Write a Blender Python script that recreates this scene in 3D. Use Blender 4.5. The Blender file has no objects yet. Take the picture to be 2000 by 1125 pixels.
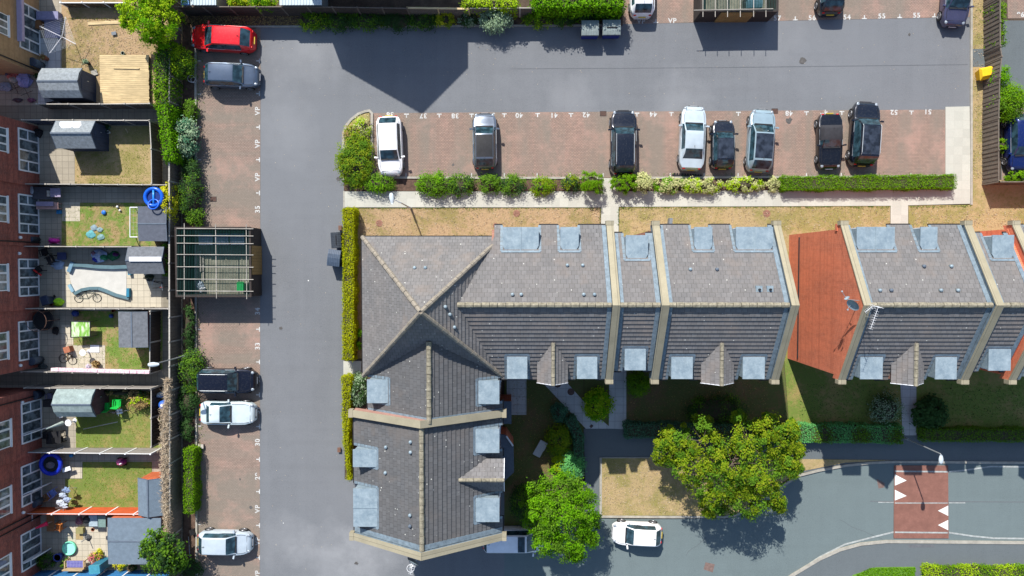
import bpy, math, random
import numpy as np
from mathutils import Vector, Matrix, Quaternion
random.seed(7); RNG = np.random.default_rng(11)
S = bpy.context.scene
COL = S.collection
# ------------------------------------------------------------------ camera
H = 50.0; F = 1333.0
cd = bpy.data.cameras.new('camera'); cam = bpy.data.objects.new('camera', cd); COL.objects.link(cam)
cd.sensor_width = 36.0; cd.lens = F/2000*36.0; cd.clip_start = 0.5; cd.clip_end = 1500
dn = Vector((10, 42.5, -F)).normalized()
CQ = dn.rotation_difference(Vector((0, 0, -1)))
cam.rotation_mode = 'QUATERNION'; cam.rotation_quaternion = CQ; cam.location = (0, 0, H)
S.camera = cam
S.render.resolution_x = 1024; S.render.resolution_y = 576
# ------------------------------------------------------------------ light
SUN = Vector((-0.35, 0.937, 0.95)).normalized()      # towards the sun
el = math.asin(SUN.z); az = math.atan2(SUN.x, SUN.y)
W = bpy.data.worlds.new('World'); S.world = W; W.use_nodes = True
wn = W.node_tree; bg = wn.nodes['Background']
sky = wn.nodes.new('ShaderNodeTexSky'); sky.sky_type = 'NISHITA'; sky.sun_disc = False
sky.sun_elevation = el; sky.sun_rotation = az; sky.air_density = 1.2; sky.ozone_density = 3.0
wn.links.new(sky.outputs[0], bg.inputs[0]); bg.inputs[1].default_value = 0.105
sl = bpy.data.lights.new('sun', 'SUN'); so = bpy.data.objects.new('sun', sl); COL.objects.link(so)
sl.energy = 4.5; sl.angle = math.radians(0.5); sl.color = (1.0, 0.955, 0.89)
so.rotation_mode = 'QUATERNION'; so.rotation_quaternion = SUN.to_track_quat('Z', 'Y')
S.view_settings.view_transform = 'Standard'; S.view_settings.look = 'None'
S.view_settings.exposure = 0.75; S.view_settings.gamma = 1.0

# ------------------------------------------------------------------ helpers
def T(px, py, h=0.0):
    r = CQ @ Vector((px-1000.0, 562.5-py, -F))
    t = (H-h)/(-r.z)
    return Vector((r.x*t, r.y*t, h))
def tag(o, label=None, cat=None, group=None, kind=None):
    if label: o['label'] = label
    if cat: o['category'] = cat
    if group: o['group'] = group
    if kind: o['kind'] = kind
    return o
def thing(name, label, cat, loc=(0, 0, 0), group=None, rz=0.0):
    o = bpy.data.objects.new(name, None); COL.objects.link(o)
    o.location = loc; o.rotation_euler = (0, 0, rz); o.empty_display_size = 0.3
    return tag(o, label, cat, group)
def wloc(o):
    v = Vector((0, 0, 0))
    while o is not None:
        v = v + Vector(o.location); o = o.parent
    return v
class MB:
    def __init__(s): s.v = []; s.f = []; s.uv = []
    def face(s, pts, uv=None):
        n = len(s.v); s.v += [tuple(p) for p in pts]; s.f.append(list(range(n, n+len(pts)))); s.uv.append(uv)
    def mesh(s, vs, fs):
        n = len(s.v); s.v += [tuple(p) for p in vs]
        for f in fs: s.f.append([n+i for i in f]); s.uv.append(None)
    def hexa(s, b):      # 8 points: bottom 4 ccw, top 4
        s.mesh(b, [(3, 2, 1, 0), (4, 5, 6, 7), (0, 1, 5, 4), (1, 2, 6, 5), (2, 3, 7, 6), (3, 0, 4, 7)])
    def box(s, x0, x1, y0, y1, z0, z1):
        if x0 > x1: x0, x1 = x1, x0
        if y0 > y1: y0, y1 = y1, y0
        s.hexa([(x0, y0, z0), (x1, y0, z0), (x1, y1, z0), (x0, y1, z0), (x0, y0, z1), (x1, y0, z1), (x1, y1, z1), (x0, y1, z1)])
    def obox(s, c, dx, dy, z0, z1, a=0.0):   # centre, half sizes, angle
        ca, sa = math.cos(a), math.sin(a)
        q = [(c[0]+x*ca-y*sa, c[1]+x*sa+y*ca) for x, y in ((-dx, -dy), (dx, -dy), (dx, dy), (-dx, dy))]
        s.hexa([(x, y, z0) for x, y in q]+[(x, y, z1) for x, y in q])
    def beam(s, p, q, w, h):       # box section from p to q
        p = Vector(p); q = Vector(q); d = (q-p)
        if d.length < 1e-6: return
        d.normalize(); u = Vector((0, 0, 1)) if abs(d.z) < 0.95 else Vector((1, 0, 0))
        a = d.cross(u).normalized()*w/2; b = a.cross(d).normalized()*h/2
        s.hexa([p-a-b, p+a-b, q+a-b, q-a-b, p-a+b, p+a+b, q+a+b, q-a+b])
    def tube(s, p, q, r0, r1=None, n=8):
        if r1 is None: r1 = r0
        p = Vector(p); q = Vector(q); d = (q-p)
        if d.length < 1e-6: return
        d.normalize(); u = Vector((0, 0, 1)) if abs(d.z) < 0.9 else Vector((1, 0, 0))
        a = d.cross(u).normalized(); b = d.cross(a)
        vs = []
        for c, r in ((p, r0), (q, r1)):
            for k in range(n):
                t = 2*math.pi*k/n; vs.append(c+a*math.cos(t)*r+b*math.sin(t)*r)
        fs = [(k, (k+1) % n, n+(k+1) % n, n+k) for k in range(n)]+[tuple(range(n))[::-1], tuple(range(n, 2*n))]
        s.mesh(vs, fs)
    def lathe(s, c, prof, n=20, sx=1.0, sy=1.0):   # prof: (r,z)
        vs = []; m = len(prof)
        for r, z in prof:
            for k in range(n):
                t = 2*math.pi*k/n; vs.append((c[0]+math.cos(t)*r*sx, c[1]+math.sin(t)*r*sy, c[2]+z))
        fs = []
        for i in range(m-1):
            for k in range(n): fs.append((i*n+k, i*n+(k+1) % n, (i+1)*n+(k+1) % n, (i+1)*n+k))
        fs.append(tuple(range(n))[::-1]); fs.append(tuple(range((m-1)*n, m*n)))
        s.mesh(vs, fs)
    def torus(s, c, R, r, n=20, m=8, ax=(0, 0, 1)):
        ax = Vector(ax).normalized(); u = ax.orthogonal().normalized(); w = ax.cross(u); vs = []
        for i in range(n):
            t = 2*math.pi*i/n; d = u*math.cos(t)+w*math.sin(t)
            for j in range(m):
                p = 2*math.pi*j/m; vs.append(Vector(c)+d*(R+r*math.cos(p))+ax*r*math.sin(p))
        s.mesh(vs, [(i*m+j, ((i+1) % n)*m+j, ((i+1) % n)*m+(j+1) % m, i*m+(j+1) % m) for i in range(n) for j in range(m)])
    def prism(s, poly, z0, z1):
        n = len(poly); ar = sum(poly[i][0]*poly[(i+1) % n][1]-poly[(i+1) % n][0]*poly[i][1] for i in range(n))
        if ar < 0: poly = poly[::-1]
        vs = [(p[0], p[1], z0) for p in poly]+[(p[0], p[1], z1) for p in poly]
        s.mesh(vs, [tuple(range(n))[::-1], tuple(range(n, 2*n))]+[(k, (k+1) % n, n+(k+1) % n, n+k) for k in range(n)])
    def build(s, name, mat, parent=None, smooth=False, origin=True):
        me = bpy.data.meshes.new(name)
        off = wloc(parent) if parent is not None else Vector((0, 0, 0))
        A = np.array(s.v, dtype=float) if s.v else np.zeros((1, 3))
        if parent is None and origin:
            mn = A.min(0); mx = A.max(0); off = Vector(((mn[0]+mx[0])/2, (mn[1]+mx[1])/2, mn[2]))
        A = A-np.array(off)
        me.from_pydata(A.tolist(), [], s.f)
        if any(u is not None for u in s.uv):
            ul = me.uv_layers.new(name='UVMap'); k = 0
            for f, u in zip(s.f, s.uv):
                for i in range(len(f)):
                    ul.data[k].uv = u[i] if u is not None else (0, 0)
                    k += 1
        me.materials.append(mat)
        if smooth: me.shade_smooth()
        me.update()
        o = bpy.data.objects.new(name, me); COL.objects.link(o)
        if parent is not None: o.parent = parent
        else: o.location = off
        return o
def one(name, label, cat, mb, mat, group=None, smooth=False):
    return tag(mb.build(name, mat, None, smooth), label, cat, group)
def struct(name, mb, mat, label=None):
    o = mb.build(name, mat, None, origin=False); o['kind'] = 'structure'
    if label: o['label'] = label
    return o

# ------------------------------------------------------------------ materials
class NM:
    def __init__(s, name):
        s.m = bpy.data.materials.new(name); s.m.use_nodes = True; s.nt = s.m.node_tree
        s.b = s.nt.nodes['Principled BSDF']; s.b.inputs['Specular IOR Level'].default_value = 0.3
        s.tc = s.nt.nodes.new('ShaderNodeTexCoord'); s.vec = s.tc.outputs['Object']
    def n(s, t, **kw):
        o = s.nt.nodes.new(t)
        for k, v in kw.items(): setattr(o, k, v)
        return o
    def l(s, a, b): s.nt.links.new(a, b)
    def noise(s, sc, det=3, rough=0.55, vec=None, stretch=None):
        o = s.n('ShaderNodeTexNoise'); o.inputs['Scale'].default_value = sc; o.inputs['Detail'].default_value = det
        o.inputs['Roughness'].default_value = rough
        v = vec or s.vec
        if stretch:
            mp = s.n('ShaderNodeMapping'); mp.inputs['Scale'].default_value = stretch; s.l(v, mp.inputs[0]); v = mp.outputs[0]
        s.l(v, o.inputs['Vector']); return o.outputs['Fac']
    def ramp(s, fac, stops):
        o = s.n('ShaderNodeValToRGB'); e = o.color_ramp.elements
        while len(e) < len(stops): e.new(0.5)
        for i, (p, c) in enumerate(stops):
            e[i].position = p; e[i].color = (c[0], c[1], c[2], 1) if isinstance(c, (tuple, list)) else (c, c, c, 1)
        s.l(fac, o.inputs[0]); return o.outputs[0]
    def mix(s, fac, a, b, mode='MIX'):
        o = s.n('ShaderNodeMix', data_type='RGBA', blend_type=mode)
        for sock, v in ((o.inputs[0], fac), (o.inputs[6], a), (o.inputs[7], b)):
            if isinstance(v, (int, float)): sock.default_value = v
            elif isinstance(v, (tuple, list)): sock.default_value = (v[0], v[1], v[2], 1)
            else: s.l(v, sock)
        return o.outputs[2]
    def brick(s, vec, w, h, mortar, c1, c2, cm, off=0.5, bias=0.0):
        o = s.n('ShaderNodeTexBrick'); o.offset = off
        o.inputs['Scale'].default_value = 1.0; o.inputs['Brick Width'].default_value = w; o.inputs['Row Height'].default_value = h
        o.inputs['Mortar Size'].default_value = mortar; o.inputs['Mortar Smooth'].default_value = 0.1; o.inputs['Bias'].default_value = bias
        for k, c in (('Color1', c1), ('Color2', c2), ('Mortar', cm)): o.inputs[k].default_value = (c[0], c[1], c[2], 1)
        s.l(vec, o.inputs['Vector']); return o
    def bump(s, h, st=0.3, dist=0.02):
        o = s.n('ShaderNodeBump'); o.inputs['Strength'].default_value = st; o.inputs['Distance'].default_value = dist
        s.l(h, o.inputs['Height']); s.l(o.outputs[0], s.b.inputs['Normal'])
    def out(s, col, rough=0.85, metal=0.0):
        if isinstance(col, (tuple, list)): s.b.inputs['Base Color'].default_value = (col[0], col[1], col[2], 1)
        else: s.l(col, s.b.inputs['Base Color'])
        s.b.inputs['Roughness'].default_value = rough; s.b.inputs['Metallic'].default_value = metal
        return s.m
def sc(c, k): return tuple(min(1, x*k) for x in c)
MC = {}
def plain(name, c, rough=0.7, var=0.22, scale=6.0, metal=0.0, bump=0.15):
    key = (name, tuple(c))
    if key in MC: return MC[key]
    m = NM(name); f = m.noise(scale, 4)
    f2 = m.noise(scale*7, 2)
    col = m.mix(m.ramp(f, [(0.3, 0.0), (0.7, 1.0)]), sc(c, 1-var), sc(c, 1+var))
    col = m.mix(m.ramp(f2, [(0.35, 0.0), (0.65, 0.5)]), col, sc(c, 1-var*1.2))
    if bump: m.bump(f2, bump, 0.01)
    MC[key] = m.out(col, rough, metal); return MC[key]
def wood(name, c, along='x', w=0.14, rough=0.8):
    key = ('wood', name, tuple(c), along)
    if key in MC: return MC[key]
    m = NM(name)
    st = {'x': (0.6, 7, 7), 'y': (7, 0.6, 7), 'z': (7, 7, 0.6)}[along]
    g = m.noise(2.2, 5, 0.65, stretch=st)
    big = m.noise(0.9, 3)
    col = m.mix(m.ramp(g, [(0.3, 0.0), (0.72, 1.0)]), sc(c, 0.62), sc(c, 1.3))
    col = m.mix(m.ramp(big, [(0.35, 0.0), (0.7, 0.55)]), col, sc(c, 0.6))
    m.bump(g, 0.3, 0.01)
    MC[key] = m.out(col, rough); return MC[key]

def asphalt(name, c, stain=0.12, dust=()):
    m = NM(name)
    a = m.noise(0.10, 6, 0.62); b = m.noise(1.3, 4, 0.6); g = m.noise(17, 3, 0.75); g2 = m.noise(8, 4, 0.75)
    col = m.mix(m.ramp(a, [(0.3, 0.0), (0.7, 1.0)]), sc(c, 1-stain), sc(c, 1+stain))
    col = m.mix(m.ramp(b, [(0.35, 0.0), (0.75, 0.5)]), col, sc(c, 0.78))
    col = m.mix(m.ramp(m.noise(0.5, 6, 0.7), [(0.5, 0.0), (0.75, 0.5)]), col, sc(c, 1.3))
    col = m.mix(m.ramp(g, [(0.3, 0.0), (0.7, 0.7)]), col, sc(c, 1.6))
    col = m.mix(m.ramp(g2, [(0.55, 0.0), (0.7, 0.45)]), col, sc(c, 0.55))
    s1 = m.noise(1.0, 3, 0.6, stretch=(1.1, 0.05, 1)); s2 = m.noise(1.0, 3, 0.6, stretch=(0.05, 1.1, 1))
    col = m.mix(m.ramp(s1, [(0.42, 0.0), (0.62, 0.28)]), col, sc(c, 1.35)); col = m.mix(m.ramp(s2, [(0.5, 0.0), (0.66, 0.10)]), col, sc(c, 0.72))
    big = m.noise(0.045, 3, 0.5); col = m.mix(m.ramp(big, [(0.45, 0.0), (0.65, 0.5)]), col, sc(c, 1.28))
    v = m.n('ShaderNodeTexVoronoi'); v.inputs['Scale'].default_value = 0.55; m.l(m.vec, v.inputs['Vector'])
    sp = m.ramp(v.outputs['Distance'], [(0.0, 1.0), (0.030, 1.0), (0.034, 0.0)])
    pick = m.ramp(m.noise(0.7, 1), [(0.60, 0.0), (0.61, 0.9)])
    spm = m.mix(1.0, sp, pick, 'MULTIPLY')
    col = m.mix(spm, col, (0.75, 0.75, 0.72))
    for (dx, dy, dr, k) in dust:
        sub = m.n('ShaderNodeVectorMath', operation='DISTANCE'); m.l(m.vec, sub.inputs[0]); sub.inputs[1].default_value = (dx, dy, 0)
        dv = m.n('ShaderNodeMath', operation='DIVIDE'); m.l(sub.outputs['Value'], dv.inputs[0]); dv.inputs[1].default_value = dr
        nz = m.n('ShaderNodeMath', operation='MULTIPLY_ADD'); m.l(m.noise(0.6, 5, 0.65), nz.inputs[0]); nz.inputs[1].default_value = 0.9; m.l(dv.outputs[0], nz.inputs[2])
        col = m.mix(m.ramp(nz.outputs[0], [(0.45, k), (0.98, 0.0)]), col, (0.34, 0.345, 0.35))
    m.bump(g, 0.35, 0.01)
    return m.out(col, 0.88)
def blockpave(name, st, c1=(0.29, 0.195, 0.15), c2=(0.225, 0.155, 0.125)):
    m = NM(name)
    br = m.brick(m.vec, 0.2, 0.1, 0.011, c1, c2, (0.10, 0.075, 0.062))
    wear = m.noise(0.42, 3, 0.6, stretch=st)
    col = m.mix(m.ramp(wear, [(0.42, 0.0), (0.58, 0.75)]), br.outputs[0], (0.165, 0.145, 0.118))
    w2 = m.noise(0.5, 5, 0.65)
    col = m.mix(m.ramp(w2, [(0.5, 0.0), (0.75, 0.6)]), col, (0.40, 0.235, 0.185))
    w3 = m.noise(3.1, 5, 0.7)
    col = m.mix(m.ramp(w3, [(0.58, 0.0), (0.72, 0.6)]), col, (0.12, 0.11, 0.09))
    g = m.noise(22, 2, 0.7)
    col = m.mix(m.ramp(g, [(0.5, 0.0), (0.75, 0.4)]), col, (0.42, 0.33, 0.27))
    m.bump(br.outputs['Fac'], -0.3, 0.01)
    return m.out(col, 0.9)
def slabs(name, c, w=0.6, h=None, off=0.0, joint=None, dirt=0.5, mort=0.014):
    m = NM(name); h = h or w
    br = m.brick(m.vec, w, h, mort, c, sc(c, 0.86), joint or sc(c, 0.45), off)
    d = m.noise(1.1, 5, 0.65)
    col = m.mix(m.ramp(d, [(0.42, 0.0), (0.75, dirt)]), br.outputs[0], sc(c, 0.6))
    g = m.noise(14, 3, 0.7)
    col = m.mix(m.ramp(g, [(0.4, 0.0), (0.7, 0.25)]), col, sc(c, 0.55))
    m.bump(br.outputs['Fac'], -0.4, 0.01)
    return m.out(col, 0.9)
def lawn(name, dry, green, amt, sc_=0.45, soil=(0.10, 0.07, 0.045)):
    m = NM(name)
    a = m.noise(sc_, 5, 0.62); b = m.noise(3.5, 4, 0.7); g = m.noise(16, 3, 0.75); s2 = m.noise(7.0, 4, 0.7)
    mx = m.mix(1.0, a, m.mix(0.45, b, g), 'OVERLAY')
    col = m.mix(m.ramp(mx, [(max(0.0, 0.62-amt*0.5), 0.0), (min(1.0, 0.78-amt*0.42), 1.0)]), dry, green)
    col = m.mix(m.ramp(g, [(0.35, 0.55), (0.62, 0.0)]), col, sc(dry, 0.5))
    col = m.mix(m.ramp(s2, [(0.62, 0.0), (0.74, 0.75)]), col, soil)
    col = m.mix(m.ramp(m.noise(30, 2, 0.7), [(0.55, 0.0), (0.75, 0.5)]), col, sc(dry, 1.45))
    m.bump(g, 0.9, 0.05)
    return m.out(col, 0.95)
def brickwall(name, c1, c2, cm):
    m = NM(name)
    sep = m.n('ShaderNodeSeparateXYZ'); m.l(m.vec, sep.inputs[0])
    ad = m.n('ShaderNodeMath', operation='ADD'); m.l(sep.outputs[0], ad.inputs[0]); m.l(sep.outputs[1], ad.inputs[1])
    cb = m.n('ShaderNodeCombineXYZ'); m.l(ad.outputs[0], cb.inputs[0]); m.l(sep.outputs[2], cb.inputs[1])
    br = m.brick(cb.outputs[0], 0.225, 0.075, 0.008, c1, c2, cm)
    a = m.noise(0.6, 5, 0.65)
    col = m.mix(m.ramp(a, [(0.35, 0.0), (0.75, 0.45)]), br.outputs[0], sc(c1, 1.35))
    g = m.noise(5, 4, 0.7, stretch=(1, 1, 0.35))
    col = m.mix(m.ramp(g, [(0.45, 0.0), (0.75, 0.4)]), col, sc(c2, 0.6))
    vs_ = m.noise(1.0, 3, 0.7, vec=cb.outputs[0], stretch=(0.9, 0.12, 1)); col = m.mix(m.ramp(vs_, [(0.4, 0.0), (0.7, 0.35)]), col, sc(c1, 1.35)); hs = m.noise(1.0, 2, 0.6, vec=cb.outputs[0], stretch=(0.05, 3.0, 1)); col = m.mix(m.ramp(hs, [(0.5, 0.0), (0.62, 0.25)]), col, sc(c2, 0.7))
    m.bump(br.outputs['Fac'], -0.4, 0.008)
    return m.out(col, 0.9)
def rooftile(name, c):
    m = NM(name); uv = m.tc.outputs['UV']
    br = m.brick(uv, 0.33, 0.30, 0.012, sc(c, 1.12), sc(c, 0.82), sc(c, 0.30))
    a = m.noise(0.35, 5, 0.6)
    col = m.mix(m.ramp(a, [(0.35, 0.0), (0.7, 0.5)]), br.outputs[0], (c[0]*1.22, c[1]*1.1, c[2]*1.0))
    b = m.noise(5, 4, 0.7)
    col = m.mix(m.ramp(b, [(0.45, 0.0), (0.75, 0.45)]), col, sc(c, 0.62))
    stn = m.noise(1.0, 5, 0.7, vec=uv, stretch=(1.6, 0.22, 1))
    col = m.mix(m.ramp(stn, [(0.5, 0.0), (0.72, 0.5)]), col, sc(c, 0.66))
    pt = m.noise(0.5, 3, 0.6); col = m.mix(m.ramp(pt, [(0.56, 0.0), (0.68, 0.4)]), col, (c[0]*1.35, c[1]*1.12, c[2]*0.95))
    v = m.n('ShaderNodeTexVoronoi'); v.inputs['Scale'].default_value = 2.6; m.l(m.vec, v.inputs['Vector'])
    sp = m.ramp(v.outputs['Distance'], [(0.0, 1.0), (0.08, 1.0), (0.11, 0.0)])
    pk = m.ramp(m.noise(1.7, 2), [(0.47, 0.0), (0.54, 0.8)])
    col = m.mix(m.mix(1.0, sp, pk, 'MULTIPLY'), col, (0.55, 0.55, 0.50))
    m.bump(b, 0.2, 0.01)
    return m.out(col, 0.85)
def leafm(name, cols, trans=0.25):
    m = NM(name); g = m.n('ShaderNodeNewGeometry')
    n = len(cols); r = m.ramp(g.outputs['Random Per Island'], [(i/max(1, n-1), c) for i, c in enumerate(cols)])
    a = m.noise(1.3, 2)
    col = m.mix(m.ramp(a, [(0.35, 0.0), (0.65, 0.4)]), r, cols[-1])
    m.out(col, 0.7); m.b.inputs['Specular IOR Level'].default_value = 0.06
    t = m.n('ShaderNodeBsdfTranslucent'); m.l(col, t.inputs[0])
    mx = m.n('ShaderNodeMixShader'); mx.inputs[0].default_value = trans
    m.l(m.b.outputs[0], mx.inputs[1]); m.l(t.outputs[0], mx.inputs[2])
    m.l(mx.outputs[0], m.nt.nodes['Material Output'].inputs[0])
    return m.m
def paint(name, c, metal=0.35, rough=0.3):
    m = NM(name); f = m.noise(2.0, 4)
    col = m.mix(m.ramp(f, [(0.35, 0.0), (0.7, 1.0)]), sc(c, 0.92), sc(c, 1.06))
    d = m.noise(9, 4, 0.7)
    col = m.mix(m.ramp(d, [(0.52, 0.0), (0.8, 0.14)]), col, (0.32, 0.30, 0.26))
    m.out(col, rough, metal); m.b.inputs['Coat Weight'].default_value = 0.8; m.b.inputs['Coat Roughness'].default_value = 0.06
    return m.m
M = {}
M['soil'] = plain('soil', (0.085, 0.06, 0.042), 0.95, 0.4, 1.5, bump=0.6)
M['bark_litter'] = plain('leaf litter', (0.11, 0.068, 0.048), 0.95, 0.45, 3.0, bump=0.8)
DUST = [(T(x_, y_).x, T(x_, y_).y, r_, k_) for x_, y_, r_, k_ in ((650, 1095, 6.5, .3), (560, 1060, 5, .22), (600, 90, 6, .25), (1330, 195, 5, .22), (1120, 195, 4, .2), (720, 1080, 5, .3), (1500, 60, 7, .12), (560, 250, 6, .15))]
M['asphalt'] = asphalt('car park asphalt', (0.120, 0.126, 0.134), 0.17, DUST)
M['asphalt_road'] = asphalt('road asphalt', (0.098, 0.124, 0.126), 0.06)
M['asphalt_path'] = asphalt('footway asphalt', (0.085, 0.098, 0.103), 0.1)
M['bay_y'] = blockpave('brick paving columns', (1.25, 0.16, 1))
M['bay_x'] = blockpave('brick paving rows', (0.16, 1.25, 1), (0.26, 0.19, 0.15), (0.21, 0.155, 0.125))
M['kerb'] = plain('kerb concrete', (0.33, 0.31, 0.265), 0.9, 0.2, 3.0)
M['path'] = slabs('pale path slabs', (0.46, 0.455, 0.395), 0.62, 0.62, dirt=0.15, joint=(0.36, 0.35, 0.30), mort=0.006)
M['greypath'] = slabs('grey path slabs', (0.50, 0.50, 0.49), 0.6, 0.6, dirt=0.35)
M['patio'] = slabs('beige patio slabs', (0.36, 0.32, 0.25), 0.45, 0.45, dirt=0.5)
M['patio2'] = slabs('pale patio slabs', (0.50, 0.45, 0.35), 0.45, 0.45, dirt=0.25)
M['alleyslab'] = slabs('alley slabs', (0.24, 0.215, 0.165), 0.45, 0.45, dirt=0.6)
DRY = (0.36, 0.235, 0.11); DRY2 = (0.31, 0.215, 0.085)
M['lawn_dry'] = lawn('scorched lawn', (0.40, 0.275, 0.155), (0.22, 0.19, 0.06), 0.33)
M['lawn_verge'] = lawn('dry verge', (0.40, 0.295, 0.15), (0.23, 0.21, 0.06), 0.38)
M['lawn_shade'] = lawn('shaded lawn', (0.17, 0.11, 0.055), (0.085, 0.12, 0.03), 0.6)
M['lawn_g'] = lawn('patchy lawn', (0.30, 0.235, 0.085), (0.12, 0.20, 0.03), 0.56)
M['lawn_gg'] = lawn('greener lawn', (0.35, 0.25, 0.12), (0.10, 0.22, 0.02), 0.5, 0.9)
M['grass'] = lawn('green grass', (0.22, 0.30, 0.06), (0.12, 0.28, 0.03), 1.0)
M['marking'] = plain('white road paint', (0.50, 0.50, 0.48), 0.8, 0.38, 7.0)
M['marking_worn'] = plain('worn road paint', (0.33, 0.35, 0.34), 0.8, 0.3, 4.0)
M['redroad'] = plain('red road surface', (0.205, 0.095, 0.072), 0.9, 0.18, 1.6, bump=0.3)
M['brick_main'] = brickwall('orange red brick', (0.58, 0.165, 0.082), (0.42, 0.105, 0.055), (0.50, 0.25, 0.17))
M['brick_mid'] = brickwall('muted red brick', (0.30, 0.14, 0.10), (0.22, 0.10, 0.075), (0.30, 0.22, 0.18))
M['brick_old'] = brickwall('dark red brick', (0.32, 0.085, 0.06), (0.12, 0.033, 0.03), (0.24, 0.16, 0.135))
M['brick_buff'] = brickwall('buff brick', (0.40, 0.245, 0.12), (0.30, 0.18, 0.09), (0.30, 0.22, 0.14))
M['brick_dark'] = brickwall('dark brick', (0.045, 0.034, 0.03), (0.03, 0.024, 0.022), (0.03, 0.028, 0.026))
M['tile_dark'] = rooftile('dark grey concrete roof tiles', (0.093, 0.096, 0.101))
M['tile'] = rooftile('grey concrete roof tiles', (0.148, 0.145, 0.146))
M['ridge'] = plain('lichened ridge tiles', (0.25, 0.225, 0.165), 0.9, 0.45, 5.0, bump=0.4)
M['ridge_grey'] = plain('grey hip tiles', (0.24, 0.21, 0.17), 0.9, 0.3, 4.0, bump=0.3)
M['coping'] = slabs('coping stone', (0.32, 0.285, 0.20), 0.62, 5.0, dirt=0.6)
M['coping_y'] = slabs('coping stone upright', (0.32, 0.285, 0.20), 5.0, 0.62, dirt=0.6)
def leadm():
    m = NM('lead sheet'); c = (0.205, 0.275, 0.325)
    a = m.noise(1.6, 5, 0.7); b = m.noise(6, 5, 0.75); st = m.noise(2.5, 4, 0.7, stretch=(1, 0.25, 1))
    col = m.mix(m.ramp(a, [(0.35, 0.0), (0.68, 1.0)]), sc(c, 0.80), (0.27, 0.335, 0.37))
    col = m.mix(m.ramp(b, [(0.5, 0.0), (0.72, 0.5)]), col, (0.36, 0.42, 0.45))
    col = m.mix(m.ramp(st, [(0.55, 0.0), (0.7, 0.4)]), col, (0.15, 0.19, 0.21))
    m.bump(a, 0.5, 0.03); return m.out(col, 0.5, 0.1)
M['lead'] = leadm()
M['lead2'] = plain('toned down lead', (0.165, 0.215, 0.255), 0.6, 0.3, 4.5, 0.1, 0.2)  # lead colour darkened to offset the sun on the sloped flashings
M['salmon'] = plain('salmon render', (0.36, 0.20, 0.16), 0.85, 0.2, 4.0)
M['lead_dark'] = plain('dark felt roof', (0.10, 0.125, 0.16), 0.7, 0.15)
M['white'] = plain('white plastic', (0.72, 0.73, 0.75), 0.4, 0.06, 2.0, bump=0)
M['black'] = plain('black plastic', (0.018, 0.018, 0.02), 0.5, 0.3, 5.0)
M['gutter'] = plain('gutter', (0.02, 0.02, 0.022), 0.4, 0.1)
M['galv'] = plain('galvanised steel', (0.40, 0.43, 0.45), 0.45, 0.15, 5.0, 0.5, 0)
M['brown_iron'] = plain('rusty iron', (0.16, 0.085, 0.06), 0.8, 0.3, 9.0)
def glassm(name, c, rough=0.06):
    m = NM(name); f = m.noise(2.5, 3)
    col = m.mix(m.ramp(f, [(0.4, 0.0), (0.62, 1.0)]), sc(c, 0.5), sc(c, 1.5)); m.out(col, rough)
    m.b.inputs['Specular IOR Level'].default_value = 0.6; return m.m
M['glass'] = glassm('window glass', (0.10, 0.13, 0.15))
M['carglass'] = glassm('car glass', (0.022, 0.05, 0.066))
M['sunroof'] = glassm('panoramic roof glass', (0.022, 0.028, 0.04), .12)
M['cartrim'] = plain('car trim', (0.02, 0.02, 0.022), 0.6, 0.2)
M['tyre'] = plain('tyre rubber', (0.015, 0.015, 0.015), 0.9, 0.2)
M['rim'] = plain('alloy', (0.22, 0.225, 0.24), 0.4, 0.1, 5.0, 0.6, 0)
M['lens'] = plain('lamp lens', (0.30, 0.34, 0.38), 0.2, 0.3, 9.0, 0.2, 0)
M['redlens'] = plain('red lens', (0.45, 0.01, 0.01), 0.2, 0.1, bump=0)
M['plate_y'] = plain('yellow plate', (0.6, 0.45, 0.05), 0.5, 0.05)
M['fence'] = wood('weathered fence boards', (0.155, 0.130, 0.105), 'z')
M['fence_dark'] = wood('dark stained fence boards', (0.065, 0.05, 0.042), 'z')
M['fence_pale'] = wood('pale grey fence', (0.24, 0.22, 0.20), 'x')
M['fence_red'] = wood('orange stained fence', (0.50, 0.095, 0.028), 'x')
M['fence_blue'] = wood('blue painted fence', (0.03, 0.16, 0.36), 'x')
M['fence_navy'] = wood('navy fence', (0.055, 0.07, 0.12), 'x')
M['rail'] = wood('pale timber rail', (0.42, 0.39, 0.34), 'x')
M['newwood'] = wood('new timber decking', (0.56, 0.43, 0.235), 'x')
M['gold'] = wood('golden timber gate', (0.30, 0.19, 0.07), 'x')
# ================================================================== GROUND
def sheet(name, px, z, mat, thick=0.0, kind='structure', label=None):
    mb = MB(); poly = [tuple(T(x, y, 0))[:2] for x, y in px]
    n = len(poly); ar = sum(poly[i][0]*poly[(i+1) % n][1]-poly[(i+1) % n][0]*poly[i][1] for i in range(n))
    if ar < 0: poly = poly[::-1]
    if thick: mb.prism(poly, z-thick, z)
    else: mb.face([(x, y, z) for x, y in poly])
    return struct(name, mb, mat, label)
g = MB(); g.face([(-320, -320, -0.03), (320, -320, -0.03), (320, 320, -0.03), (-320, 320, -0.03)]); struct('ground', g, M['lawn_g'])
sheet('ground', [(-200, -200), (2200, -200), (2200, 1300), (-200, 1300)], -0.02, M['soil'])
sheet('car_park', [(500, 50), (1215, 50), (1215, -900), (1900, -900), (1900, 215), (1850, 222), (733, 232), (700, 235), (675, 262), (672, 1400), (500, 1400)], 0.0, M['asphalt'])
sheet('road', [(985, 940), (1145, 940), (1160, 1015), (1175, 1013), (1420, 1013), (1450, 1000), (1530, 950), (1565, 925), (1650, 908), (1750, 903), (3200, 905), (3200, 1500), (985, 1500)], 0.004, M['asphalt_road'])
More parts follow.
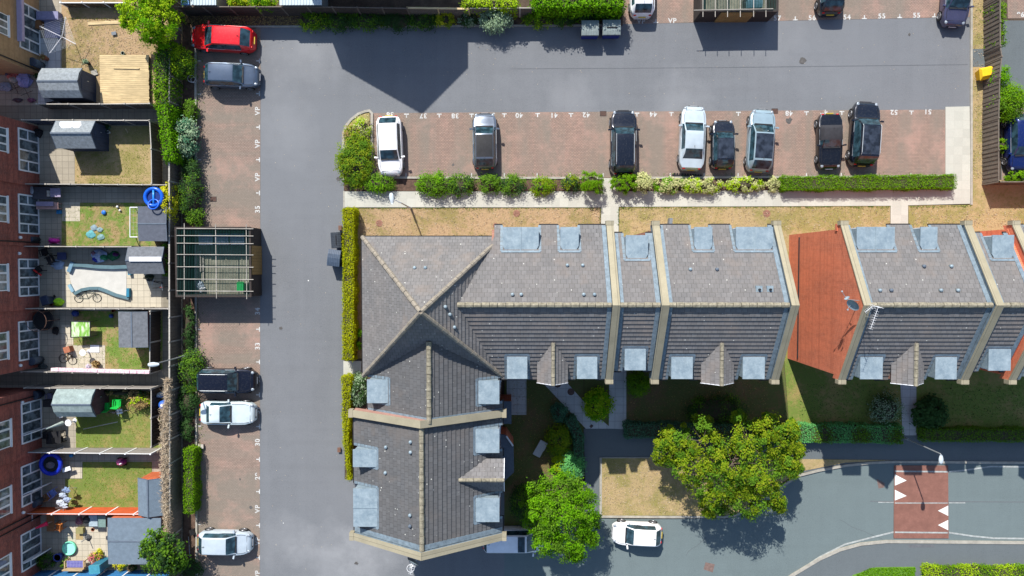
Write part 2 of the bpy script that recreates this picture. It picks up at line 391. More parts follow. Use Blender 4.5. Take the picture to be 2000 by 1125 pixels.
sheet('pavement', [(1140, 837), (1195, 837), (1500, 850), (3200, 850), (3200, 903), (1750, 901), (1650, 906), (1560, 924), (1480, 960), (1300, 985), (1175, 1010), (1145, 1010)], 0.06, M['asphalt_path'], 0.1)
sheet('pavement', [(1500, 1160), (1545, 1124), (1600, 1091), (1650, 1071), (1720, 1060), (3200, 1064), (3200, 1500), (1300, 1500)], 0.07, M['asphalt_path'], 0.1)
sheet('car_park', [(660, 936), (995, 936), (995, 1500), (660, 1500)], 0.0015, M['asphalt'])
# brick bays
sheet('parking_bays', [(385, 56), (509, 56), (507, 1400), (386, 1400)], 0.012, M['bay_x'])
sheet('parking_bays', [(724, 221), (1846, 214), (1850, 347), (684, 347)], 0.012, M['bay_y'])
sheet('parking_bays', [(1216, -120), (1894, -160), (1894, 33), (1216, 47)], 0.012, M['bay_y'])
sheet('neighbouring_car_park', [(1955, 40), (2600, 40), (2600, 352), (1955, 352)], 0.0, M['asphalt_path'])
sheet('parking_bays', [(1964, -120), (2300, -120), (2300, 36), (1968, 36)], 0.010, M['bay_y'])
sheet('parking_bays', [(1956, 195), (2300, 195), (2300, 352), (1956, 352)], 0.014, M['bay_y'])
# footpaths of pale slabs
sheet('footpath', [(672, 374), (1175, 374), (1175, 348), (1207, 348), (1207, 374), (1846, 370), (1846, 209), (1893, 208), (1895, 398), (1773, 401), (1773, 460), (1739, 460), (1739, 402), (1208, 404), (1208, 470), (1174, 470), (1174, 405), (672, 405)], 0.05, M['path'], 0.08)
sheet('footpath', [(671, 705), (706, 705), (706, 734), (671, 734)], 0.05, M['path'], 0.08)
sheet('footpath', [(1190, 700), (1223, 700), (1223, 838), (1145, 838), (1055, 742), (1099, 738), (1165, 812), (1189, 832)], 0.05, M['greypath'], 0.08)
sheet('footpath', [(1756, 700), (1789, 700), (1789, 850), (1762, 850)], 0.05, M['greypath'], 0.08)
sheet('footpath', [(990, 700), (1028, 700), (1028, 810), (990, 810)], 0.05, M['greypath'], 0.08)
# soil beds
sheet('planting_bed', [(672, 350), (1174, 350), (1174, 373), (672, 373)], 0.04, M['bark_litter'], 0.06)
sheet('planting_bed', [(1208, 350), (1528, 350), (1528, 372), (1208, 372)], 0.04, M['bark_litter'], 0.06)
sheet('planting_bed', [(672, 352), (671, 262), (680, 240), (700, 224), (722, 217), (724, 348)], 0.05, M['lawn_verge'], 0.06)
sheet('planting_bed', [(358, 0), (384, 0), (386, 1400), (360, 1400)], 0.03, M['bark_litter'], 0.05)
sheet('planting_bed', [(350, 18), (1216, 20), (1216, 50), (384, 53), (350, 53)], 0.035, M['bark_litter'], 0.05)
# lawns
sheet('lawn', [(697, 407), (1173, 406), (1173, 700), (697, 700)], 0.045, M['lawn_dry'], 0.06)
sheet('lawn', [(1209, 405), (1738, 403), (1738, 640), (1209, 640)], 0.045, M['lawn_verge'], 0.06)
sheet('lawn', [(1774, 402), (1898, 400), (1898, -300), (1924, -300), (1924, 352), (2300, 352), (2300, 640), (1774, 640)], 0.045, M['lawn_verge'], 0.06)
sheet('verge', [(1898, 96), (1923, 96), (1923, 131), (1898, 131)], 0.052, M['asphalt_path'])
sheet('verge', [(672, 407), (696, 407), (696, 936), (687, 936), (672, 800)], 0.03, M['bark_litter'], 0.05)
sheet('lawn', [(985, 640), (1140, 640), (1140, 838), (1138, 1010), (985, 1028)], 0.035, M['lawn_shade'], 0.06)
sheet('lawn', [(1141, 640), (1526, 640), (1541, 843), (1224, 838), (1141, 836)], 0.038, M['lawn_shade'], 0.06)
sheet('lawn', [(1527, 640), (2300, 640), (2300, 850), (1542, 846)], 0.038, M['lawn_g'], 0.06)
sheet('lawn', [(1175, 894), (1550, 896), (1740, 898), (1650, 903), (1563, 920), (1530, 939), (1480, 980), (1440, 1000), (1415, 1006), (1175, 1006)], 0.09, M['lawn_verge'], 0.1)
sheet('verge', [(1640, 1150), (1665, 1122), (1710, 1107), (1785, 1106), (1788, 1500), (1500, 1500)], 0.08, M['grass'], 0.05)
sheet('verge', [(1800, 1108), (3000, 1108), (3000, 1500), (1797, 1500)], 0.08, M['grass'], 0.05)
# back gardens
sheet('garden_paving', [(-400, -500), (330, -500), (330, 748), (-400, 748)], 0.02, M['patio'])
sheet('garden_paving', [(-400, 749), (331, 749), (331, 1500), (-400, 1500)], 0.021, M['patio'])
sheet('alley', [(-300, 206), (330, 206), (330, 245), (-300, 245)], 0.032, M['alleyslab'])
sheet('alley', [(-300, 722), (330, 722), (330, 752), (-300, 752)], 0.032, M['alleyslab'])
sheet('alley', [(319, 246), (357, 246), (357, 1400), (319, 1400)], 0.034, M['alleyslab'])
sheet('lawn', [(121, -60), (357, -60), (357, 205), (121, 205)], 0.046, M['lawn_dry'], 0.06)
sheet('lawn', [(147, 246), (318, 246), (318, 361), (147, 361)], 0.046, M['lawn_verge'], 0.06)
sheet('lawn', [(121, 396), (158, 396), (158, 396), (318, 396), (318, 480), (121, 480)], 0.046, M['lawn_gg'], 0.06)
sheet('garden_paving', [(122, 395), (157, 395), (157, 432), (122, 432)], 0.056, M['patio2'], 0.06)
sheet('garden_paving', [(122, 520), (316, 520), (316, 602), (122, 602)], 0.05, M['patio2'], 0.06)
sheet('lawn', [(144, 607), (318, 607), (318, 721), (144, 721)], 0.046, M['lawn_gg'], 0.06)
sheet('garden_paving', [(121, 674), (206, 674), (206, 721), (145, 721), (121, 721)], 0.056, M['patio2'], 0.06)
sheet('garden_paving', [(121, 634), (144, 634), (144, 673), (121, 673)], 0.056, M['patio2'], 0.06)
sheet('lawn', [(149, 764), (318, 764), (318, 874), (149, 874)], 0.046, M['lawn_g'], 0.06)
sheet('lawn', [(162, 902), (297, 902), (297, 1000), (128, 1000), (128, 935), (162, 935)], 0.046, M['lawn_g'], 0.06)
sheet('garden_paving', [(138, 902), (161, 902), (161, 934), (138, 934)], 0.056, M['patio2'], 0.06)
sheet('garden_paving', [(122, 1018), (214, 1018), (214, 1108), (122, 1108)], 0.05, M['patio2'], 0.06)
sheet('garden_paving', [(75, 75), (120, 75), (120, 205), (75, 205)], 0.044, M['greypath'])
# kerbs
def strip(mb, px, w, z0, z1):
    pts = [Vector(tuple(T(x, y, 0))[:2]) for x, y in px]
    for i in range(len(pts)-1):
        a, b = pts[i], pts[i+1]; d = (b-a).normalized(); n = Vector((-d.y, d.x))*w/2
        a2 = a-d*w*0.2 if i else a; b2 = b+d*w*0.2 if i < len(pts)-2 else b
        zz = z1+(0.0015 if i % 2 else 0)
        mb.prism([tuple(a2-n), tuple(b2-n), tuple(b2+n), tuple(a2+n)], z0, zz)
def kerb(px, w=0.15, z=0.11, mat='kerb', name='kerb'):
    mb = MB(); strip(mb, px, w, -0.02, z); return struct(name, mb, M[mat])
kerb([(383, 52), (384, 700), (386, 1400)], 0.14, 0.13)
kerb([(384, 53), (1212, 50)], 0.12, 0.1)
kerb([(726, 347), (1174, 348)]); kerb([(1208, 348), (1527, 346), (1846, 344)])
kerb([(671, 352), (671, 262), (676, 247), (686, 234), (700, 223), (713, 218), (722, 216.5), (727, 222), (727, 346)], 0.17)
kerb([(1896, -300), (1896, 400)], 0.15)
kerb([(672, 373), (672, 407)], 0.1, 0.06)
kerb([(1173, 893), (1173, 1008), (1300, 1009), (1415, 1009), (1440, 1004), (1462, 992), (1482, 978), (1510, 962), (1532, 946), (1560, 928), (1600, 918), (1650, 909), (1700, 903.5), (1750, 901.5), (2100, 904), (3000, 905)], 0.17)
kerb([(1500, 1162), (1545, 1124), (1600, 1091), (1640, 1073), (1680, 1062), (1730, 1057), (2100, 1060), (3000, 1061)], 0.2, 0.12)
kerb([(1176, 893.5), (1340, 893), (1550, 895)], 0.06, 0.1)
kerb([(120.5, 30), (120.5, 204)], 0.07, 0.09); 
# road markings
def line(px, w, name='road_marking', mat='marking', z0=0.016, z1=0.02):
    mb = MB(); strip(mb, px, w, z0, z1); return struct(name, mb, M[mat])
sheet('speed_table', [(1746, 909), (1851, 909), (1852, 1051), (1745, 1051)], 0.05, M['redroad'], 0.06)
tri = [[(1747, 926), (1770, 938), (1747, 948)], [(1747, 956), (1770, 968), (1747, 977)], [(1851, 987), (1831, 997), (1851, 1007)], [(1851, 1015), (1831, 1025), (1851, 1035)]]
M['marking_new'] = plain('fresh road paint', (0.66, 0.66, 0.62), 0.75, 0.08, 5.0)
for t in tri: sheet('road_marking', t, 0.056, M['marking_new'])
line([(1715, 981), (1745, 981)], 0.07, mat='marking_worn'); line([(1747, 982), (1850, 982)], 0.07, mat='marking_worn', z0=0.052, z1=0.056); line([(1853, 982), (1885, 982)], 0.08, mat='marking_worn')
line([(1747, 920), (1850, 921)], 0.11, mat='marking_worn', z0=0.052, z1=0.057); line([(1853, 921), (1886, 918), (1935, 911), (2010, 912)], 0.11, mat='marking_worn')
line([(1747, 1039), (1850, 1040)], 0.11, mat='marking_worn', z0=0.052, z1=0.057); line([(1853, 1040), (1900, 1047), (1940, 1051), (2100, 1053)], 0.12, mat='marking_worn')
line([(1745, 1039), (1700, 1050), (1650, 1063), (1600, 1088), (1560, 1115), (1530, 1150)], 0.12, mat='marking_worn')
for x in (1178, 1208): pass
def text(s, px, py, size, rz, mat='marking', z=0.018, name='bay_number'):
    c = bpy.data.curves.new(name, 'FONT'); c.body = s; c.size = size*0.95; c.align_x = 'CENTER'; c.align_y = 'CENTER'; c.offset = 0.013
    c.space_character = 1.15
    t = bpy.data.objects.new(name, c); COL.objects.link(t)
    bpy.context.view_layer.update()
    me = bpy.data.meshes.new_from_object(t.evaluated_get(bpy.context.evaluated_depsgraph_get()))
    bpy.data.objects.remove(t)
    o = bpy.data.objects.new(name, me); COL.objects.link(o); me.materials.clear(); me.materials.append(M[mat])
    p = T(px, py, 0); o.location = (p.x, p.y, z); o.rotation_euler = (0, 0, rz); o['kind'] = 'structure'
    return o
def tmark(px, py, d, z=0.018):   # d: direction of the stem in pixel space
    mb = MB(); p = T(px, py, 0); dx, dy = d[0], -d[1]
    n = (-dy, dx); b = 0.17; s_ = 0.19; w = 0.04
    mb.face([(p.x+n[0]*b-dx*w, p.y+n[1]*b-dy*w, z), (p.x-n[0]*b-dx*w, p.y-n[1]*b-dy*w, z), (p.x-n[0]*b+dx*w, p.y-n[1]*b+dy*w, z), (p.x+n[0]*b+dx*w, p.y+n[1]*b+dy*w, z)][::-1])
    mb.face([(p.x+n[0]*w+dx*w, p.y+n[1]*w+dy*w, z), (p.x-n[0]*w+dx*w, p.y-n[1]*w+dy*w, z), (p.x-n[0]*w+dx*s_*1.3, p.y-n[1]*w+dy*s_*1.3, z), (p.x+n[0]*w+dx*s_*1.3, p.y+n[1]*w+dy*s_*1.3, z)][::-1])
    struct('bay_marking', mb, M['marking'])
PI = math.pi
for x, y, s in ((762, 223.5, '36'), (827, 226, '37'), (889, 226, '38'), (1014, 225, '40'), (1082, 225, '41'), (1145, 224, '42'), (1276, 223, '44'), (1541, 221, '48'), (1609, 219, '49'), (1746, 219, '52'), (1812, 218, '51')):
    text(s, x, y, 0.52, PI)
text('39', 960, 225, 0.52, PI)
for x, y in ((794, 223), (858, 223), (921, 223), (985, 222.5), (1050, 222), (1115, 222), (1244, 221), (1311, 220), (1442, 219.5), (1575, 218.5), (1644, 218), (1780, 217)): tmark(x, y, (0, 1))
for x in (793, 857, 921, 985, 1049, 1113.5, 1178, 1309, 1375, 1441.5, 1575, 1643, 1711, 1779): line([(x, 338), (x, 345)], 0.07, 'bay_marking')
for x, y, s in ((1252, 42, 'VP'), (1313, 41, 'VP'), (1518, 36, '57'), (1586, 35.5, '56'), (1654, 34, '54'), (1722, 32, '55'), (1790, 30.5, '55'), (1993, 29, '96')): text(s, x, y, 0.52, 0)
for x, y in ((1281, 44), (1553, 39), (1688, 36.5), (1757, 34.5), (1825, 33)): tmark(x, y, (0, -1))
for y, s in ((217, 'VP'), (281, 'VP'), (346, 'VP'), (409, '35'), (608, '34'), (676, '33'), (740, '32'), (801, '31'), (864, '30'), (930, '29'), (994, 'VP'), (1057, 'VP'), (1122, 'VP')):
    text(s, 503.5, y, 0.52, PI/2)
for y in (119, 183, 248.5, 312, 377, 643, 707, 771, 833, 897, 960, 1026, 1089): tmark(507, y, (-1, 0))
for y in (119, 184, 248.5, 312, 643, 832, 897, 960, 1024): line([(385.5, y), (393, y)], 0.07, 'bay_marking')
# subtle seams and worn patches of the asphalt
def patch(px, c, name='asphalt_patch', z=0.005): sheet(name, px, z, c)
M['seam'] = plain('asphalt seam', (0.114, 0.120, 0.129), 0.9, 0.2)
M['patchm'] = asphalt('repair patch', (0.115, 0.118, 0.122), 0.06)
M['redpatch'] = plain('red patch', (0.17, 0.115, 0.10), 0.9, 0.3)
line([(1000, 134.5), (1400, 132), (1890, 126)], 0.045, 'asphalt_seam', 'seam', 0.003, 0.0055)
line([(1700, 979), (2100, 981)], 0.05, 'asphalt_seam', 'seam', 0.006, 0.0085)
sheet('asphalt_patch', [(1712, 935), (1728, 944), (1727, 952), (1716, 954)], 0.0065, M['redpatch'])
sheet('asphalt_patch', [(1378, 1098), (1396, 1102), (1392, 1118), (1374, 1112)], 0.0065, M['redpatch'])
sheet('asphalt_patch', [(1773, 1063), (1823, 1063), (1824, 1068), (1774, 1069)], 0.075, M['seam'])
def oil(x, y, r, seed):
    rr = random.Random(seed); p = T(x, y, 0); mb = MB(); n = 14
    mb.face([(p.x+math.cos(2*PI*k/n)*r*rr.uniform(0.5, 1.1), p.y+math.sin(2*PI*k/n)*r*rr.uniform(0.5, 1.1), 0.0165) for k in range(n)])
    struct('oil_stain', mb, M['oil'])
M['oil'] = plain('oil stain', (0.09, 0.085, 0.08), 0.7, 0.3)
for i, (x, y, r) in enumerate(((1568, 118, .28), (1541, 236, .3), (696, 1100, .16), (549, 641, .15), (1776, 67, .12), (661, 350, .2), (490, 991, .15), (885, 322, .13), (469, 936, .1))): oil(x, y, r, i)
# covers and gully grates
def cover(x, y, r, mat, label, name='manhole_cover', z=0.055):
    p = T(x, y, 0); mb = MB(); mb.lathe((p.x, p.y, z-0.03), [(r, 0), (r, 0.035), (r*0.92, 0.04)], 24); mb2 = MB()
    o = one(name, label, 'manhole cover', mb, M[mat], 'round inspection covers in the lawns and path')
    for k in (-1, 0, 1): mb2.obox((p.x, p.y+k*r*0.45), r*0.6, 0.012, z+0.008, z+0.016)
    mb2.build('tread_bar', M['brown_iron'], o)
M['coverred'] = plain('red brown cover', (0.25, 0.125, 0.085), 0.85, 0.2)
M['coverdk'] = plain('dark brown cover', (0.11, 0.07, 0.06), 0.85, 0.2)
cover(741, 436, .25, 'coverred', 'round red brown cover in the dry lawn left of the lamp post shadow')
cover(1009, 417, .25, 'coverred', 'round red brown cover in the dry lawn near the hip roof corner')
cover(968, 441, .2, 'coverred', 'small half hidden red brown cover beside the roof edge')
cover(1497, 417, .27, 'coverred', 'round red brown cover in the dry lawn above the double lead dormer')
cover(1089, 750, .26, 'coverdk', 'dark round cover on the diagonal path nearest the porch roof', z=0.06)
cover(1115, 765, .26, 'coverdk', 'dark round cover lower down the diagonal path', z=0.06)
def grate(x, y, label, a=0.0, s=0.23, z=0.02):
    p = T(x, y, 0); mb = MB(); mb.obox((p.x, p.y), s, s*0.8, z-0.01, z+0.006, a)
    o = one('gully_grate', label, 'drain grate', mb, M['gutter'], 'gully grates'); mb = MB()
    for k in range(-3, 4): mb.obox((p.x+k*s*0.26*math.cos(a), p.y+k*s*0.26*math.sin(a)), s*0.06, s*0.7, z+0.006, z+0.014, a)
    mb.build('grate_bar', M['brown_iron'], o)
grate(1178, 222, 'iron gully grate left of the black estate with roof rails'); grate(1513, 217, 'iron gully grate by the nose of the light grey hatchback')
grate(417, 389, 'worn grate set in the brick bay above number 35'); grate(1155, 832, 'small diamond grate at the foot of the diagonal path', PI/4, 0.12, 0.06)

# ================================================================== ROOFS AND WALLS
HE = 7.7; HR = 10.65; HP = 12.8; S_ = F/H
def XE(px, h=HE, py=590): return T(px, py, h).x
def YE(py, h=HE, px=1300): return T(px, py, h).y
def clip(poly, f):       # keep f>=0
    out = []
    for i in range(len(poly)):
        a, b = poly[i], poly[(i+1) % len(poly)]; fa, fb = f(a), f(b)
        if fa >= -1e-9: out.append(a)
        if (fa > 1e-9 and fb < -1e-9) or (fa < -1e-9 and fb > 1e-9):
            t = fa/(fa-fb); out.append(tuple(a[k]+(b[k]-a[k])*t for k in range(2)))
    return out
def slope(mb, pts, eave_a, eave_b, cuts=(), g=0.30, t=0.05):
    """pts: coplanar roof outline; courses run parallel to eave_a->eave_b; cuts: (u0,u1,v) notches from the eave"""
    O = Vector(eave_a); U = (Vector(eave_b)-O).normalized()
    P = [Vector(p) for p in pts]; N = None
    for i in range(len(P)-2):
        c = (P[i+1]-P[0]).cross(P[i+2]-P[0])
        if c.length > 1e-3: N = c.normalized(); break
    if N.z < 0: N = -N
    V = N.cross(U)
    if V.z < 0: V = -V
    uv = [((p-O).dot(U), (p-O).dot(V)) for p in P]
    cols = sorted(set([-1e3, 1e3]+[c[0] for c in cuts]+[c[1] for c in cuts])); base = []
    for i in range(len(cols)-1):
        a, b = cols[i], cols[i+1]; pc = clip(clip(uv, lambda q: q[0]-a), lambda q: b-q[0])
        if len(pc) < 3: continue
        for c in cuts:
            if abs(c[0]-a) < 1e-6 and abs(c[1]-b) < 1e-6: pc = clip(pc, lambda q: q[1]-c[2])
        if len(pc) < 3: continue
        base.append(pc)
    W3 = lambda q, d: O+U*q[0]+V*q[1]+N*d
    for pc in base:
        mb.face([W3(q, -0.04) for q in pc], list(pc))
        v0 = math.floor(min(q[1] for q in pc)/g)*g; vm = max(q[1] for q in pc)
        while v0 < vm-1e-6:
            b = clip(clip(pc, lambda q: q[1]-v0), lambda q: v0+g-q[1])
            if len(b) >= 3:
                lo = max(v0, min(q[1] for q in b))
                mb.face([W3(q, 0.006+t*(1-(q[1]-v0)/g)) for q in b], list(b))
                e = [q for q in b if abs(q[1]-lo) < 1e-5]
                if len(e) >= 2:
                    e0 = min(e); e1 = max(e); d = 0.006+t*(1-(lo-v0)/g)
                    mb.face([W3(e0, -0.035), W3(e1, -0.035), W3(e1, d), W3(e0, d)], [(e0[0], e0[1]), (e1[0], e1[1]), (e1[0], e1[1]+0.02), (e0[0], e0[1]+0.02)])
            v0 += g
def ridge_tiles(mb, a, b, r=0.155, step=0.45):
    a = Vector(a); b = Vector(b); L = (b-a).length; n = max(1, int(L/step)); d = (b-a)/n
    for k in range(n):
        p = a+d*k; q = a+d*(k+0.93); rr = r*(1+0.06*math.sin(k*2.3))
        mb.tube(p+Vector((0, 0, 0.0)), q+Vector((0, 0, 0.012)), rr, rr*0.95, 8)
yN = YE(440); yS = YE(740); yR = (YE(595, HR)+YE(597, HR))/2
yR = (yN+yS)/2
PW, PE = XE(709), XE(980); PN, PS = YE(463), YE(734)
PX, PY = (PW+PE)/2, (PN+PS)/2
WW1, WW2, WE = XE(718), XE(690), XE(981)
wxr = (WW1+WE)/2
mrow = (HR-HE)/(yN-yR); pk = (HP-HE)/(PE-PX); pky = (HP-HE)/(PY-PS)
def rowz(y): return HR-abs(y-yR)*mrow
xi = PE-(HR-HE)/pk       # where the row ridge meets the hip roof
ovh = 0.25
# side frames: (a along, b inward from eave, z)
def frame(side, e):
    return {'N': lambda a, b, z: (a, e-b, z), 'S': lambda a, b, z: (a, e+b, z), 'W': lambda a, b, z: (e+b, a, z), 'E': lambda a, b, z: (e-b, a, z)}[side]
def fbox(mb, Fm, a0, a1, b0, b1, z0, z1):
    p = Fm(a0, b0, z0); q = Fm(a1, b1, z1); mb.box(p[0], q[0], p[1], q[1], min(z0, z1), max(z0, z1))
def window(parent, Fm, a0, a1, z0, z1, b=0.0, nm=2, d=0.06, kind='window'):
    fr = MB(); w = 0.07
    fbox(fr, Fm, a0, a1, b-d, b+0.02, z0, z0+w); fbox(fr, Fm, a0, a1, b-d, b+0.02, z1-w, z1)
    for k in range(nm+1):
        a = a0+(a1-a0)*k/nm; c = min(max(a, a0+w/2), a1-w/2); fbox(fr, Fm, c-w/2, c+w/2, b-d-0.003, b+0.017, z0+w, z1-w)
    f = fr.build(kind, M['white'], parent)
    gl = MB(); fbox(gl, Fm, a0+w/2, a1-w/2, b-d*0.45, b-d*0.3, z0+w/2, z1-w/2); gl.build('pane', M['glass'], f)
    return f
def dormer_flat(parent, side, e, c, hw, zt, pitch, he=HE, joint=False, brickcheek=False):
    """lead flat roofed dormer flush with the wall"""
    Fm = frame(side, e); zb = zt-0.02; bend = (zt-he)/pitch+0.04
    d = MB(); cc = 0.34 if side == 'N' else 0.14
    pl_ = [Fm(c-hw, .16, 0), Fm(c+hw, .16, 0), Fm(c+hw, bend-cc, 0), Fm(c+hw-cc*.35, bend-cc*.35, 0), Fm(c+hw-cc, bend, 0), Fm(c-hw+cc, bend, 0), Fm(c-hw+cc*.35, bend-cc*.35, 0), Fm(c-hw, bend-cc, 0)]
    d.prism([q_[:2] for q_ in pl_], zt-0.07, zt+0.02)
    if joint: fbox(d, Fm, c-0.03, c+0.03, 0.15, bend+0.12, zt+0.02, zt+0.05)
    r = d.build('dormer', M['lead'], parent)
    for s in (-1, 1):
        k = MB(); a0 = c+s*(hw-0.08); a1 = c+s*(hw-0.02)
        q = [Fm(a0, ovh, he-0.3), Fm(a1, ovh, he-0.3), Fm(a1, bend, zt-0.4), Fm(a0, bend, zt-0.4), Fm(a0, ovh, zt-0.072), Fm(a1, ovh, zt-0.072), Fm(a1, bend, zt-0.072), Fm(a0, bend, zt-0.072)]
        k.hexa(q); k.build('cheek', M['lead'], r)
    fl = MB()
    for s in (-1, 1):
        a0, a1 = c+s*(hw+0.0), c+s*(hw+0.16)
        dn_ = 0.05
        q = [Fm(a0, 0.0, he+dn_), Fm(a1, 0.0, he+dn_), Fm(a1, bend, he+bend*pitch+dn_), Fm(a0, bend, he+bend*pitch+dn_)]
        fl.hexa([Vector(p)-Vector((0, 0, 0.05)) for p in q]+[Vector(p)+Vector((0, 0, 0.012)) for p in q])
    a0, a1 = c-hw-0.1, c+hw+0.1; q = [Fm(a0, bend-0.05, he+(bend-0.05)*pitch+0.045), Fm(a1, bend-0.05, he+(bend-0.05)*pitch+0.045), Fm(a1, bend+0.07, he+(bend+0.07)*pitch+0.045), Fm(a0, bend+0.07, he+(bend+0.07)*pitch+0.045)]
    fl.hexa([Vector(p)-Vector((0, 0, 0.05)) for p in q]+[Vector(p)+Vector((0, 0, 0.016)) for p in q])
    fl.build('flashing', M['lead2'], r)
    window(r, Fm, c-hw+0.12, c+hw-0.12, he-0.55, zt-0.12, ovh, 2 if hw < 1 else 4)
def dormer_gable(parent, side, e, c, hw, zr, ze, pitch, he=HE, mat='tile', front=-0.12):
    Fm = frame(side, e); V = lambda a, b, z: Vector(Fm(a, b, z))
    br = (zr-he)/pitch; be = (ze-he)/pitch; d = MB()
    for s in (-1, 1):
        pts = [V(c, front, zr), V(c, br, zr), V(c+s*hw, be, ze), V(c+s*hw, front, ze)]
        slope(d, pts, pts[3], pts[2])
    r = d.build('gabled_dormer', M[mat], parent)
    rt = MB(); ridge_tiles(rt, V(c, front-0.03, zr+0.02), V(c, br-0.05, zr+0.02), 0.12); rt.build('ridge_tile', M['ridge'], r)
    w = MB(); h2 = hw-0.12
    fbox(w, Fm, c-h2, c+h2, 0.05, be+0.1, he-2.4, ze-0.06)
    q = [V(c-h2, 0.052, ze-0.06), V(c+h2, 0.052, ze-0.06), V(c, 0.052, zr-0.16)]; w.face(q)
    w.build('dormer_wall', M['brick_mid'], r)
    bb = MB()
    for s in (-1, 1): bb.beam(V(c+s*hw, front-0.015, ze-0.05), V(c, front-0.015, zr-0.05), 0.04, 0.16)
    bb.build('bargeboard', M['white'], r)
    window(r, Fm, c-0.5, c+0.5, he-0.9, ze-0.2, 0.0, 2)
def parapet(parent, prof, axis, at, th, mat_top='coping', drop=0.5, up=0.40, wallm='lead2'):
    """prof: [(t,z)...] along the roof profile; axis 'x' = wall plane is x=at"""
    cp = MB(); wl = MB()
    P3 = (lambda t, o, z: (at+o, t, z)) if axis == 'x' else (lambda t, o, z: (t, at+o, z))
    for i in range(len(prof)-1):
        (t0, z0), (t1, z1) = prof[i], prof[i+1]
        for mb, w, a, b in ((cp, th/2, up-0.09, up), (wl, th/2-0.04, -drop, up-0.09)):
            q = [P3(t0, -w, z0+a), P3(t0, w, z0+a), P3(t1, w, z1+a), P3(t1, -w, z1+a)]
            mb.hexa(q+[P3(t0, -w, z0+b), P3(t0, w, z0+b), P3(t1, w, z1+b), P3(t1, -w, z1+b)])
    for t, z, s in ((prof[0][0], prof[0][1], -1), (prof[-1][0], prof[-1][1], 1)):
        sg = -1 if prof[0][0] > prof[-1][0] else 1
        ta, tb = t-0.01*sg*s, t+0.26*s*sg
        p = P3(ta, -th/2-0.02, z+up-0.42); q = P3(tb, th/2+0.02, z+up+0.03); cp.box(p[0], q[0], p[1], q[1], z+up-0.42, z+up+0.03)
    o = cp.build('parapet_coping', M[mat_top], parent)
    wl.build('parapet_wall', M[wallm], o)
    return o
def flash(parent, A, B, C, D, dz=0.08):
    m = MB(); q = [Vector(p)+Vector((0, 0, dz)) for p in (A, B, C, D)]
    m.hexa([p-Vector((0, 0, 0.05)) for p in q]+q); m.build('lead_flashing', M['lead2'], parent)
def vent(parent, px, py, zf, dark=False):
    # solve height on roof
    h = 9.0
    for _ in range(8): p = T(px, py, h); h = zf(p.x, p.y)
    p = T(px, py, h); mb = MB(); mb.lathe((p.x, p.y, h-0.05), [(0.105, 0), (0.105, 0.16), (0.07, 0.2)], 10)
    mb.build('roof_vent', M['lead_dark'] if dark else M['lead'], parent, True)
def gutter(parent, side, e, a0, a1, z=HE, skip=()):
    Fm = frame(side, e); xs = [a0]+[v for s in sorted(skip) for v in s]+[a1]
    for i in range(0, len(xs), 2):
        if xs[i+1]-xs[i] > 0.05: mb = MB(); fbox(mb, Fm, xs[i], xs[i+1], -0.10, 0.02, z-0.14, z-0.02); mb.build('gutter', M['gutter'], parent)
def house_windows(parent, side, e, xs, w=1.1, floors=((0.9, 2.1), (3.5, 4.8), (5.6, 6.8)), door=None):
    Fm = frame(side, e)
    for x in xs:
        for z0, z1 in floors:
            if door is not None and abs(x-door) < 0.1 and z0 < 2: continue
            window(parent, Fm, x-w/2, x+w/2, z0, z1, 0.0, 2)
    if door is not None:
        d = MB(); fbox(d, Fm, door-0.5, door+0.5, -0.06, 0.02, 0.05, 2.1); dd = d.build('door', M['fence_blue'], parent)
        k = MB(); fbox(k, Fm, door+0.33, door+0.4, -0.12, -0.06, 1.0, 1.12); k.build('handle', M['galv'], dd)
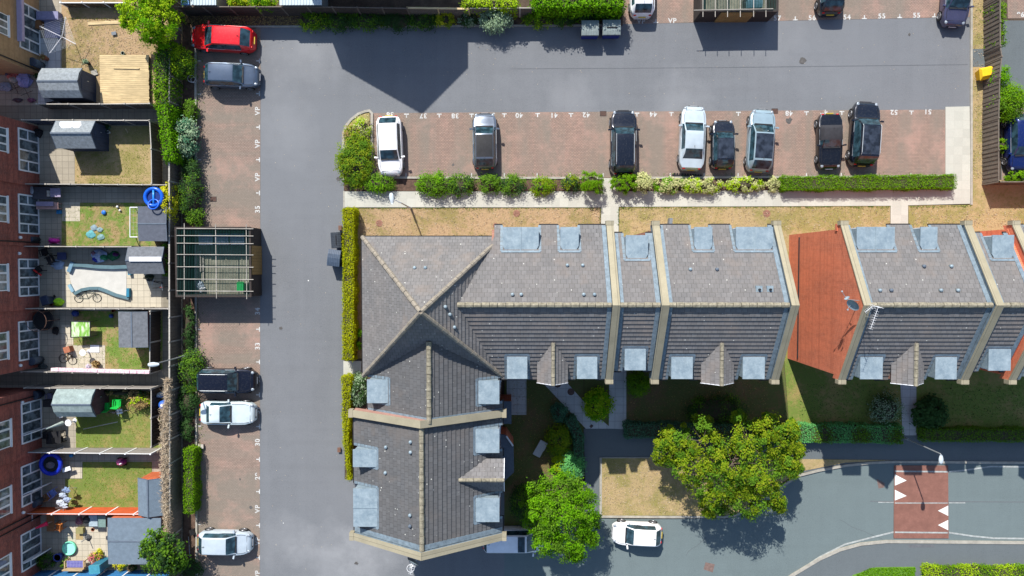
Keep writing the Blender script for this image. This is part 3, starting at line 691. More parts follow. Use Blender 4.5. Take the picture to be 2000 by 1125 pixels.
def row_block(name, label, x0, x1, yn, ys, Nd, Sd, walls_x, polyN=None, polyS=None, vents=(), fl=(True, True), sat=None, door=None, flat_z=None):
    """Nd/Sd: list of (kind, centre px, halfwidth m)"""
    root = thing(name, label, 'building', ((walls_x[0]+walls_x[1])/2, yR, 0), 'blocks of the grey roofed terrace')
    zN = rowz(yn); zS = rowz(ys)
    ft = MB()
    pn = polyN or [(x0, yn, zN), (x1, yn, zN), (x1, yR, HR), (x0, yR, HR)]
    ps = polyS or [(x0, ys, zS), (x1, ys, zS), (x1, yR, HR), (x0, yR, HR)]
    cn = []; cs = []; sl_ = 1/math.cos(math.atan(mrow))
    for k, c, hw in Nd:
        if k == 'F': cn.append((c-hw-pn[0][0], c+hw-pn[0][0], 0.75*sl_))
    for k, c, hw in Sd:
        if k == 'F': cs.append((c-hw-ps[0][0], c+hw-ps[0][0], 0.75*sl_))
    slope(ft, pn, pn[0], (pn[0][0]+1, pn[0][1], pn[0][2]), cn); slope(ft, ps, ps[0], (ps[0][0]+1, ps[0][1], ps[0][2]), cs)
    roof = ft.build('roof', M['tile'], root)
    rt = MB(); xr0 = pn[-1][0] if not polyN else xi
    ridge_tiles(rt, (xi if polyN else x0, yR, HR+0.03), (x1, yR, HR+0.03)); rt.build('ridge_tile', M['ridge'], roof)
    w = MB(); a, b = walls_x
    prof = [(yn-ovh, 0), (yn-ovh, zN-0.05), (yR, HR-0.18), (ys+ovh, zS-0.05), (ys+ovh, 0)]
    w.mesh([(a, y, z) for y, z in prof]+[(b, y, z) for y, z in prof], [(0, 1, 2, 3, 4), (9, 8, 7, 6, 5), (0, 5, 6, 1), (1, 6, 7, 2), (2, 7, 8, 3), (3, 8, 9, 4)])
    w.build('wall', M['brick_main' if walls_x[0] > xP3 else 'brick_mid'], root)
    for lst, side, e, z in ((Nd, 'N', yn, zN), (Sd, 'S', ys, zS)):
        for k, c, hw in lst:
            if k == 'F': dormer_flat(roof, side, e, c, hw, (8.68 if flat_z is None else flat_z), mrow, z, joint=hw > 1.0)
            else: dormer_gable(roof, side, e, c, hw, 9.25, 8.35, mrow, z)
        gutter(root, side, e, x0, x1, z, [(c-hw-0.05, c+hw+0.05) for k, c, hw in lst])
        house_windows(root, side, e-ovh if side == 'N' else e+ovh, [c for k, c, hw in lst], door=(lst[len(lst)//2][1] if side == 'S' and len(lst) > 1 else None))
    zr = lambda y: rowz(y)
    for i, (xx, s) in enumerate(((x0, 1), (x1, -1))):
        if fl[i]:
            wd = 0.26*s
            flash(roof, (xx, yn, zN), (xx+wd, yn, zN), (xx+wd, yR, HR), (xx, yR, HR)); flash(roof, (xx, yR, HR), (xx+wd, yR, HR), (xx+wd, ys, zS), (xx, ys, zS))
    for v in vents: vent(roof, v[0], v[1], lambda x, y: rowz(y)+0.05, len(v) > 2)
    return root, roof
prow = [(yN, HE), (yR, HR), (yS, HE)]
# parapet centre lines (x) from their pixels at eave and ridge
xP1 = (XE(1195, HE+.3)+XE(1199, HR+.3))/2; xP2 = (XE(1283, HE+.3)+XE(1296, HR+.3))/2; xP3 = (XE(1519, HE+.3)+XE(1549, HR+.3))/2
xP4 = (XE(1651, HE+.3)+XE(1688, HR+.3))/2; xP5 = (XE(1893, HE+.3)+XE(1945, HR+.3))/2; xP6 = (XE(1987, HE+.3)+XE(2044, HR+.3))/2
TH = 0.44
D = lambda px: XE(px, 8.7, 470)
def fd(*l): return [('F', (XE(a, 8.68, 590)+XE(b, 8.68, 590))/2, (XE(b, 8.68, 590)-XE(a, 8.68, 590))/2) for a, b in l]
def gd(a, b): return ('G', (XE(a, 8.35, 720)+XE(b, 8.35, 720))/2, (XE(b, 8.35, 720)-XE(a, 8.35, 720))/2)
# --- block A next to the hip roof
yPN = PN
xa = PE-(yN-yPN)*mrow/pk
pN = [(PE-0.45, yN, HE), (xP1-TH/2, yN, HE), (xP1-TH/2, yR, HR), (xi, yR, HR), (PE-(yN-yPN)*mrow/pk, yPN, rowz(yPN)), (PE-0.45, yPN, rowz(yPN))]
pN = [(PE-0.45, yN, HE), (xP1-TH/2, yN, HE), (xP1-TH/2, yR, HR), (xi, yR, HR), (PE-0.45, yPN, rowz(yPN))]
pS = [(PE, yS, HE), (xP1-TH/2, yS, HE), (xP1-TH/2, yR, HR), (xi, yR, HR)]
Sd = fd((990, 1030), (1127, 1167))+[gd(1050, 1108)]; Sd = [Sd[0], Sd[2], Sd[1]]
rA, roofA = row_block('terrace_block', 'grey tiled block joined to the hipped corner roof', PE-0.45, xP1-TH/2, yN, yS, fd((982, 1052), (1094, 1130)), Sd, (PE-0.6, xP1), pN, pS, [(1108, 518), (1138, 518), (1001, 575), (1018, 575), (1140, 575), (1161, 575)], (False, True))
parapet(rA, prow, 'x', xP1, TH)
# --- narrow block B
yNB, yNSB = YE(456), YE(722)
rB, roofB = row_block('terrace_block', 'narrow recessed grey tiled block between two close parapets', xP1+TH/2, xP2-TH/2, yNB, yNSB, fd((1220, 1263)), fd((1219, 1260)), (xP1+0.02, xP2-0.02), flat_z=9.0)
parapet(rB, prow, 'x', xP2, TH)
# --- block C
Sd = [fd((1312, 1354))[0], gd(1370, 1432), fd((1452, 1495))[0]]
rC, roofC = row_block('terrace_block', 'grey tiled block left of the orange brick gable wall', xP2+TH/2, xP3-TH/2, yN, yS, fd((1355, 1390), (1436, 1508)), Sd, (xP2+0.02, xP3-0.02), vents=[(1348, 526), (1400, 526, 1)])
parapet(rC, prow, 'x', xP3, TH)
for px in (1477, 1498):
    p = T(px, 564, 9.7); z = rowz(p.y); m = MB(); m.box(p.x-0.19, p.x+0.19, p.y-0.19, p.y+0.19, z-0.1, z+0.12)
    v = m.build('flue_base', M['lead'], roofC); m = MB(); m.tube((p.x, p.y-0.03, z+0.1), (p.x, p.y-0.03, z+0.26), 0.07); m.build('flue_pipe', M['black'], v)
# --- block D
Sd = [fd((1682, 1726))[0], gd(1741, 1803), fd((1829, 1871))[0]]
rD, roofD = row_block('terrace_block', 'grey tiled block showing its orange brick gable wall', xP4+TH/2, xP5-TH/2, yN, yS, fd((1671, 1745), (1795, 1828)), Sd, (xP4-TH/2+0.05, xP5-0.02), vents=[(1804, 520, 1), (1857, 520), (1718, 567), (1740, 567, 1), (1837, 567), (1870, 567)])
parapet(rD, prow, 'x', xP4, TH, wallm='brick_main'); parapet(rD, prow, 'x', xP5, TH)
# downpipe and corbels on the visible gable
dp = MB(); dx = xP4-TH/2-0.02; p = T(1555, 600, 2.0); dp.tube((dx, p.y+1.55-0.0, 0), (dx, p.y+1.55, 7.6), 0.045)
dp = MB(); dp.tube((dx, yN-1.55, 0), (dx, yN-1.55, 8.6), 0.05)
# the vertical pipe seen in the photograph
rE, roofE = row_block('terrace_block', 'narrow grey tiled block near the right edge of the picture', xP5+TH/2, xP6-TH/2-0.3, yNB, yNSB, fd((1928, 1970)), fd((1926, 1969)), (xP5+0.02, xP6-0.02), flat_z=9.0)
rF, roofF = row_block('terrace_block', 'grey tiled block cut off by the right edge of the picture', xP6+TH/2, xP6+8.6, yN, yS, [('F', xP6+1.9, 1.1)], [('F', xP6+1.4, 0.7), ('G', xP6+4.4, 1.0), ('F', xP6+7.2, 0.7)], (xP6-TH/2+0.02, xP6+8.6))
parapet(rF, prow, 'x', xP6, TH, wallm='brick_main')
# --- hipped corner block
rH = thing('corner_block', 'hipped pyramid roofed corner block of grey tiles', 'building', (PX, PY, 0), 'blocks of the grey roofed terrace')
m = MB(); ap = (PX, PY, HP)
cor = [(PW, PN, HE), (PE, PN, HE), (PE, PS, HE), (PW, PS, HE)]
for i in range(4):
    a, b = cor[i], cor[(i+1) % 4]; slope(m, [a, b, ap], a, b)
roofH = m.build('roof', M['tile'], rH)
m = MB()
for c in cor: ridge_tiles(m, Vector(c)+Vector((0, 0, 0.03)), Vector(ap)+Vector((0, 0, 0.03)), 0.14)
m.build('hip_tile', M['ridge_grey'], roofH)
m = MB(); m.box(PW+ovh, PE-ovh, PS+ovh, PN-ovh, 0, HE); m.build('wall', M['brick_mid'], rH)
gutter(rH, 'N', PN, PW, PE-0.45); gutter(rH, 'W', PW, PS, PN)
house_windows(rH, 'N', PN-ovh, [PX-2.4, PX, PX+2.4]); house_windows(rH, 'W', PW+ovh, [PY-2.4, PY, PY+2.4])
pz = lambda x, y: min(HP-(abs(x-PX))*pk, HP-abs(y-PY)*pky)+0.05
for v in ((810, 523), (831, 523), (870, 599), (879, 614), (888, 639)): vent(roofH, v[0], v[1], pz)
# --- south wing 1 (darker tile tone)
xr = wxr; yPar = YE(806, HE); yEnd = YE(1045, HE)
mw = (HR-HE)/(WE-xr)
yi1 = PS+(HR-HE)/pky
mw1 = (HR-HE)/(xr-WW1)
rW1 = thing('wing_block', 'short south wing with two lead dormers below the hipped roof', 'building', (xr, (PS+yPar)/2, 0), 'blocks of the grey roofed terrace')
m = MB()
yd = (YE(742, 8.68)+YE(787, 8.68))/2; hwd = 0.72
pw = [(WW1, yPar, HE), (WW1, PS, HE), (xr, yi1, HR), (xr, yPar, HR)]; pe = [(WE, yPar, HE), (WE, PS, HE), (xr, yi1, HR), (xr, yPar, HR)]
slope(m, pw, pw[0], pw[1], [(yd-hwd-yPar, yd+hwd-yPar, 0.8)]); slope(m, pe, pe[0], pe[1], [(yd-hwd-yPar-0.05, yd+hwd-yPar-0.05, 0.8)])
roof = m.build('roof', M['tile_dark'], rW1)
m = MB(); ridge_tiles(m, (xr, yPar, HR+.03), (xr, yi1, HR+.03)); m.build('ridge_tile', M['ridge'], roof)
dormer_flat(roof, 'W', WW1, yd, hwd, 8.75, mw1); dormer_flat(roof, 'E', WE, yd-0.05, hwd, 8.75, mw)
m = MB(); m.box(WW1+ovh, WE-ovh, yPar, PS+ovh, 0, HE-0.02); m.build('wall', M['brick_mid'], rW1)
flash(roof, (WW1, yPar, HE), (WW1, yPar+.3, HE), (xr, yPar+.3, HR), (xr, yPar, HR)); flash(roof, (xr, yPar, HR), (xr, yPar+.3, HR), (WE, yPar+.3, HE), (WE, yPar, HE))
gutter(rW1, 'E', WE, yPar, PS, skip=[(yd-hwd, yd+hwd)]); gutter(rW1, 'W', WW1, yPar, PS, skip=[(yd-hwd, yd+hwd)])
house_windows(rW1, 'E', WE-ovh, [yd]); house_windows(rW1, 'W', WW1+ovh, [yd])
# --- south wing 2
xr2 = (WW2+WE)/2; yT = yPar-0.25; mw2 = (HR-HE)/(WE-xr2)
rW2 = thing('wing_block', 'long south wing ending in a stone coped gable by the road', 'building', (xr2, (yT+yEnd)/2, 0), 'blocks of the grey roofed terrace')
prof2 = [(WW2, HE), (xr2, HR), (WE, HE)]
parapet(rW2, prof2, 'y', yPar, TH, 'coping_y', wallm='salmon'); 
yE1 = yEnd+0.22
m = MB(); Wd = [(YE(895, 8.68), 0.55), (YE(992, 8.68), 1.25)]; Ed = [(YE(861, 8.68), 0.74), (YE(996, 8.68), 0.74)]
Wd = [((YE(881, 8.68)+YE(910, 8.68))/2, 0.54), ((YE(957, 8.68)+YE(1027, 8.68))/2, 1.18)]
pw = [(WW2, yE1, HE), (WW2, yT, HE), (xr2, yT, HR), (xr2, yE1, HR)]; pe = [(WE, yE1, HE), (WE, yT, HE), (xr2, yT, HR), (xr2, yE1, HR)]
slope(m, pw, pw[0], pw[1], [(c-h_-yE1, c+h_-yE1, .8) for c, h_ in Wd]); slope(m, pe, pe[0], pe[1], [(c-h_-yE1, c+h_-yE1, .8) for c, h_ in Ed])
roof2 = m.build('roof', M['tile_dark'], rW2)
m = MB(); ridge_tiles(m, (xr2, yE1, HR+.03), (xr2, yT, HR+.03)); m.build('ridge_tile', M['ridge'], roof2)
for c, h_ in Wd: dormer_flat(roof2, 'W', WW2, c, h_, 8.75, mw2, joint=h_ > 1)
for c, h_ in Ed: dormer_flat(roof2, 'E', WE, c, h_, 8.75, mw2)
cg = (YE(897, 8.3)+YE(958, 8.3))/2; dormer_gable(roof2, 'E', WE, cg, 0.98, 9.4, 8.35, mw2)
m = MB(); pr = [(WW2+ovh, 0), (WW2+ovh, HE-.05), (xr2, HR-.2), (WE-ovh, HE-.05), (WE-ovh, 0)]
m.mesh([(x, yT, z) for x, z in pr]+[(x, yEnd, z) for x, z in pr], [(0, 1, 2, 3, 4), (9, 8, 7, 6, 5), (0, 5, 6, 1), (1, 6, 7, 2), (2, 7, 8, 3), (3, 8, 9, 4)]); m.build('wall', M['brick_mid'], rW2)
parapet(rW2, prof2, 'y', yEnd, TH, 'coping_y')
y_ = yE1; flash(roof2, (WW2, y_, HE), (WW2, y_+.3, HE), (xr2, y_+.3, HR), (xr2, y_, HR)); flash(roof2, (xr2, y_, HR), (xr2, y_+.3, HR), (WE, y_+.3, HE), (WE, y_, HE))
gutter(rW2, 'E', WE, yE1, yT, skip=[(c-h_, c+h_) for c, h_ in Ed]+[(cg-.98, cg+.98)]); gutter(rW2, 'W', WW2, yE1, yT, skip=[(c-h_, c+h_) for c, h_ in Wd])
house_windows(rW2, 'E', WE-ovh, [c for c, h_ in Ed]+[cg]); house_windows(rW2, 'W', WW2+ovh, [c for c, h_ in Wd])
wz = lambda x, y: HR-abs(x-xr2)*mw2+0.05
for v in ((802, 863), (802, 883), (801, 1006), (801, 1027, 1), (754, 873), (753, 923)): vent(roof2, v[0], v[1], wz, len(v) > 2)
# ground floor bays on the east side of the wing
def flatbay(px, z, label, parent):
    poly = [tuple(T(x, y, z))[:2] for x, y in px]; m = MB(); m.prism(poly, z-0.12, z); r = m.build('bay_roof', M['lead_dark'], parent)
    c = (sum(p[0] for p in poly)/len(poly), sum(p[1] for p in poly)/len(poly))
    m = MB(); m.prism([(c[0]+(p[0]-c[0])*.93, c[1]+(p[1]-c[1])*.93) for p in poly], 0, z-.125); m.build('bay_wall', M['brick_main'], r)
    return r
b = flatbay([(975, 848), (988, 850), (1003, 872), (1004, 922), (984, 941), (975, 941)], 2.9, '', rW2)
m = MB(); m.tube(T(989, 852, 3.0), T(1002, 871, 3.0), 0.06); m.build('white_rail', M['white'], b)
flatbay([(975, 784), (999, 784), (999, 828), (975, 828)], 2.9, '', rW1)
# gable wall downpipe on block D
m = MB(); yd_ = T(1558, 460, 0)
p0 = T(1558, 590, 0); 
for _x in (0,):
    # a pipe standing close to the left end of the visible wall
    m.tube((xP4-TH/2+.0, yN-0.5, 1.95), (xP4-TH/2+.0, yS+.5, 1.95), 0.045)
m.build('wall_pipe', M['black'], rD)
for b_ in (rD, rC):
    m = MB()
    x_ = xP4 if b_ is rD else xP3
    m.box(x_-TH/2-0.01, x_-TH/2+0.2, yN-0.35, yN+0.1, HE-0.35, HE-0.1); m.build('corbel', M['brick_main'], b_)
# house beyond the top edge whose gable shades the car park
gx0, gx1 = T(590, -74).x, T(836, -74).x; gy = T(713, -74).y; gm = (gx0+gx1)/2
rG = thing('terrace_block', 'brick gabled house beyond the top edge shading the car park', 'building', (gm, gy+4, 0))
m = MB(); pr = [(gx0, 0), (gx0, 7.7), (gm, 11.0), (gx1, 7.7), (gx1, 0)]; yb = gy+12
m.mesh([(x, gy, z) for x, z in pr]+[(x, yb, z) for x, z in pr], [(0, 1, 2, 3, 4)[::-1], (9, 8, 7, 6, 5)[::-1], (0, 5, 6, 1)[::-1], (3, 8, 9, 4)[::-1]]); m.build('wall', M['brick_mid'], rG)
m = MB()
for x in (gx0, gx1): slope(m, [(x, gy, 7.7), (x, yb, 7.7), (gm, yb, 11.05), (gm, gy, 11.05)], (x, gy, 7.7), (x, yb, 7.7))
m.build('roof', M['tile'], rG)
house_windows(rG, 'S', gy-0.0, [gm-2.5, gm+2.5])
# ================================================================== CARS
TYPES = {  # r0 rear glass bottom, r1 roof rear, f roof front, c cowl, deck height factor, belt, hood, nose
 'hatch': (.045, .16, .60, .735, .70, .92, .80, .55), 'suv': (.035, .12, .60, .72, .68, .95, .86, .62),
 'saloon': (.17, .31, .585, .71, .95, .88, .78, .55), 'coupe': (.14, .235, .42, .585, .92, .86, .80, .55),
 'sport': (.22, .27, .50, .62, .90, .84, .76, .5), 'mpv': (.03, .08, .72, .86, .72, 1.0, .9, .6)}
PAINT = {}
def car(label, px, py, L, Wd, Ht, typ, col, head, roof=None, rails=False, metal=0.35, rough=0.3, hz=0.6, arch=False, cat='car', name='parked_car', dark=None):
    root = thing(name, label, cat, (0, 0, 0), 'parked cars')
    key = tuple(col)
    if key not in PAINT: PAINT[key] = paint('car paint', col, metal, rough)
    pm = PAINT[key]
    r0, r1, f, c, dk, belt, hood, nose = TYPES[typ]
    zd = belt*(1.0 if typ in ('saloon', 'coupe', 'sport') else 1.03)+(0.07 if typ == 'saloon' else 0.02)
    ss = [0, .012, .035]+([r0*0.6] if r0 > .08 else [])+[r0, (r0+r1)/2, r1, r1+.03]
    n = 5; ss += [r1+.03+(f-.02-r1-.03)*k/n for k in range(1, n)]
    ss += [f-.02, f, f+(c-f)/3, f+2*(c-f)/3, c, c+.012, c+(.93-c)*.35, c+(.93-c)*.7, .93, .965, .988, 1.0]
    ss = sorted(set(round(s, 4) for s in ss))
    K = [(0, .42), (.010, zd*.72), (.03, zd*.93), (max(r0, .034), zd), ((r0+r1)/2, zd+(Ht-zd)*.58), (r1, Ht-.045), (r1+.03, Ht-.02), ((r1+f)/2, Ht), (f-.02, Ht-.035), (f, Ht-.06), ((f+c)/2, belt+.06+(Ht-.06-belt-.06)*.53), (c, belt+.07), (c+.012, belt+.04), (.93, hood), (.965, hood-.07), (.988, nose+.05), (1.0, .40)]
    K = sorted(K)
    zt = lambda s: float(np.interp(s, [k[0] for k in K], [k[1] for k in K]))
    hw = Wd/2
    def wid(s):
        e = min(s, 1-s); a = min(1, e/(.16 if s < .5 else .22)); base = 0.62+0.38*(1-(1-a)**2.7)
        return hw*base*(1-0.035*max(0, (abs(s-.45)-.25)))
    rows = []
    for s in ss:
        x = (s-.5)*L; w = wid(s); z = zt(s); bl = belt+(0.03 if s < .5 else 0.0)
        if s > c: bl = belt-(s-c)/(1-c)*.16
        zsh = min(bl, z-.045); a = max(0, min(1, (z-bl)/(Ht-bl)))
        wr = (1-a)*w*.80+a*hw*.735; wj5 = w*.915
        z6 = zsh+.02+(z-zsh)*.80
        z6 = min(z6, z-.012)
        w6 = wr if a > .12 else w*.86
        rr = [(w*.90, .20), (w*.985, .30), (w, min(.55, z*.8)), (w*.99, max(.3, zsh-.07)), (w*.955, zsh), (wj5, zsh+.012), (w6, z6), (w6-.07, z-.012), (w6*.5, z-.003+.012), (0, z+.015)]
        rr = [(y, max(zz, .2)) for y, zz in rr]
        rows.append([(x, y, zz) for y, zz in rr]+[(x, -y, zz) for y, zz in rr[-2::-1]])
    m_ = len(rows[0]); parts = {'body': MB(), 'windscreen': MB(), 'rear_window': MB(), 'side_window': MB(), 'side_window2': MB(), 'roof_panel': MB(), 'sill': MB()}
    bp = (r1+f)/2+.01
    for i in range(len(ss)-1):
        sm = (ss[i]+ss[i+1])/2
        for j in range(m_-1):
            jj = j if j < 9 else 17-j
            q = [rows[i][j], rows[i+1][j], rows[i+1][j+1], rows[i][j+1]]; k = 'body'
            if jj >= 7:
                if f < sm < c: k = 'windscreen'
                elif r0 <= sm < r1: k = 'rear_window'
                elif roof and r1+.02 < sm < f-.01: k = 'roof_panel'
            elif jj == 5 and r1+.0 < sm < c-.02 and zt(sm)-belt > .12: k = 'side_window' if j < 9 else 'side_window2'
            elif jj == 0: k = 'sill'
            if roof == 'soft' and r1-.05 < sm < f and jj >= 5: k = 'roof_panel'
            parts[k].face(q)
    # weld helper
    def weld(mb):
        d = {}; vs = []; fs = []
        for fc in mb.f:
            g = []
            for i in fc:
                p = tuple(round(t, 4) for t in mb.v[i])
                if p not in d: d[p] = len(vs); vs.append(p)
                g.append(d[p])
            g = [g[i] for i in range(len(g)) if g[i] != g[i-1]]
            if len(g) >= 3: fs.append(g)
        o = MB(); o.mesh(vs, fs); return o
    b = parts['body']; b.face(rows[0][::-1]); b.face(rows[-1])
    b.face([rows[i][0] for i in range(len(ss))]+[rows[i][-1] for i in range(len(ss)-1, -1, -1)])
    body = weld(b).build('body', pm, root, True)
    try:
        body.data.set_sharp_from_angle(angle=math.radians(38))
    except Exception: pass
    rm = {'glass': M['sunroof'], 'black': M['black'], 'soft': M['softtop'], None: pm}[roof]
    for k, nm, mt in (('windscreen', 'windscreen', M['carglass']), ('rear_window', 'rear_window', M['carglass']), ('side_window', 'side_window', M['carglass']), ('side_window2', 'side_window', M['carglass']), ('roof_panel', 'roof_panel', rm), ('sill', 'sill', M['cartrim'])):
        if parts[k].f: weld(parts[k]).build(nm, mt, root, True)
    if typ != 'sport':
        t = MB(); xf = ((f+c)/2-.5)*L
        for sg in (-1, 1): t.obox((xf-.28, sg*hw*.36), .10, .17, zt((f+c)/2)+.002-.12, zt((f+c)/2)-.06)
        t.build('headrest', M['cartrim'], root)
    # wiper cowl, shut lines
    t = MB(); xc = (c-.5)*L; t.beam((xc+.03, -hw*.70, zt(c)+.022), (xc+.03, hw*.70, zt(c)+.022), .09, .03)
    t.beam((xc-.16, -hw*.5, zt(c)+.06), (xc+.0, -hw*.05, zt(c)+.05), .03, .02); t.beam((xc-.16, hw*.1, zt(c)+.06), (xc+.0, hw*.55, zt(c)+.05), .03, .02)
    t.build('wiper_cowl', M['cartrim'], root)
    sl2 = MB()
    for sg in (-1, 1):
        for u0, u1 in ((c+.02, .90),):
            pts = []
            for k in range(5):
                s = u0+(u1-u0)*k/4; w = wid(s); z = zt(s); pts.append(((s-.5)*L, sg*w*.80, z+.004))
            for k in range(4): sl2.beam(pts[k], pts[k+1], .018, .012)
    p0 = ((.925-.5)*L, -wid(.92)*.78, zt(.925)+.006); sl2.beam(p0, (p0[0], -p0[1], p0[2]), .02, .014)
    sl2.build('bonnet_seam', M['cartrim'], root)
    # grille, bumper
    t = MB(); t.box(L/2-.06, L/2+.012, -hw*.42, hw*.42, .40, nose-.02); t.build('grille', M['cartrim'], root)
    t = MB(); t.box(L/2-.02, L/2+.022, -.26, .26, .42, .53); t.build('number_plate', M['white'], root)
    t = MB(); t.box(-L/2-.022, -L/2+.02, -.26, .26, .55, .66); t.build('number_plate', M['plate_y'], root)
    for sg in (-1, 1):
        for s, nm, mt in ((.945, 'headlight', 'lens'), (.022, 'taillight', 'redlens')):
            w = wid(s); x = (s-.5)*L; z = zt(s) if s > .5 else zd*.86
            t = MB(); d = .16 if s > .5 else .07
            y0 = w*.90
            t.lathe((x, sg*(y0-.05), z-.10), [(.03, 0), (.13, .04), (.12, .095), (.05, .118)], 12, 1.25 if s > .5 else .45, .85)
            t.build(nm, M[mt], root, True)
        t = MB(); xm = ((c-.035)-.5)*L; t.obox((xm, sg*(hw+.09)), .055, .10, belt-.02, belt+.12, sg*.15); t.beam((xm, sg*(hw*.9), belt+.02), (xm, sg*(hw+.05), belt+.02), .06, .04)
        t.build('wing_mirror', pm if not dark else M['cartrim'], root)
        t = MB(); yb_ = sg*hw*.945; zb_ = belt+.02
        t.tube(((r1+.02-.5)*L, yb_, zb_), ((c-.03-.5)*L, yb_, zb_-.01), .016, .016, 6); t.build('highlight_strip', M['galv'], root)  # bright strip added to stand in for highlights along the car's edges
        if rails:
            t = MB(); y = sg*hw*.66; t.tube(((r1+.02-.5)*L, y, Ht-.03), ((r1+.05-.5)*L, y, Ht+.05), .022); t.tube(((r1+.05-.5)*L, y, Ht+.05), ((f-.03-.5)*L, y, Ht+.05), .022); t.tube(((f-.03-.5)*L, y, Ht+.05), ((f-.5)*L, y, Ht-.05), .022)
            t.build('roof_rail', M['galv'], root)
        y = sg*(hw*1.0-.005)
        for s in (.30, .50): t = MB(); t.beam(((s-.5)*L-.09, y, belt-.13), ((s-.5)*L+.09, y, belt-.13), .03, .03); t.build('door_handle', pm, root)
        for s in (.175, .815):
            x = (s-.5)*L; wy = sg*(wid(s)-.10); R = .33 if typ != 'suv' else .37
            wh = MB(); wh.tube((x, wy-.115, R), (x, wy+.115, R), R, R, 24); w_ = wh.build('wheel', M['tyre'], root)
            ri = MB(); yy = wy+sg*.116
            for k in range(5):
                a = 2*PI*k/5; ri.beam((x, yy, R), (x+math.cos(a)*R*.62, yy, R+math.sin(a)*R*.62), .02, .07)
            ri.torus((x, yy, R), R*.64, .025, 20, 6, (0, 1, 0)); ri.build('rim', M['rim'], w_)
    t = MB(); t.beam(((r1+.05-.5)*L, 0, Ht), ((r1+.015-.5)*L, 0, Ht+.07), .02, .03); t.build('aerial', M['black'], root)
    p = T(px, py, hz); root.location = (p.x, p.y, 0.014); root.rotation_euler = (0, 0, math.radians(head))
    return root
M['softtop'] = plain('black fabric hood', (0.03, 0.03, 0.035), 0.9, 0.2)
RED = (0.62, 0.006, 0.012); WHT = (0.74, 0.76, 0.78); BLK = (0.008, 0.011, 0.02); NAVY = (0.007, 0.009, 0.020); SILV = (0.42, 0.46, 0.50); LGREY = (0.17, 0.24, 0.28); DGREY = (0.075, 0.10, 0.14)
car('red family hatchback with its rear towards the car park, top left', 436, 76, 4.55, 1.80, 1.50, 'hatch', RED, 176.5, rails=False, metal=0.05)
car('grey blue hatchback parked just below the red car', 453, 148, 3.95, 1.70, 1.48, 'hatch', (0.085, 0.115, 0.165), -2, metal=0.45)
car('dark navy off-roader beside the overgrown bed on the left', 443, 743, 4.35, 1.78, 1.60, 'suv', NAVY, -0.5, rails=True, metal=0.5)
car('white two door coupe with a long bonnet, below the navy car', 445, 806, 4.05, 1.72, 1.32, 'coupe', (0.54, 0.62, 0.64), -1, metal=0.1)
car('pale silver hatchback at the foot of the left hand bays', 440, 1059, 3.95, 1.72, 1.50, 'hatch', (0.46, 0.53, 0.58), -1, metal=0.15)
car('white hatchback next to the kidney shaped shrub bed', 762, 285, 4.30, 1.80, 1.48, 'hatch', (0.80, 0.80, 0.80), 272, metal=0.0)
car('dark grey car reflecting a pale sky, alone in the middle row', 947, 276, 4.05, 1.75, 1.50, 'hatch', (0.13, 0.155, 0.195), 90.5, metal=0.5, rough=0.22, roof='black')
car('black estate with silver roof rails in the middle row', 1217, 279, 4.65, 1.88, 1.66, 'suv', BLK, 90, rails=True, metal=0.3, rough=0.2)
car('pale silver saloon in the middle row', 1352, 270, 4.60, 1.80, 1.42, 'saloon', (0.42, 0.49, 0.53), 87.5, metal=0.15)
car('small black hatchback between the silver saloon and the light grey car', 1411, 283, 3.50, 1.62, 1.50, 'hatch', BLK, 90, metal=0.3, roof='glass')
car('light grey blue hatchback with a dark panoramic roof', 1485, 275, 4.50, 1.84, 1.55, 'hatch', (0.22, 0.30, 0.345), 86.5, roof='glass', metal=0.1)
car('black open-style roadster with a fabric hood', 1620, 276, 3.95, 1.72, 1.28, 'sport', (0.008, 0.010, 0.016), 271, roof='soft', metal=0.4)
car('large black off-roader at the right end of the middle row', 1687, 262, 4.60, 1.90, 1.76, 'suv', BLK, 87, roof='glass', rails=True, metal=0.35)
car('white hatchback cut by the top edge with red rear lights', 1254, -24, 4.2, 1.76, 1.45, 'hatch', WHT, 90, metal=0.1)
car('black hatchback cut by the top edge beside bay 54', 1622, -30, 4.3, 1.80, 1.48, 'hatch', BLK, 90, metal=0.3)
car('violet grey hatchback cut by the top edge at the right', 1866, -8, 4.3, 1.80, 1.48, 'hatch', (0.07, 0.07, 0.13), 267, metal=0.4)
car('royal blue car beyond the fence at the right edge', 1990, 278, 4.15, 1.74, 1.46, 'hatch', (0.006, 0.018, 0.11), 272, metal=0.3)
car('small white hatchback parked along the kerb of the dry grass island', 1244, 1042, 3.62, 1.63, 1.48, 'hatch', (0.80, 0.80, 0.80), 177.5, metal=0.0)
vn = car('pale lilac white people carrier half hidden by the tree and gable', 1002, 1053, 4.5, 1.76, 1.62, 'mpv', (0.80, 0.82, 0.86), 0, metal=0.05, roof=None)
m = MB(); m.box(.35, .85, -.55, .55, 1.58, 1.645); o_ = m.build('sunroof', M['carglass'], None, origin=False); o_.parent = vn

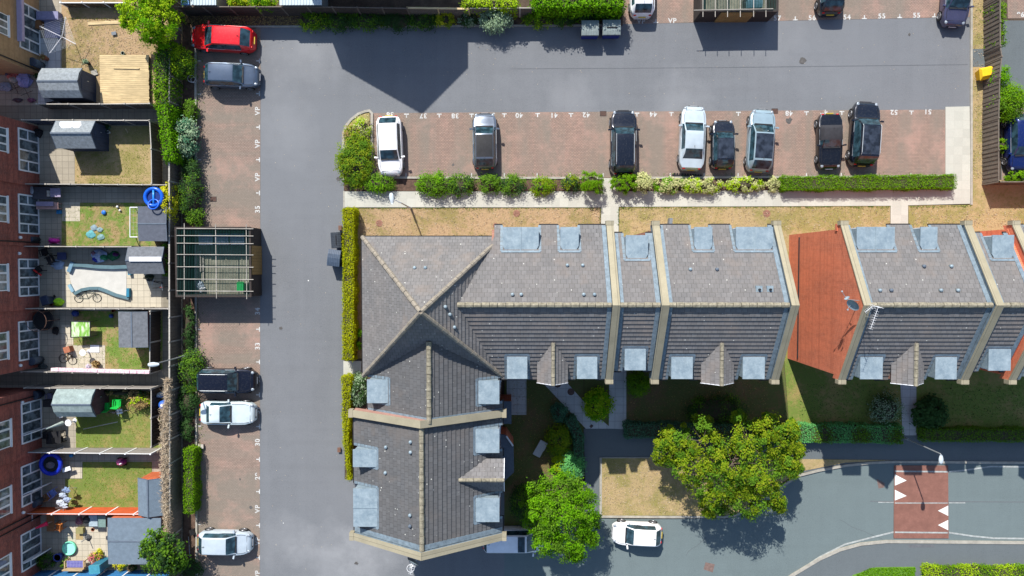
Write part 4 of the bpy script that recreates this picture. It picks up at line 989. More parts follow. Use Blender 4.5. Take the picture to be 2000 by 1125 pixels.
# ================================================================== VEGETATION
def leaves(name, P, Nrm, size, mat, parent=None, aspect=0.55, bend=0.0):
    n = len(P); sz = size*(0.6+0.8*RNG.random(n))[:, None]
    d = Nrm+RNG.normal(0, 0.45, (n, 3)); d /= np.linalg.norm(d, axis=1)[:, None]+1e-9
    r = RNG.normal(0, 1, (n, 3)); t = np.cross(d, r); t /= np.linalg.norm(t, axis=1)[:, None]+1e-9; b = np.cross(d, t)
    V = np.empty((n, 4, 3)); V[:, 0] = P-t*sz/2; V[:, 1] = P+b*sz*aspect/2+d*sz*.06; V[:, 2] = P+t*sz/2; V[:, 3] = P-b*sz*aspect/2+d*sz*.06
    V = V.reshape(-1, 3); off = np.array(wloc(parent)) if parent is not None else np.array([P[:, 0].mean(), P[:, 1].mean(), 0])
    me = bpy.data.meshes.new(name); me.vertices.add(4*n); me.vertices.foreach_set('co', (V-off).ravel())
    me.loops.add(4*n); me.loops.foreach_set('vertex_index', np.arange(4*n)); me.polygons.add(n)
    me.polygons.foreach_set('loop_start', np.arange(n)*4); me.polygons.foreach_set('loop_total', np.full(n, 4)); me.update(calc_edges=True)
    me.materials.append(mat); o = bpy.data.objects.new(name, me); COL.objects.link(o)
    if parent is not None: o.parent = parent
    else: o.location = off
    return o
LM = {
 'hedge_y': leafm('yellow green hedge leaves', [(0.16, 0.20, 0.003), (0.32, 0.34, 0.004), (0.46, 0.46, 0.006), (0.24, 0.30, 0.004)]),
 'hedge_g': leafm('bright green hedge leaves', [(0.05, 0.14, 0.003), (0.10, 0.24, 0.004), (0.18, 0.32, 0.008), (0.09, 0.21, 0.003)]),
 'dark': leafm('dark green leaves', [(0.02, 0.05, 0.015), (0.035, 0.085, 0.02), (0.05, 0.11, 0.028), (0.03, 0.07, 0.02)]),
 'mid': leafm('mid green leaves', [(0.045, 0.11, 0.008), (0.08, 0.18, 0.012), (0.14, 0.26, 0.02), (0.07, 0.16, 0.01)]),
 'bright': leafm('bright green leaves', [(0.055, 0.17, 0.003), (0.11, 0.30, 0.004), (0.20, 0.40, 0.01), (0.10, 0.27, 0.004)], 0.35),
 'olive': leafm('olive yellow leaves', [(0.08, 0.14, 0.006), (0.15, 0.24, 0.008), (0.23, 0.32, 0.012), (0.27, 0.27, 0.02), (0.15, 0.25, 0.008)], 0.3),
 'variegated': leafm('cream and green leaves', [(0.10, 0.17, 0.03), (0.40, 0.42, 0.16), (0.55, 0.54, 0.26), (0.46, 0.47, 0.20)]),
 'silver': leafm('silver green leaves', [(0.13, 0.20, 0.10), (0.24, 0.34, 0.20), (0.36, 0.46, 0.30), (0.22, 0.32, 0.18)]),
 'lime': leafm('lime leaves', [(0.16, 0.30, 0.006), (0.30, 0.46, 0.01), (0.42, 0.54, 0.02), (0.24, 0.40, 0.008)]),
 'yellow': leafm('yellow leaves', [(0.30, 0.32, 0.01), (0.50, 0.50, 0.02), (0.62, 0.58, 0.03), (0.44, 0.45, 0.015)]),
 'bluegreen': leafm('blue green leaves', [(0.03, 0.09, 0.05), (0.06, 0.16, 0.09), (0.11, 0.26, 0.14), (0.05, 0.13, 0.07)]),
 'emerald': leafm('emerald leaves', [(0.06, 0.22, 0.06), (0.10, 0.36, 0.10), (0.16, 0.46, 0.15), (0.09, 0.30, 0.08)]),
 'dry': leafm('dry reed', [(0.34, 0.26, 0.17), (0.46, 0.38, 0.27), (0.55, 0.47, 0.35), (0.30, 0.22, 0.15)], 0.1),
 'brown': leafm('brown dead leaves', [(0.15, 0.09, 0.04), (0.34, 0.23, 0.09), (0.42, 0.30, 0.12), (0.22, 0.15, 0.06)], 0.1),
 'red': leafm('red petals', [(0.5, 0.05, 0.12), (0.6, 0.1, 0.25), (0.55, 0.3, 0.05)]),
}
M['twig'] = plain('twigs', (0.05, 0.042, 0.025), 0.9, 0.3)
M['bark'] = plain('bark', (0.13, 0.10, 0.075), 0.9, 0.3, 8.0, bump=0.5)
def stem_mb(c, h, r, n, rr):
    mb = MB()
    for k in range(n):
        a = rr.uniform(0, 2*PI); d = rr.uniform(.2, .8)*r
        mb.tube((c[0]+math.cos(a)*.05, c[1]+math.sin(a)*.05, 0), (c[0]+math.cos(a)*d, c[1]+math.sin(a)*d, h*rr.uniform(.6, .9)), .018, .008, 5)
    return mb
def shrub(label, px, py, rx, ry, h, mat, leaf=0.11, dens=260, cat='shrub', name='shrub', group='garden shrubs', clump=0.16, box=False, core=0.78, up=0.5, mix=None):
    """px,py: pixel of the crown centre; rx, ry in pixels"""
    c = T(px, py, h*0.6); sx, sy = rx/S_*0.98, ry/S_*0.98
    root = thing(name, label, cat, (c.x, c.y, 0), group)
    area = PI*sx*sy+2*PI*math.sqrt(sx*sy)*h*0.6; n = int(area*dens)
    nc = max(7, int(area*9)); th = RNG.random(nc)*2*PI; ph = np.arccos(1-RNG.random(nc)*1.15)
    cx = np.sin(ph)*np.cos(th); cy = np.sin(ph)*np.sin(th); cz = np.cos(ph)
    if box:
        k = np.maximum(np.maximum(abs(cx), abs(cy)), abs(cz)); cx, cy, cz = cx/k, cy/k, cz/k
    j = 0.82+0.22*RNG.random(nc)
    C = np.stack([cx*sx*j, cy*sy*j, h*0.45+cz*h*0.5*j], 1)
    idx = RNG.integers(0, nc, n); P = C[idx]+RNG.normal(0, clump*min(1, min(sx, sy)+.2), (n, 3))
    P[:, 2] = np.maximum(P[:, 2], 0.03)
    Nn = P/np.array([sx, sy, h*.6]); Nn[:, 2] += up; P = P+np.array([c.x, c.y, 0])
    if mix is not None:
        k = RNG.random(nc)[idx] < 0.4
        leaves('foliage', P[~k], Nn[~k], leaf, LM[mat], root); leaves('foliage', P[k], Nn[k], leaf, LM[mix], root)
    else: leaves('foliage', P, Nn, leaf, LM[mat], root)
    rr = random.Random(int(px*7+py)); mb = stem_mb((c.x, c.y), h, min(sx, sy), 9, rr)
    mb.lathe((c.x, c.y, 0.02), [(.5, 0), (.95, h*.25), (.9, h*.5), (.5, h*.7), (.1, h*.76)], 12, sx*core, sy*core)
    mb.build('stem', M['twig'], root)
    return root
def hedge(label, pts, w, h, mat, leaf=0.075, dens=420, name='hedge', group='clipped hedges', rough=0.05, mix=None, w2=None):
    """pts: pixel centreline (at hedge top), w metres"""
    P3 = [T(x, y, h) for x, y in pts]; root = thing(name, label, 'hedge', ((P3[0].x+P3[-1].x)/2, (P3[0].y+P3[-1].y)/2, 0), group)
    core = MB(); AP = []; AN = []; L = sum((P3[i+1]-P3[i]).length for i in range(len(P3)-1)); acc = 0
    for i in range(len(P3)-1):
        a, b = P3[i], P3[i+1]; l = (b-a).length; d = (b-a)/l; nn = Vector((-d.y, d.x, 0))
        wa = w+(w2-w)*acc/L if w2 is not None else w; wb = w+(w2-w)*(acc+l)/L if w2 is not None else w; acc += l
        e0 = a+d*0.1 if i == 0 else a; e1 = b-d*0.1 if i == len(P3)-2 else b
        q = [e0-nn*(wa/2-.12), e1-nn*(wb/2-.12), e1+nn*(wb/2-.12), e0+nn*(wa/2-.12)]
        core.hexa([(p.x, p.y, 0.0) for p in q]+[(p.x, p.y, h-.12-i*0.004) for p in q])
        for face_ in range(5):
            ww = (wa+wb)/2
            ar = {0: l*ww, 1: l*h, 2: l*h, 3: ww*h if i == 0 else 0, 4: ww*h if i == len(P3)-2 else 0}[face_]
            n = int(ar*dens)
            if n == 0: continue
            u = RNG.random(n); v = RNG.random(n); wl = wa+(wb-wa)*u
            D = np.array(d); N2 = np.array(nn); A = np.array([a.x, a.y, 0.0])
            jit = RNG.normal(0, rough, n)+0.06*np.sin(u*l*2.1+face_)+0.03*np.sin(u*l*7.3)
            if face_ == 0: p = A+np.outer(u*l, D)+((v-.5)*wl)[:, None]*N2; p[:, 2] = h-.05+jit; nv = np.tile([0, 0, 1.0], (n, 1))
            elif face_ in (1, 2):
                s_ = 1 if face_ == 1 else -1
                p = A+np.outer(u*l, D)+(s_*(wl/2-.05+jit))[:, None]*N2; p[:, 2] = v*h; nv = np.tile(N2*s_+[0, 0, .5], (n, 1))
            else:
                s_ = -1 if face_ == 3 else 1; base = A if face_ == 3 else A+D*l
                p = base+np.outer(jit, D)*s_+((u-.5)*(wa if face_ == 3 else wb))[:, None]*N2; p[:, 2] = v*h; nv = np.tile(D*s_+[0, 0, .5], (n, 1))
            AP.append(p); AN.append(nv)
    AP = np.concatenate(AP); AN = np.concatenate(AN)
    if mix:
        k = (np.sin(AP[:, 0]*2.3+1)+np.sin(AP[:, 1]*1.9)+RNG.normal(0, .5, len(AP))) > mix[1]
        leaves('foliage', AP[~k], AN[~k], leaf, LM[mat], root); leaves('foliage', AP[k], AN[k], leaf, LM[mix[0]], root)
    else: leaves('foliage', AP, AN, leaf, LM[mat], root)
    core.build('branches', M['twig'], root); return root
def tree(label, base, lobes, mat, leaf=0.15, per=1100, mix=None, trunk=0.16, clumps=26, spread=.17, group='broadleaf trees', name='tree', cl=1.0):
    """lobes: (px,py,height,radius m)"""
    b = T(base[0], base[1], 0); root = thing(name, label, 'tree', (b.x, b.y, 0), group)
    L3 = [(T(x, y, h), r) for x, y, h, r in lobes]; zc = min(p.z for p, r in L3)*0.55
    tk = MB(); kn = Vector((b.x, b.y, zc)); tk.tube((b.x, b.y, 0), kn, trunk, trunk*.7, 10); tk.build('trunk', M['bark'], root)
    br = MB()
    for p, r in L3:
        mid = kn.lerp(p, .5)+Vector((RNG.normal(0, .12), RNG.normal(0, .12), .25)); br.tube(kn, mid, trunk*.45, trunk*.26, 6); br.tube(mid, p, trunk*.26, trunk*.12, 6)
        for k in range(7):
            a = RNG.random()*2*PI; q = p+Vector((math.cos(a)*r*.85, math.sin(a)*r*.85, RNG.random()*r*.6)); br.tube(p, q, .028, .008, 5)
    br.build('branch', M['bark'], root)
    AP = []; AN = []; AK = []
    for p, r in L3:
        nc = clumps; v = RNG.normal(0, 1, (nc, 3)); v[:, 2] = abs(v[:, 2])*.9-.25; v /= np.linalg.norm(v, axis=1)[:, None]
        C = v*r*(0.45+.68*RNG.random(nc))[:, None]*np.array([1, 1, .95]); n = per; i = RNG.integers(0, nc, n)
        off = RNG.normal(0, 1, (n, 3)); off *= (spread*r+.03)*np.array([1, 1, .55])*(0.45+.75*RNG.random(nc))[i][:, None]
        P = C[i]+off; AN.append(P/r+np.array([0, 0, .7])); AP.append(P+np.array(p)); AK.append(RNG.random(nc)[i])
    AP = np.concatenate(AP); AN = np.concatenate(AN); AK = np.concatenate(AK); AP[:, 2] = np.maximum(AP[:, 2], .3)
    if mix:
        k = AK < .38; leaves('crown', AP[~k], AN[~k], leaf, LM[mat], root); leaves('crown', AP[k], AN[k], leaf, LM[mix], root)
    else: leaves('crown', AP, AN, leaf, LM[mat], root)
    return root
# big trees
tree('wide olive green tree overhanging the dry grass island and the road', (1408, 880), [(1325, 868, 4.06, 1.25), (1372, 862, 4.68, 1.45), (1360, 915, 4.84, 1.5), (1400, 945, 4.84, 1.6), (1430, 905, 5.30, 1.6), (1462, 860, 5.15, 1.35), (1490, 838, 4.68, 1.0), (1515, 862, 4.37, 1.2), (1475, 925, 4.91, 1.5), (1495, 965, 4.06, 1.25), (1450, 975, 4.06, 1.2), (1530, 905, 3.90, 1.1), (1300, 885, 3.28, .8), (1395, 985, 3.28, .9), (1290, 865, 3.2, .4), (1306, 842, 3.4, .38), (1376, 822, 4.2, .4), (1442, 815, 4.4, .4), (1500, 815, 4.2, .35), (1545, 830, 3.6, .35), (1557, 880, 3.6, .45), (1318, 900, 3.2, .35), (1520, 985, 3.2, .45), (1555, 915, 3.2, .4), (1537, 848, 3.59, .75)], 'olive', 0.15, 2500, 'mid', .2, 30, .135)
tree('dense bright green tree at the corner of the south lawn and the road', (1088, 975), [(1060, 965, 3.59, 1.15), (1095, 955, 4.06, 1.25), (1130, 960, 3.59, 1.0), (1060, 1010, 4.06, 1.3), (1100, 1005, 4.52, 1.45), (1140, 1005, 3.74, 1.15), (1070, 1050, 3.74, 1.15), (1110, 1055, 3.74, 1.25), (1150, 1040, 3.12, .85), (1045, 985, 3.28, .95), (1120, 1075, 2.96, .7)], 'bright', 0.14, 2700, 'mid', .16, 34, .135)
tree('large lime green tree hanging over the gravel garden at the top left', (300, 45), [(265, 10, 2.81, 1.0), (300, 15, 3.28, 1.2), (285, 48, 3.12, 1.1), (318, 45, 2.96, 1.0), (255, 40, 2.18, .6), (325, 5, 2.81, 1.0), (305, 70, 2.34, .8), (325, -30, 3.12, 1.2), (275, -35, 3.12, 1.2)], 'lime', 0.14, 2100, 'bright', .13, 32, .14)
tree('feathery dark green tree leaning over the large flat grey shed', (330, 1078), [(300, 1060, 2.65, .75), (325, 1055, 2.81, .8), (340, 1080, 2.65, .8), (300, 1090, 2.65, .8), (320, 1100, 2.81, .85), (345, 1100, 2.18, .6), (318, 1078, 3.04, .8), (287, 1075, 2.34, .5)], 'mid', 0.2, 700, 'dark', .09, 22, .2)
# shrubs of the left hand bed
shrub('round bright bush between the red car and the fence', 350, 122, 24, 28, 1.9, 'lime', dens=330, mix='mid')
shrub('silver leaved bush overhanging the visitor bays', 362, 268, 21, 36, 1.7, 'silver', leaf=.15, dens=200, mix='bluegreen')
shrub('small green bush in shade above the silver bush', 372, 215, 12, 22, 1.0, 'mid')
shrub('long dark shrub in the bed above the timber bin store', 373, 372, 19, 62, 1.3, 'dark', dens=300, mix='mid')
shrub('leafy light green end of the bed above the bin store', 382, 425, 14, 18, 1.0, 'mid')
shrub('trailing dark plant beside the bin store shadow', 368, 640, 11, 45, .8, 'dark')
shrub('leafy bush behind the navy off-roader', 374, 725, 22, 42, 1.4, 'mid', dens=300, mix='dark')
shrub('dark green bush below the navy off-roader', 366, 785, 18, 30, 1.1, 'dark')
shrub('dark plant in the bed beside the white coupe', 366, 838, 14, 22, .8, 'dark')
hedge('narrow bright green hedge in the left bed beside bay 29', [(368, 878), (368, 1004)], .75, 1.3, 'hedge_g', .09)
shrub('low dark plant at the foot of the left bed', 372, 1112, 22, 18, .8, 'dark')
shrub('tiny yellow green plant on the fence line by the top left tree', 353, 34, 7, 8, .7, 'lime')
# climbers on the garden fence
hedge('tall green climber on the fence right of the new decking', [(318, 75), (312, 150), (314, 210)], .95, 2.0, 'hedge_g', .13, 300, 'climber', 'climbers on the boundary fence', .14, ('dark', .8))
hedge('bright green climber behind the two gable ended sheds', [(318, 205), (324, 262), (331, 312)], .75, 2.1, 'bright', .13, 320, 'climber', 'climbers on the boundary fence', .13)
shrub('yellow leaved climber on the boundary fence by the blue ring', 329, 397, 11, 38, 2.2, 'yellow', leaf=.12, dens=330, name='climber', group='climbers on the boundary fence')
shrub('green climber between the bin store and the corrugated shed', 325, 500, 6, 45, 1.8, 'mid', dens=300, name='climber', group='climbers on the boundary fence')
# car park island shrubs
shrub('olive green shrub filling the kidney shaped island', 693, 312, 33, 50, 1.3, 'olive', leaf=.12, dens=420, mix='mid')
shrub('cream leaved shrub at the top of the kidney shaped island', 706, 250, 17, 18, .9, 'variegated', leaf=.1, dens=350, mix='lime')
shrub('brownish shrub on the road side of the kidney shaped island', 690, 262, 17, 18, 1.0, 'olive', dens=300, mix='brown')
shrub('loose green shrub left of the lamp post head', 741, 358, 27, 18, 1.0, 'mid', dens=300, mix='bright')
shrub('wide loose shrub in front of bay 38', 852, 360, 40, 21, 1.1, 'mid', dens=320, mix='bright'); shrub('loose shrub joined to its right in front of bay 38', 899, 362, 25, 20, 1.0, 'mid', dens=300, mix='dark')
shrub('loose shrub below the dark grey car', 955, 360, 22, 18, .9, 'mid', dens=300); shrub('leafy shrub right of the one below the dark grey car', 1000, 362, 25, 19, .9, 'mid', dens=300, mix='dark')
shrub('low round shrub in front of bay 41', 1059, 364, 25, 16, .8, 'olive', dens=330, mix='hedge_g')
shrub('small brownish shrub in front of bay 42', 1116, 358, 18, 15, .8, 'dark', dens=330, mix='olive')
shrub('cube clipped dark green bush left of the slab crossing', 1157, 357, 19, 18, 1.5, 'hedge_g', leaf=.08, dens=620, box=True, clump=.09)
shrub('clipped dark green bush right of the slab crossing', 1219, 360, 24, 16, 1.3, 'hedge_g', leaf=.08, dens=620, box=True, clump=.09)
shrub('cream leaved bush beside the clipped green one', 1258, 358, 15, 17, 1.3, 'variegated', leaf=.11, dens=420)
shrub('long cream and green bush below bay 44', 1312, 362, 34, 13, .8, 'variegated', leaf=.12, dens=480, mix='bright'); shrub('long cream and green bush below the silver saloon', 1371, 363, 40, 13, .8, 'variegated', leaf=.12, dens=480, mix='lime')
shrub('cream and green bush below the light grey hatchback', 1455, 361, 36, 12, .7, 'variegated', leaf=.12, dens=480, mix='lime'); shrub('small round cream bush next to the long green hedge', 1510, 361, 12, 12, .6, 'variegated', leaf=.11, dens=450)
hedge('long bright green clipped hedge along the pale footpath', [(1529, 358), (1700, 356.5), (1868, 354)], 1.02, .8, 'hedge_g', .075, 620)
hedge('yellow green hedge between the asphalt lane and the hip roofed block', [(680, 407), (680, 560), (679, 703)], .82, 1.45, 'hedge_y', .085, 620, mix=('hedge_g', 1.35))
hedge('yellow green hedge tapering to a point beside the south wing', [(676, 736), (675, 860), (682, 938)], .72, 1.3, 'hedge_y', .085, 620, w2=.25)
shrub('grey green bush at the corner of the south wing', 699, 762, 17, 30, 1.2, 'dark', dens=420, mix='silver'); shrub('small light green plant against the hip roofed block', 702, 662, 6, 18, .7, 'bright')
# shaded border at the top
for x, rx, mt, mx, lb in ((612, 28, 'mid', 'lime', 'dark glossy hedge plant with yellow tips at the left end of the top border'), (660, 30, 'dark', 'mid', 'dark bushy plant right of the yellow tipped one in the top border'), (715, 34, 'dark', 'mid', 'broad dark bush above the shadow of the gable'), (775, 32, 'dark', None, 'dark bush in the middle of the top border'), (826, 26, 'dark', 'mid', 'dark bush left of the round yellow one')):
    shrub(lb, x, 39, rx, 19, .75, mt, dens=330, mix=mx, group='shrubs of the top border')
shrub('round yellow brown bush in the top border', 870, 35, 14, 16, 1.0, 'olive', dens=420, mix='yellow', group='shrubs of the top border')
shrub('thin dark plant left of the silver bush', 912, 36, 18, 13, .8, 'dark', group='shrubs of the top border', mix='silver')
shrub('bright silver leaved bush in the top border', 968, 38, 28, 20, 1.5, 'silver', leaf=.14, dens=260, group='shrubs of the top border')
shrub('yellow flecked green bush right of the silver one', 1050, 36, 26, 15, .9, 'mid', dens=330, mix='lime', group='shrubs of the top border'); shrub('low dark bush left of the refuse bins', 1103, 38, 19, 13, .8, 'dark', dens=330, mix='mid', group='shrubs of the top border')
shrub('dark bush above the left refuse bin', 1145, 28, 24, 11, .9, 'dark', group='shrubs of the top border'); shrub('dark bush above the right refuse bin', 1195, 22, 22, 15, .9, 'dark', group='shrubs of the top border', mix='mid')
hedge('overgrown bright climber along the top fence', [(905, 4), (1010, 6)], .5, 2.0, 'lime', .13, 260, 'climber', 'climbers along the top fence', .12)
hedge('thick arching green climber at the right of the top fence', [(1045, 0), (1217, -2)], 1.1, 2.2, 'bright', .16, 300, 'climber', 'climbers along the top fence', .16)
shrub('bright bush spilling over the top fence between two metal sheds', 512, 4, 26, 13, 2.1, 'bright', dens=300, mix='lime', group='shrubs behind the top fence'); shrub('yellow bush at the top fence', 465, 4, 17, 10, 2.0, 'lime', dens=300, mix='yellow', group='shrubs behind the top fence')
# right hand side
shrub('large round bush beyond the right hand fence', 1972, 200, 27, 33, 1.9, 'hedge_g', dens=420, leaf=.11, mix='mid'); hedge('ivy on the upper part of the right hand fence', [(1957, 5), (1960, 85)], .45, 1.5, 'hedge_g', .11, 300, 'climber', 'ivy on the right hand fence', .1)
shrub('ivy mound on the right hand fence above the round bush', 1955, 150, 12, 20, 1.9, 'bright', name='climber', group='ivy on the right hand fence')
shrub('small bush between the fence and the blue car', 1958, 284, 7, 12, .8, 'hedge_g'); shrub('clipped bush in front of the blue car', 1987, 345, 18, 9, .9, 'hedge_g', box=True, dens=420)
hedge('clipped green hedge at the bottom right corner', [(1806, 1119), (1900, 1119), (2060, 1120)], 1.0, .5, 'hedge_g', .10, 330, mix=('lime', .8))
# shaded south gardens
shrub('round clipped shrub on the shaded lawn right of the straight path', 1247, 752, 20, 20, 1.4, 'mid', dens=420, mix='hedge_g')
shrub('large bright shrub in the fork of the two paths', 1169, 791, 25, 28, 1.0, 'lime', leaf=.15, dens=380, mix='bright')
shrub('blue green bush left of the diagonal path', 1093, 806, 13, 18, 1.1, 'bluegreen', dens=350); shrub('olive bush above the bright green tree', 1090, 860, 22, 28, 1.5, 'olive', dens=330, mix='mid')
shrub('yellow green bush against the bright green tree', 1092, 905, 14, 15, 1.2, 'lime', dens=380); shrub('emerald bush beside the dark footway', 1117, 910, 21, 24, 1.5, 'emerald', dens=400, leaf=.12)
hedge('dark ivy hedge along the left of the dark footway', [(1112, 818), (1130, 852), (1131, 930)], .7, 1.2, 'bluegreen', .1, 330)
hedge('blue green low hedge behind the big olive tree', [(1222, 842), (1300, 842), (1545, 846)], 1.1, 1.0, 'bluegreen', .09, 330); hedge('hedge in the strip of sun right of the olive tree, running into shade', [(1548, 847), (1665, 848), (1764, 850)], 1.3, 1.0, 'emerald', .10, 380, mix=('mid', .9))
hedge('green hedge at the right end of the shaded footway', [(1806, 851), (1900, 851), (2080, 852)], .95, 1.0, 'mid', .09, 330)
shrub('airy grey green shrub left of the shaded straight path', 1733, 800, 30, 32, 1.2, 'silver', dens=170, leaf=.1, mix='dark'); shrub('spiky dark plant right of the shaded straight path', 1818, 808, 30, 30, 1.1, 'dark', dens=170, leaf=.26, mix='dark')
for x, y, rx, ry in ((1400, 790, 60, 30), ):
    shrub('dark shrubbery in the shade above the olive tree', x, y+12, rx, ry, .9, 'dark', dens=220, mix='mid')
shrub('dark shrub between the wing and the bright green tree', 1022, 985, 22, 40, 1.5, 'dark', dens=260, mix='mid')
# ================================================================== FENCES
def fence(label, pts, h=1.5, mat='fence', post='rail', boards='v', plen=1.85, group='garden fences', topw=0.06, cap=True, th=.03, name='fence', top=True, bw=0.13):
    """pts: pixels of the top rail"""
    P3 = [T(x, y, h if top else 0) for x, y in pts]; root = thing(name, label, 'fence', ((P3[0].x+P3[-1].x)/2, (P3[0].y+P3[-1].y)/2, 0), group)
    pn = MB(); rl = MB()
    for i in range(len(P3)-1):
        a, b = Vector((P3[i].x, P3[i].y, 0)), Vector((P3[i+1].x, P3[i+1].y, 0)); L = (b-a).length; d = (b-a)/L; nn = Vector((-d.y, d.x, 0)); ang = math.atan2(d.y, d.x)
        if boards == 'v':
            k = 0; x = 0.0
            while x < L-.02:
                c = a+d*(x+bw/2)+nn*(th*.55*(1 if k % 2 else -1)); dz = .02*math.sin(k*1.7)
                pn.obox((c.x, c.y), bw*.56, th*.35, .03, h-.06+dz, ang); x += bw; k += 1
        else:
            k = 0; z = .05
            while z < h-.08:
                c = a+d*(L/2)+nn*(th*.3*(1 if k % 2 else -1)); pn.obox((c.x, c.y), L/2, th*.4, z, z+.17, ang); z += .165; k += 1
        n = max(1, round(L/plen))
        rl.beam(a+Vector((0, 0, h-.03)), b+Vector((0, 0, h-.03)), topw, .05)
        for k in range(n+1 if i == len(P3)-2 else n):
            p = a+d*(L*k/n); pm = MB(); pm.obox((p.x, p.y), .05, .05, 0, h+.05, ang)
            if k < n: pm.beam(p+nn*.0+Vector((0, 0, .0)), p+Vector((0, 0, .05)), .1, .1)
            pm.build('post', M[post], root)
    pn.build('panel', M[mat], root); rl.build('rail', M[post], root)
    return root
NAV = 'fence_navy'
fence('pale railed fence along the top of the top left garden', [(118, 5), (245, 5)], h=0.9, post='white', mat='fence_dark')
fence('grey fence on the south side of the new timber deck', [(72, 203), (195, 203), (292, 202)], mat='fence', post='rail')
fence('white railed navy fence on the north side of the second garden', [(43, 234), (292, 235)], mat=NAV, post='rail')
fence('brown board fence at the east end of the second garden', [(292, 236), (295, 290), (296, 358)], mat='fence')
fence('grey topped fence between the second garden and the blue ring garden', [(42, 359), (325, 361)], mat='fence_dark', post='rail')
fence('grey topped fence above the dismantled pool', [(42, 481), (256, 482)], mat='fence_dark', post='rail')
fence('pale topped fence below the dismantled pool', [(42, 603), (328, 603)], mat='fence_pale', post='rail')
fence('dark slatted fence east of the green play mat garden', [(293, 608), (292, 730)], mat='fence_dark', post='rail')
fence('fence carrying a pink blanket along the second alley', [(42, 726), (292, 730)], mat='fence_pale', post='rail', boards='h')
fence('grey fence with slanting posts on the south side of the second alley', [(48, 758), (295, 759)], mat='fence_pale', post='rail', boards='h')
fence('dark fence east of the garden with green chairs', [(295, 760), (295, 873)], mat='fence_dark', post='rail')
fence('pinkish fence with white posts above the pink toy', [(48, 884), (294, 887)], mat='fence_pale', post='white', boards='h')
fence('orange stained fence with white posts', [(48, 1004), (315, 1005)], mat='fence_red', post='white', boards='h')
fence('blue painted fence with white posts at the bottom edge', [(40, 1131), (330, 1131)], mat='fence_blue', post='white', boards='h')
fence('long dark board fence between the back gardens and the brick bays', [(330, -60), (330, 300), (330.5, 620), (331, 1000), (330, 1300)], mat='fence', post='rail', group='boundary fences', h=1.75, topw=.1)
fence('fence along the top border with a pale timber section', [(345, 13), (600, 13), (795, 16)], mat='fence_dark', post='fence', group='boundary fences', h=1.75, boards='h')
fence('golden new section of the top border fence', [(795, 15), (915, 17)], mat='fence', post='newwood', group='boundary fences', h=1.75, boards='h', topw=.12)
fence('plain timber fence under the arching climber at the top', [(915, 16), (1217, 14)], mat='fence', post='rail', group='boundary fences', h=1.75, boards='h')
fence('grey close boarded fence at the right beyond the grass strip', [(1953, -150), (1954, 90), (1957, 110), (1953, 150), (1951, 230), (1951, 355)], mat='fence', post='fence', group='boundary fences', h=1.75, topw=.07, bw=.15)
fence('short grey fence turning right below the blue car', [(1951, 355), (2150, 355)], mat='fence', post='fence', group='boundary fences', h=1.75, topw=.07)

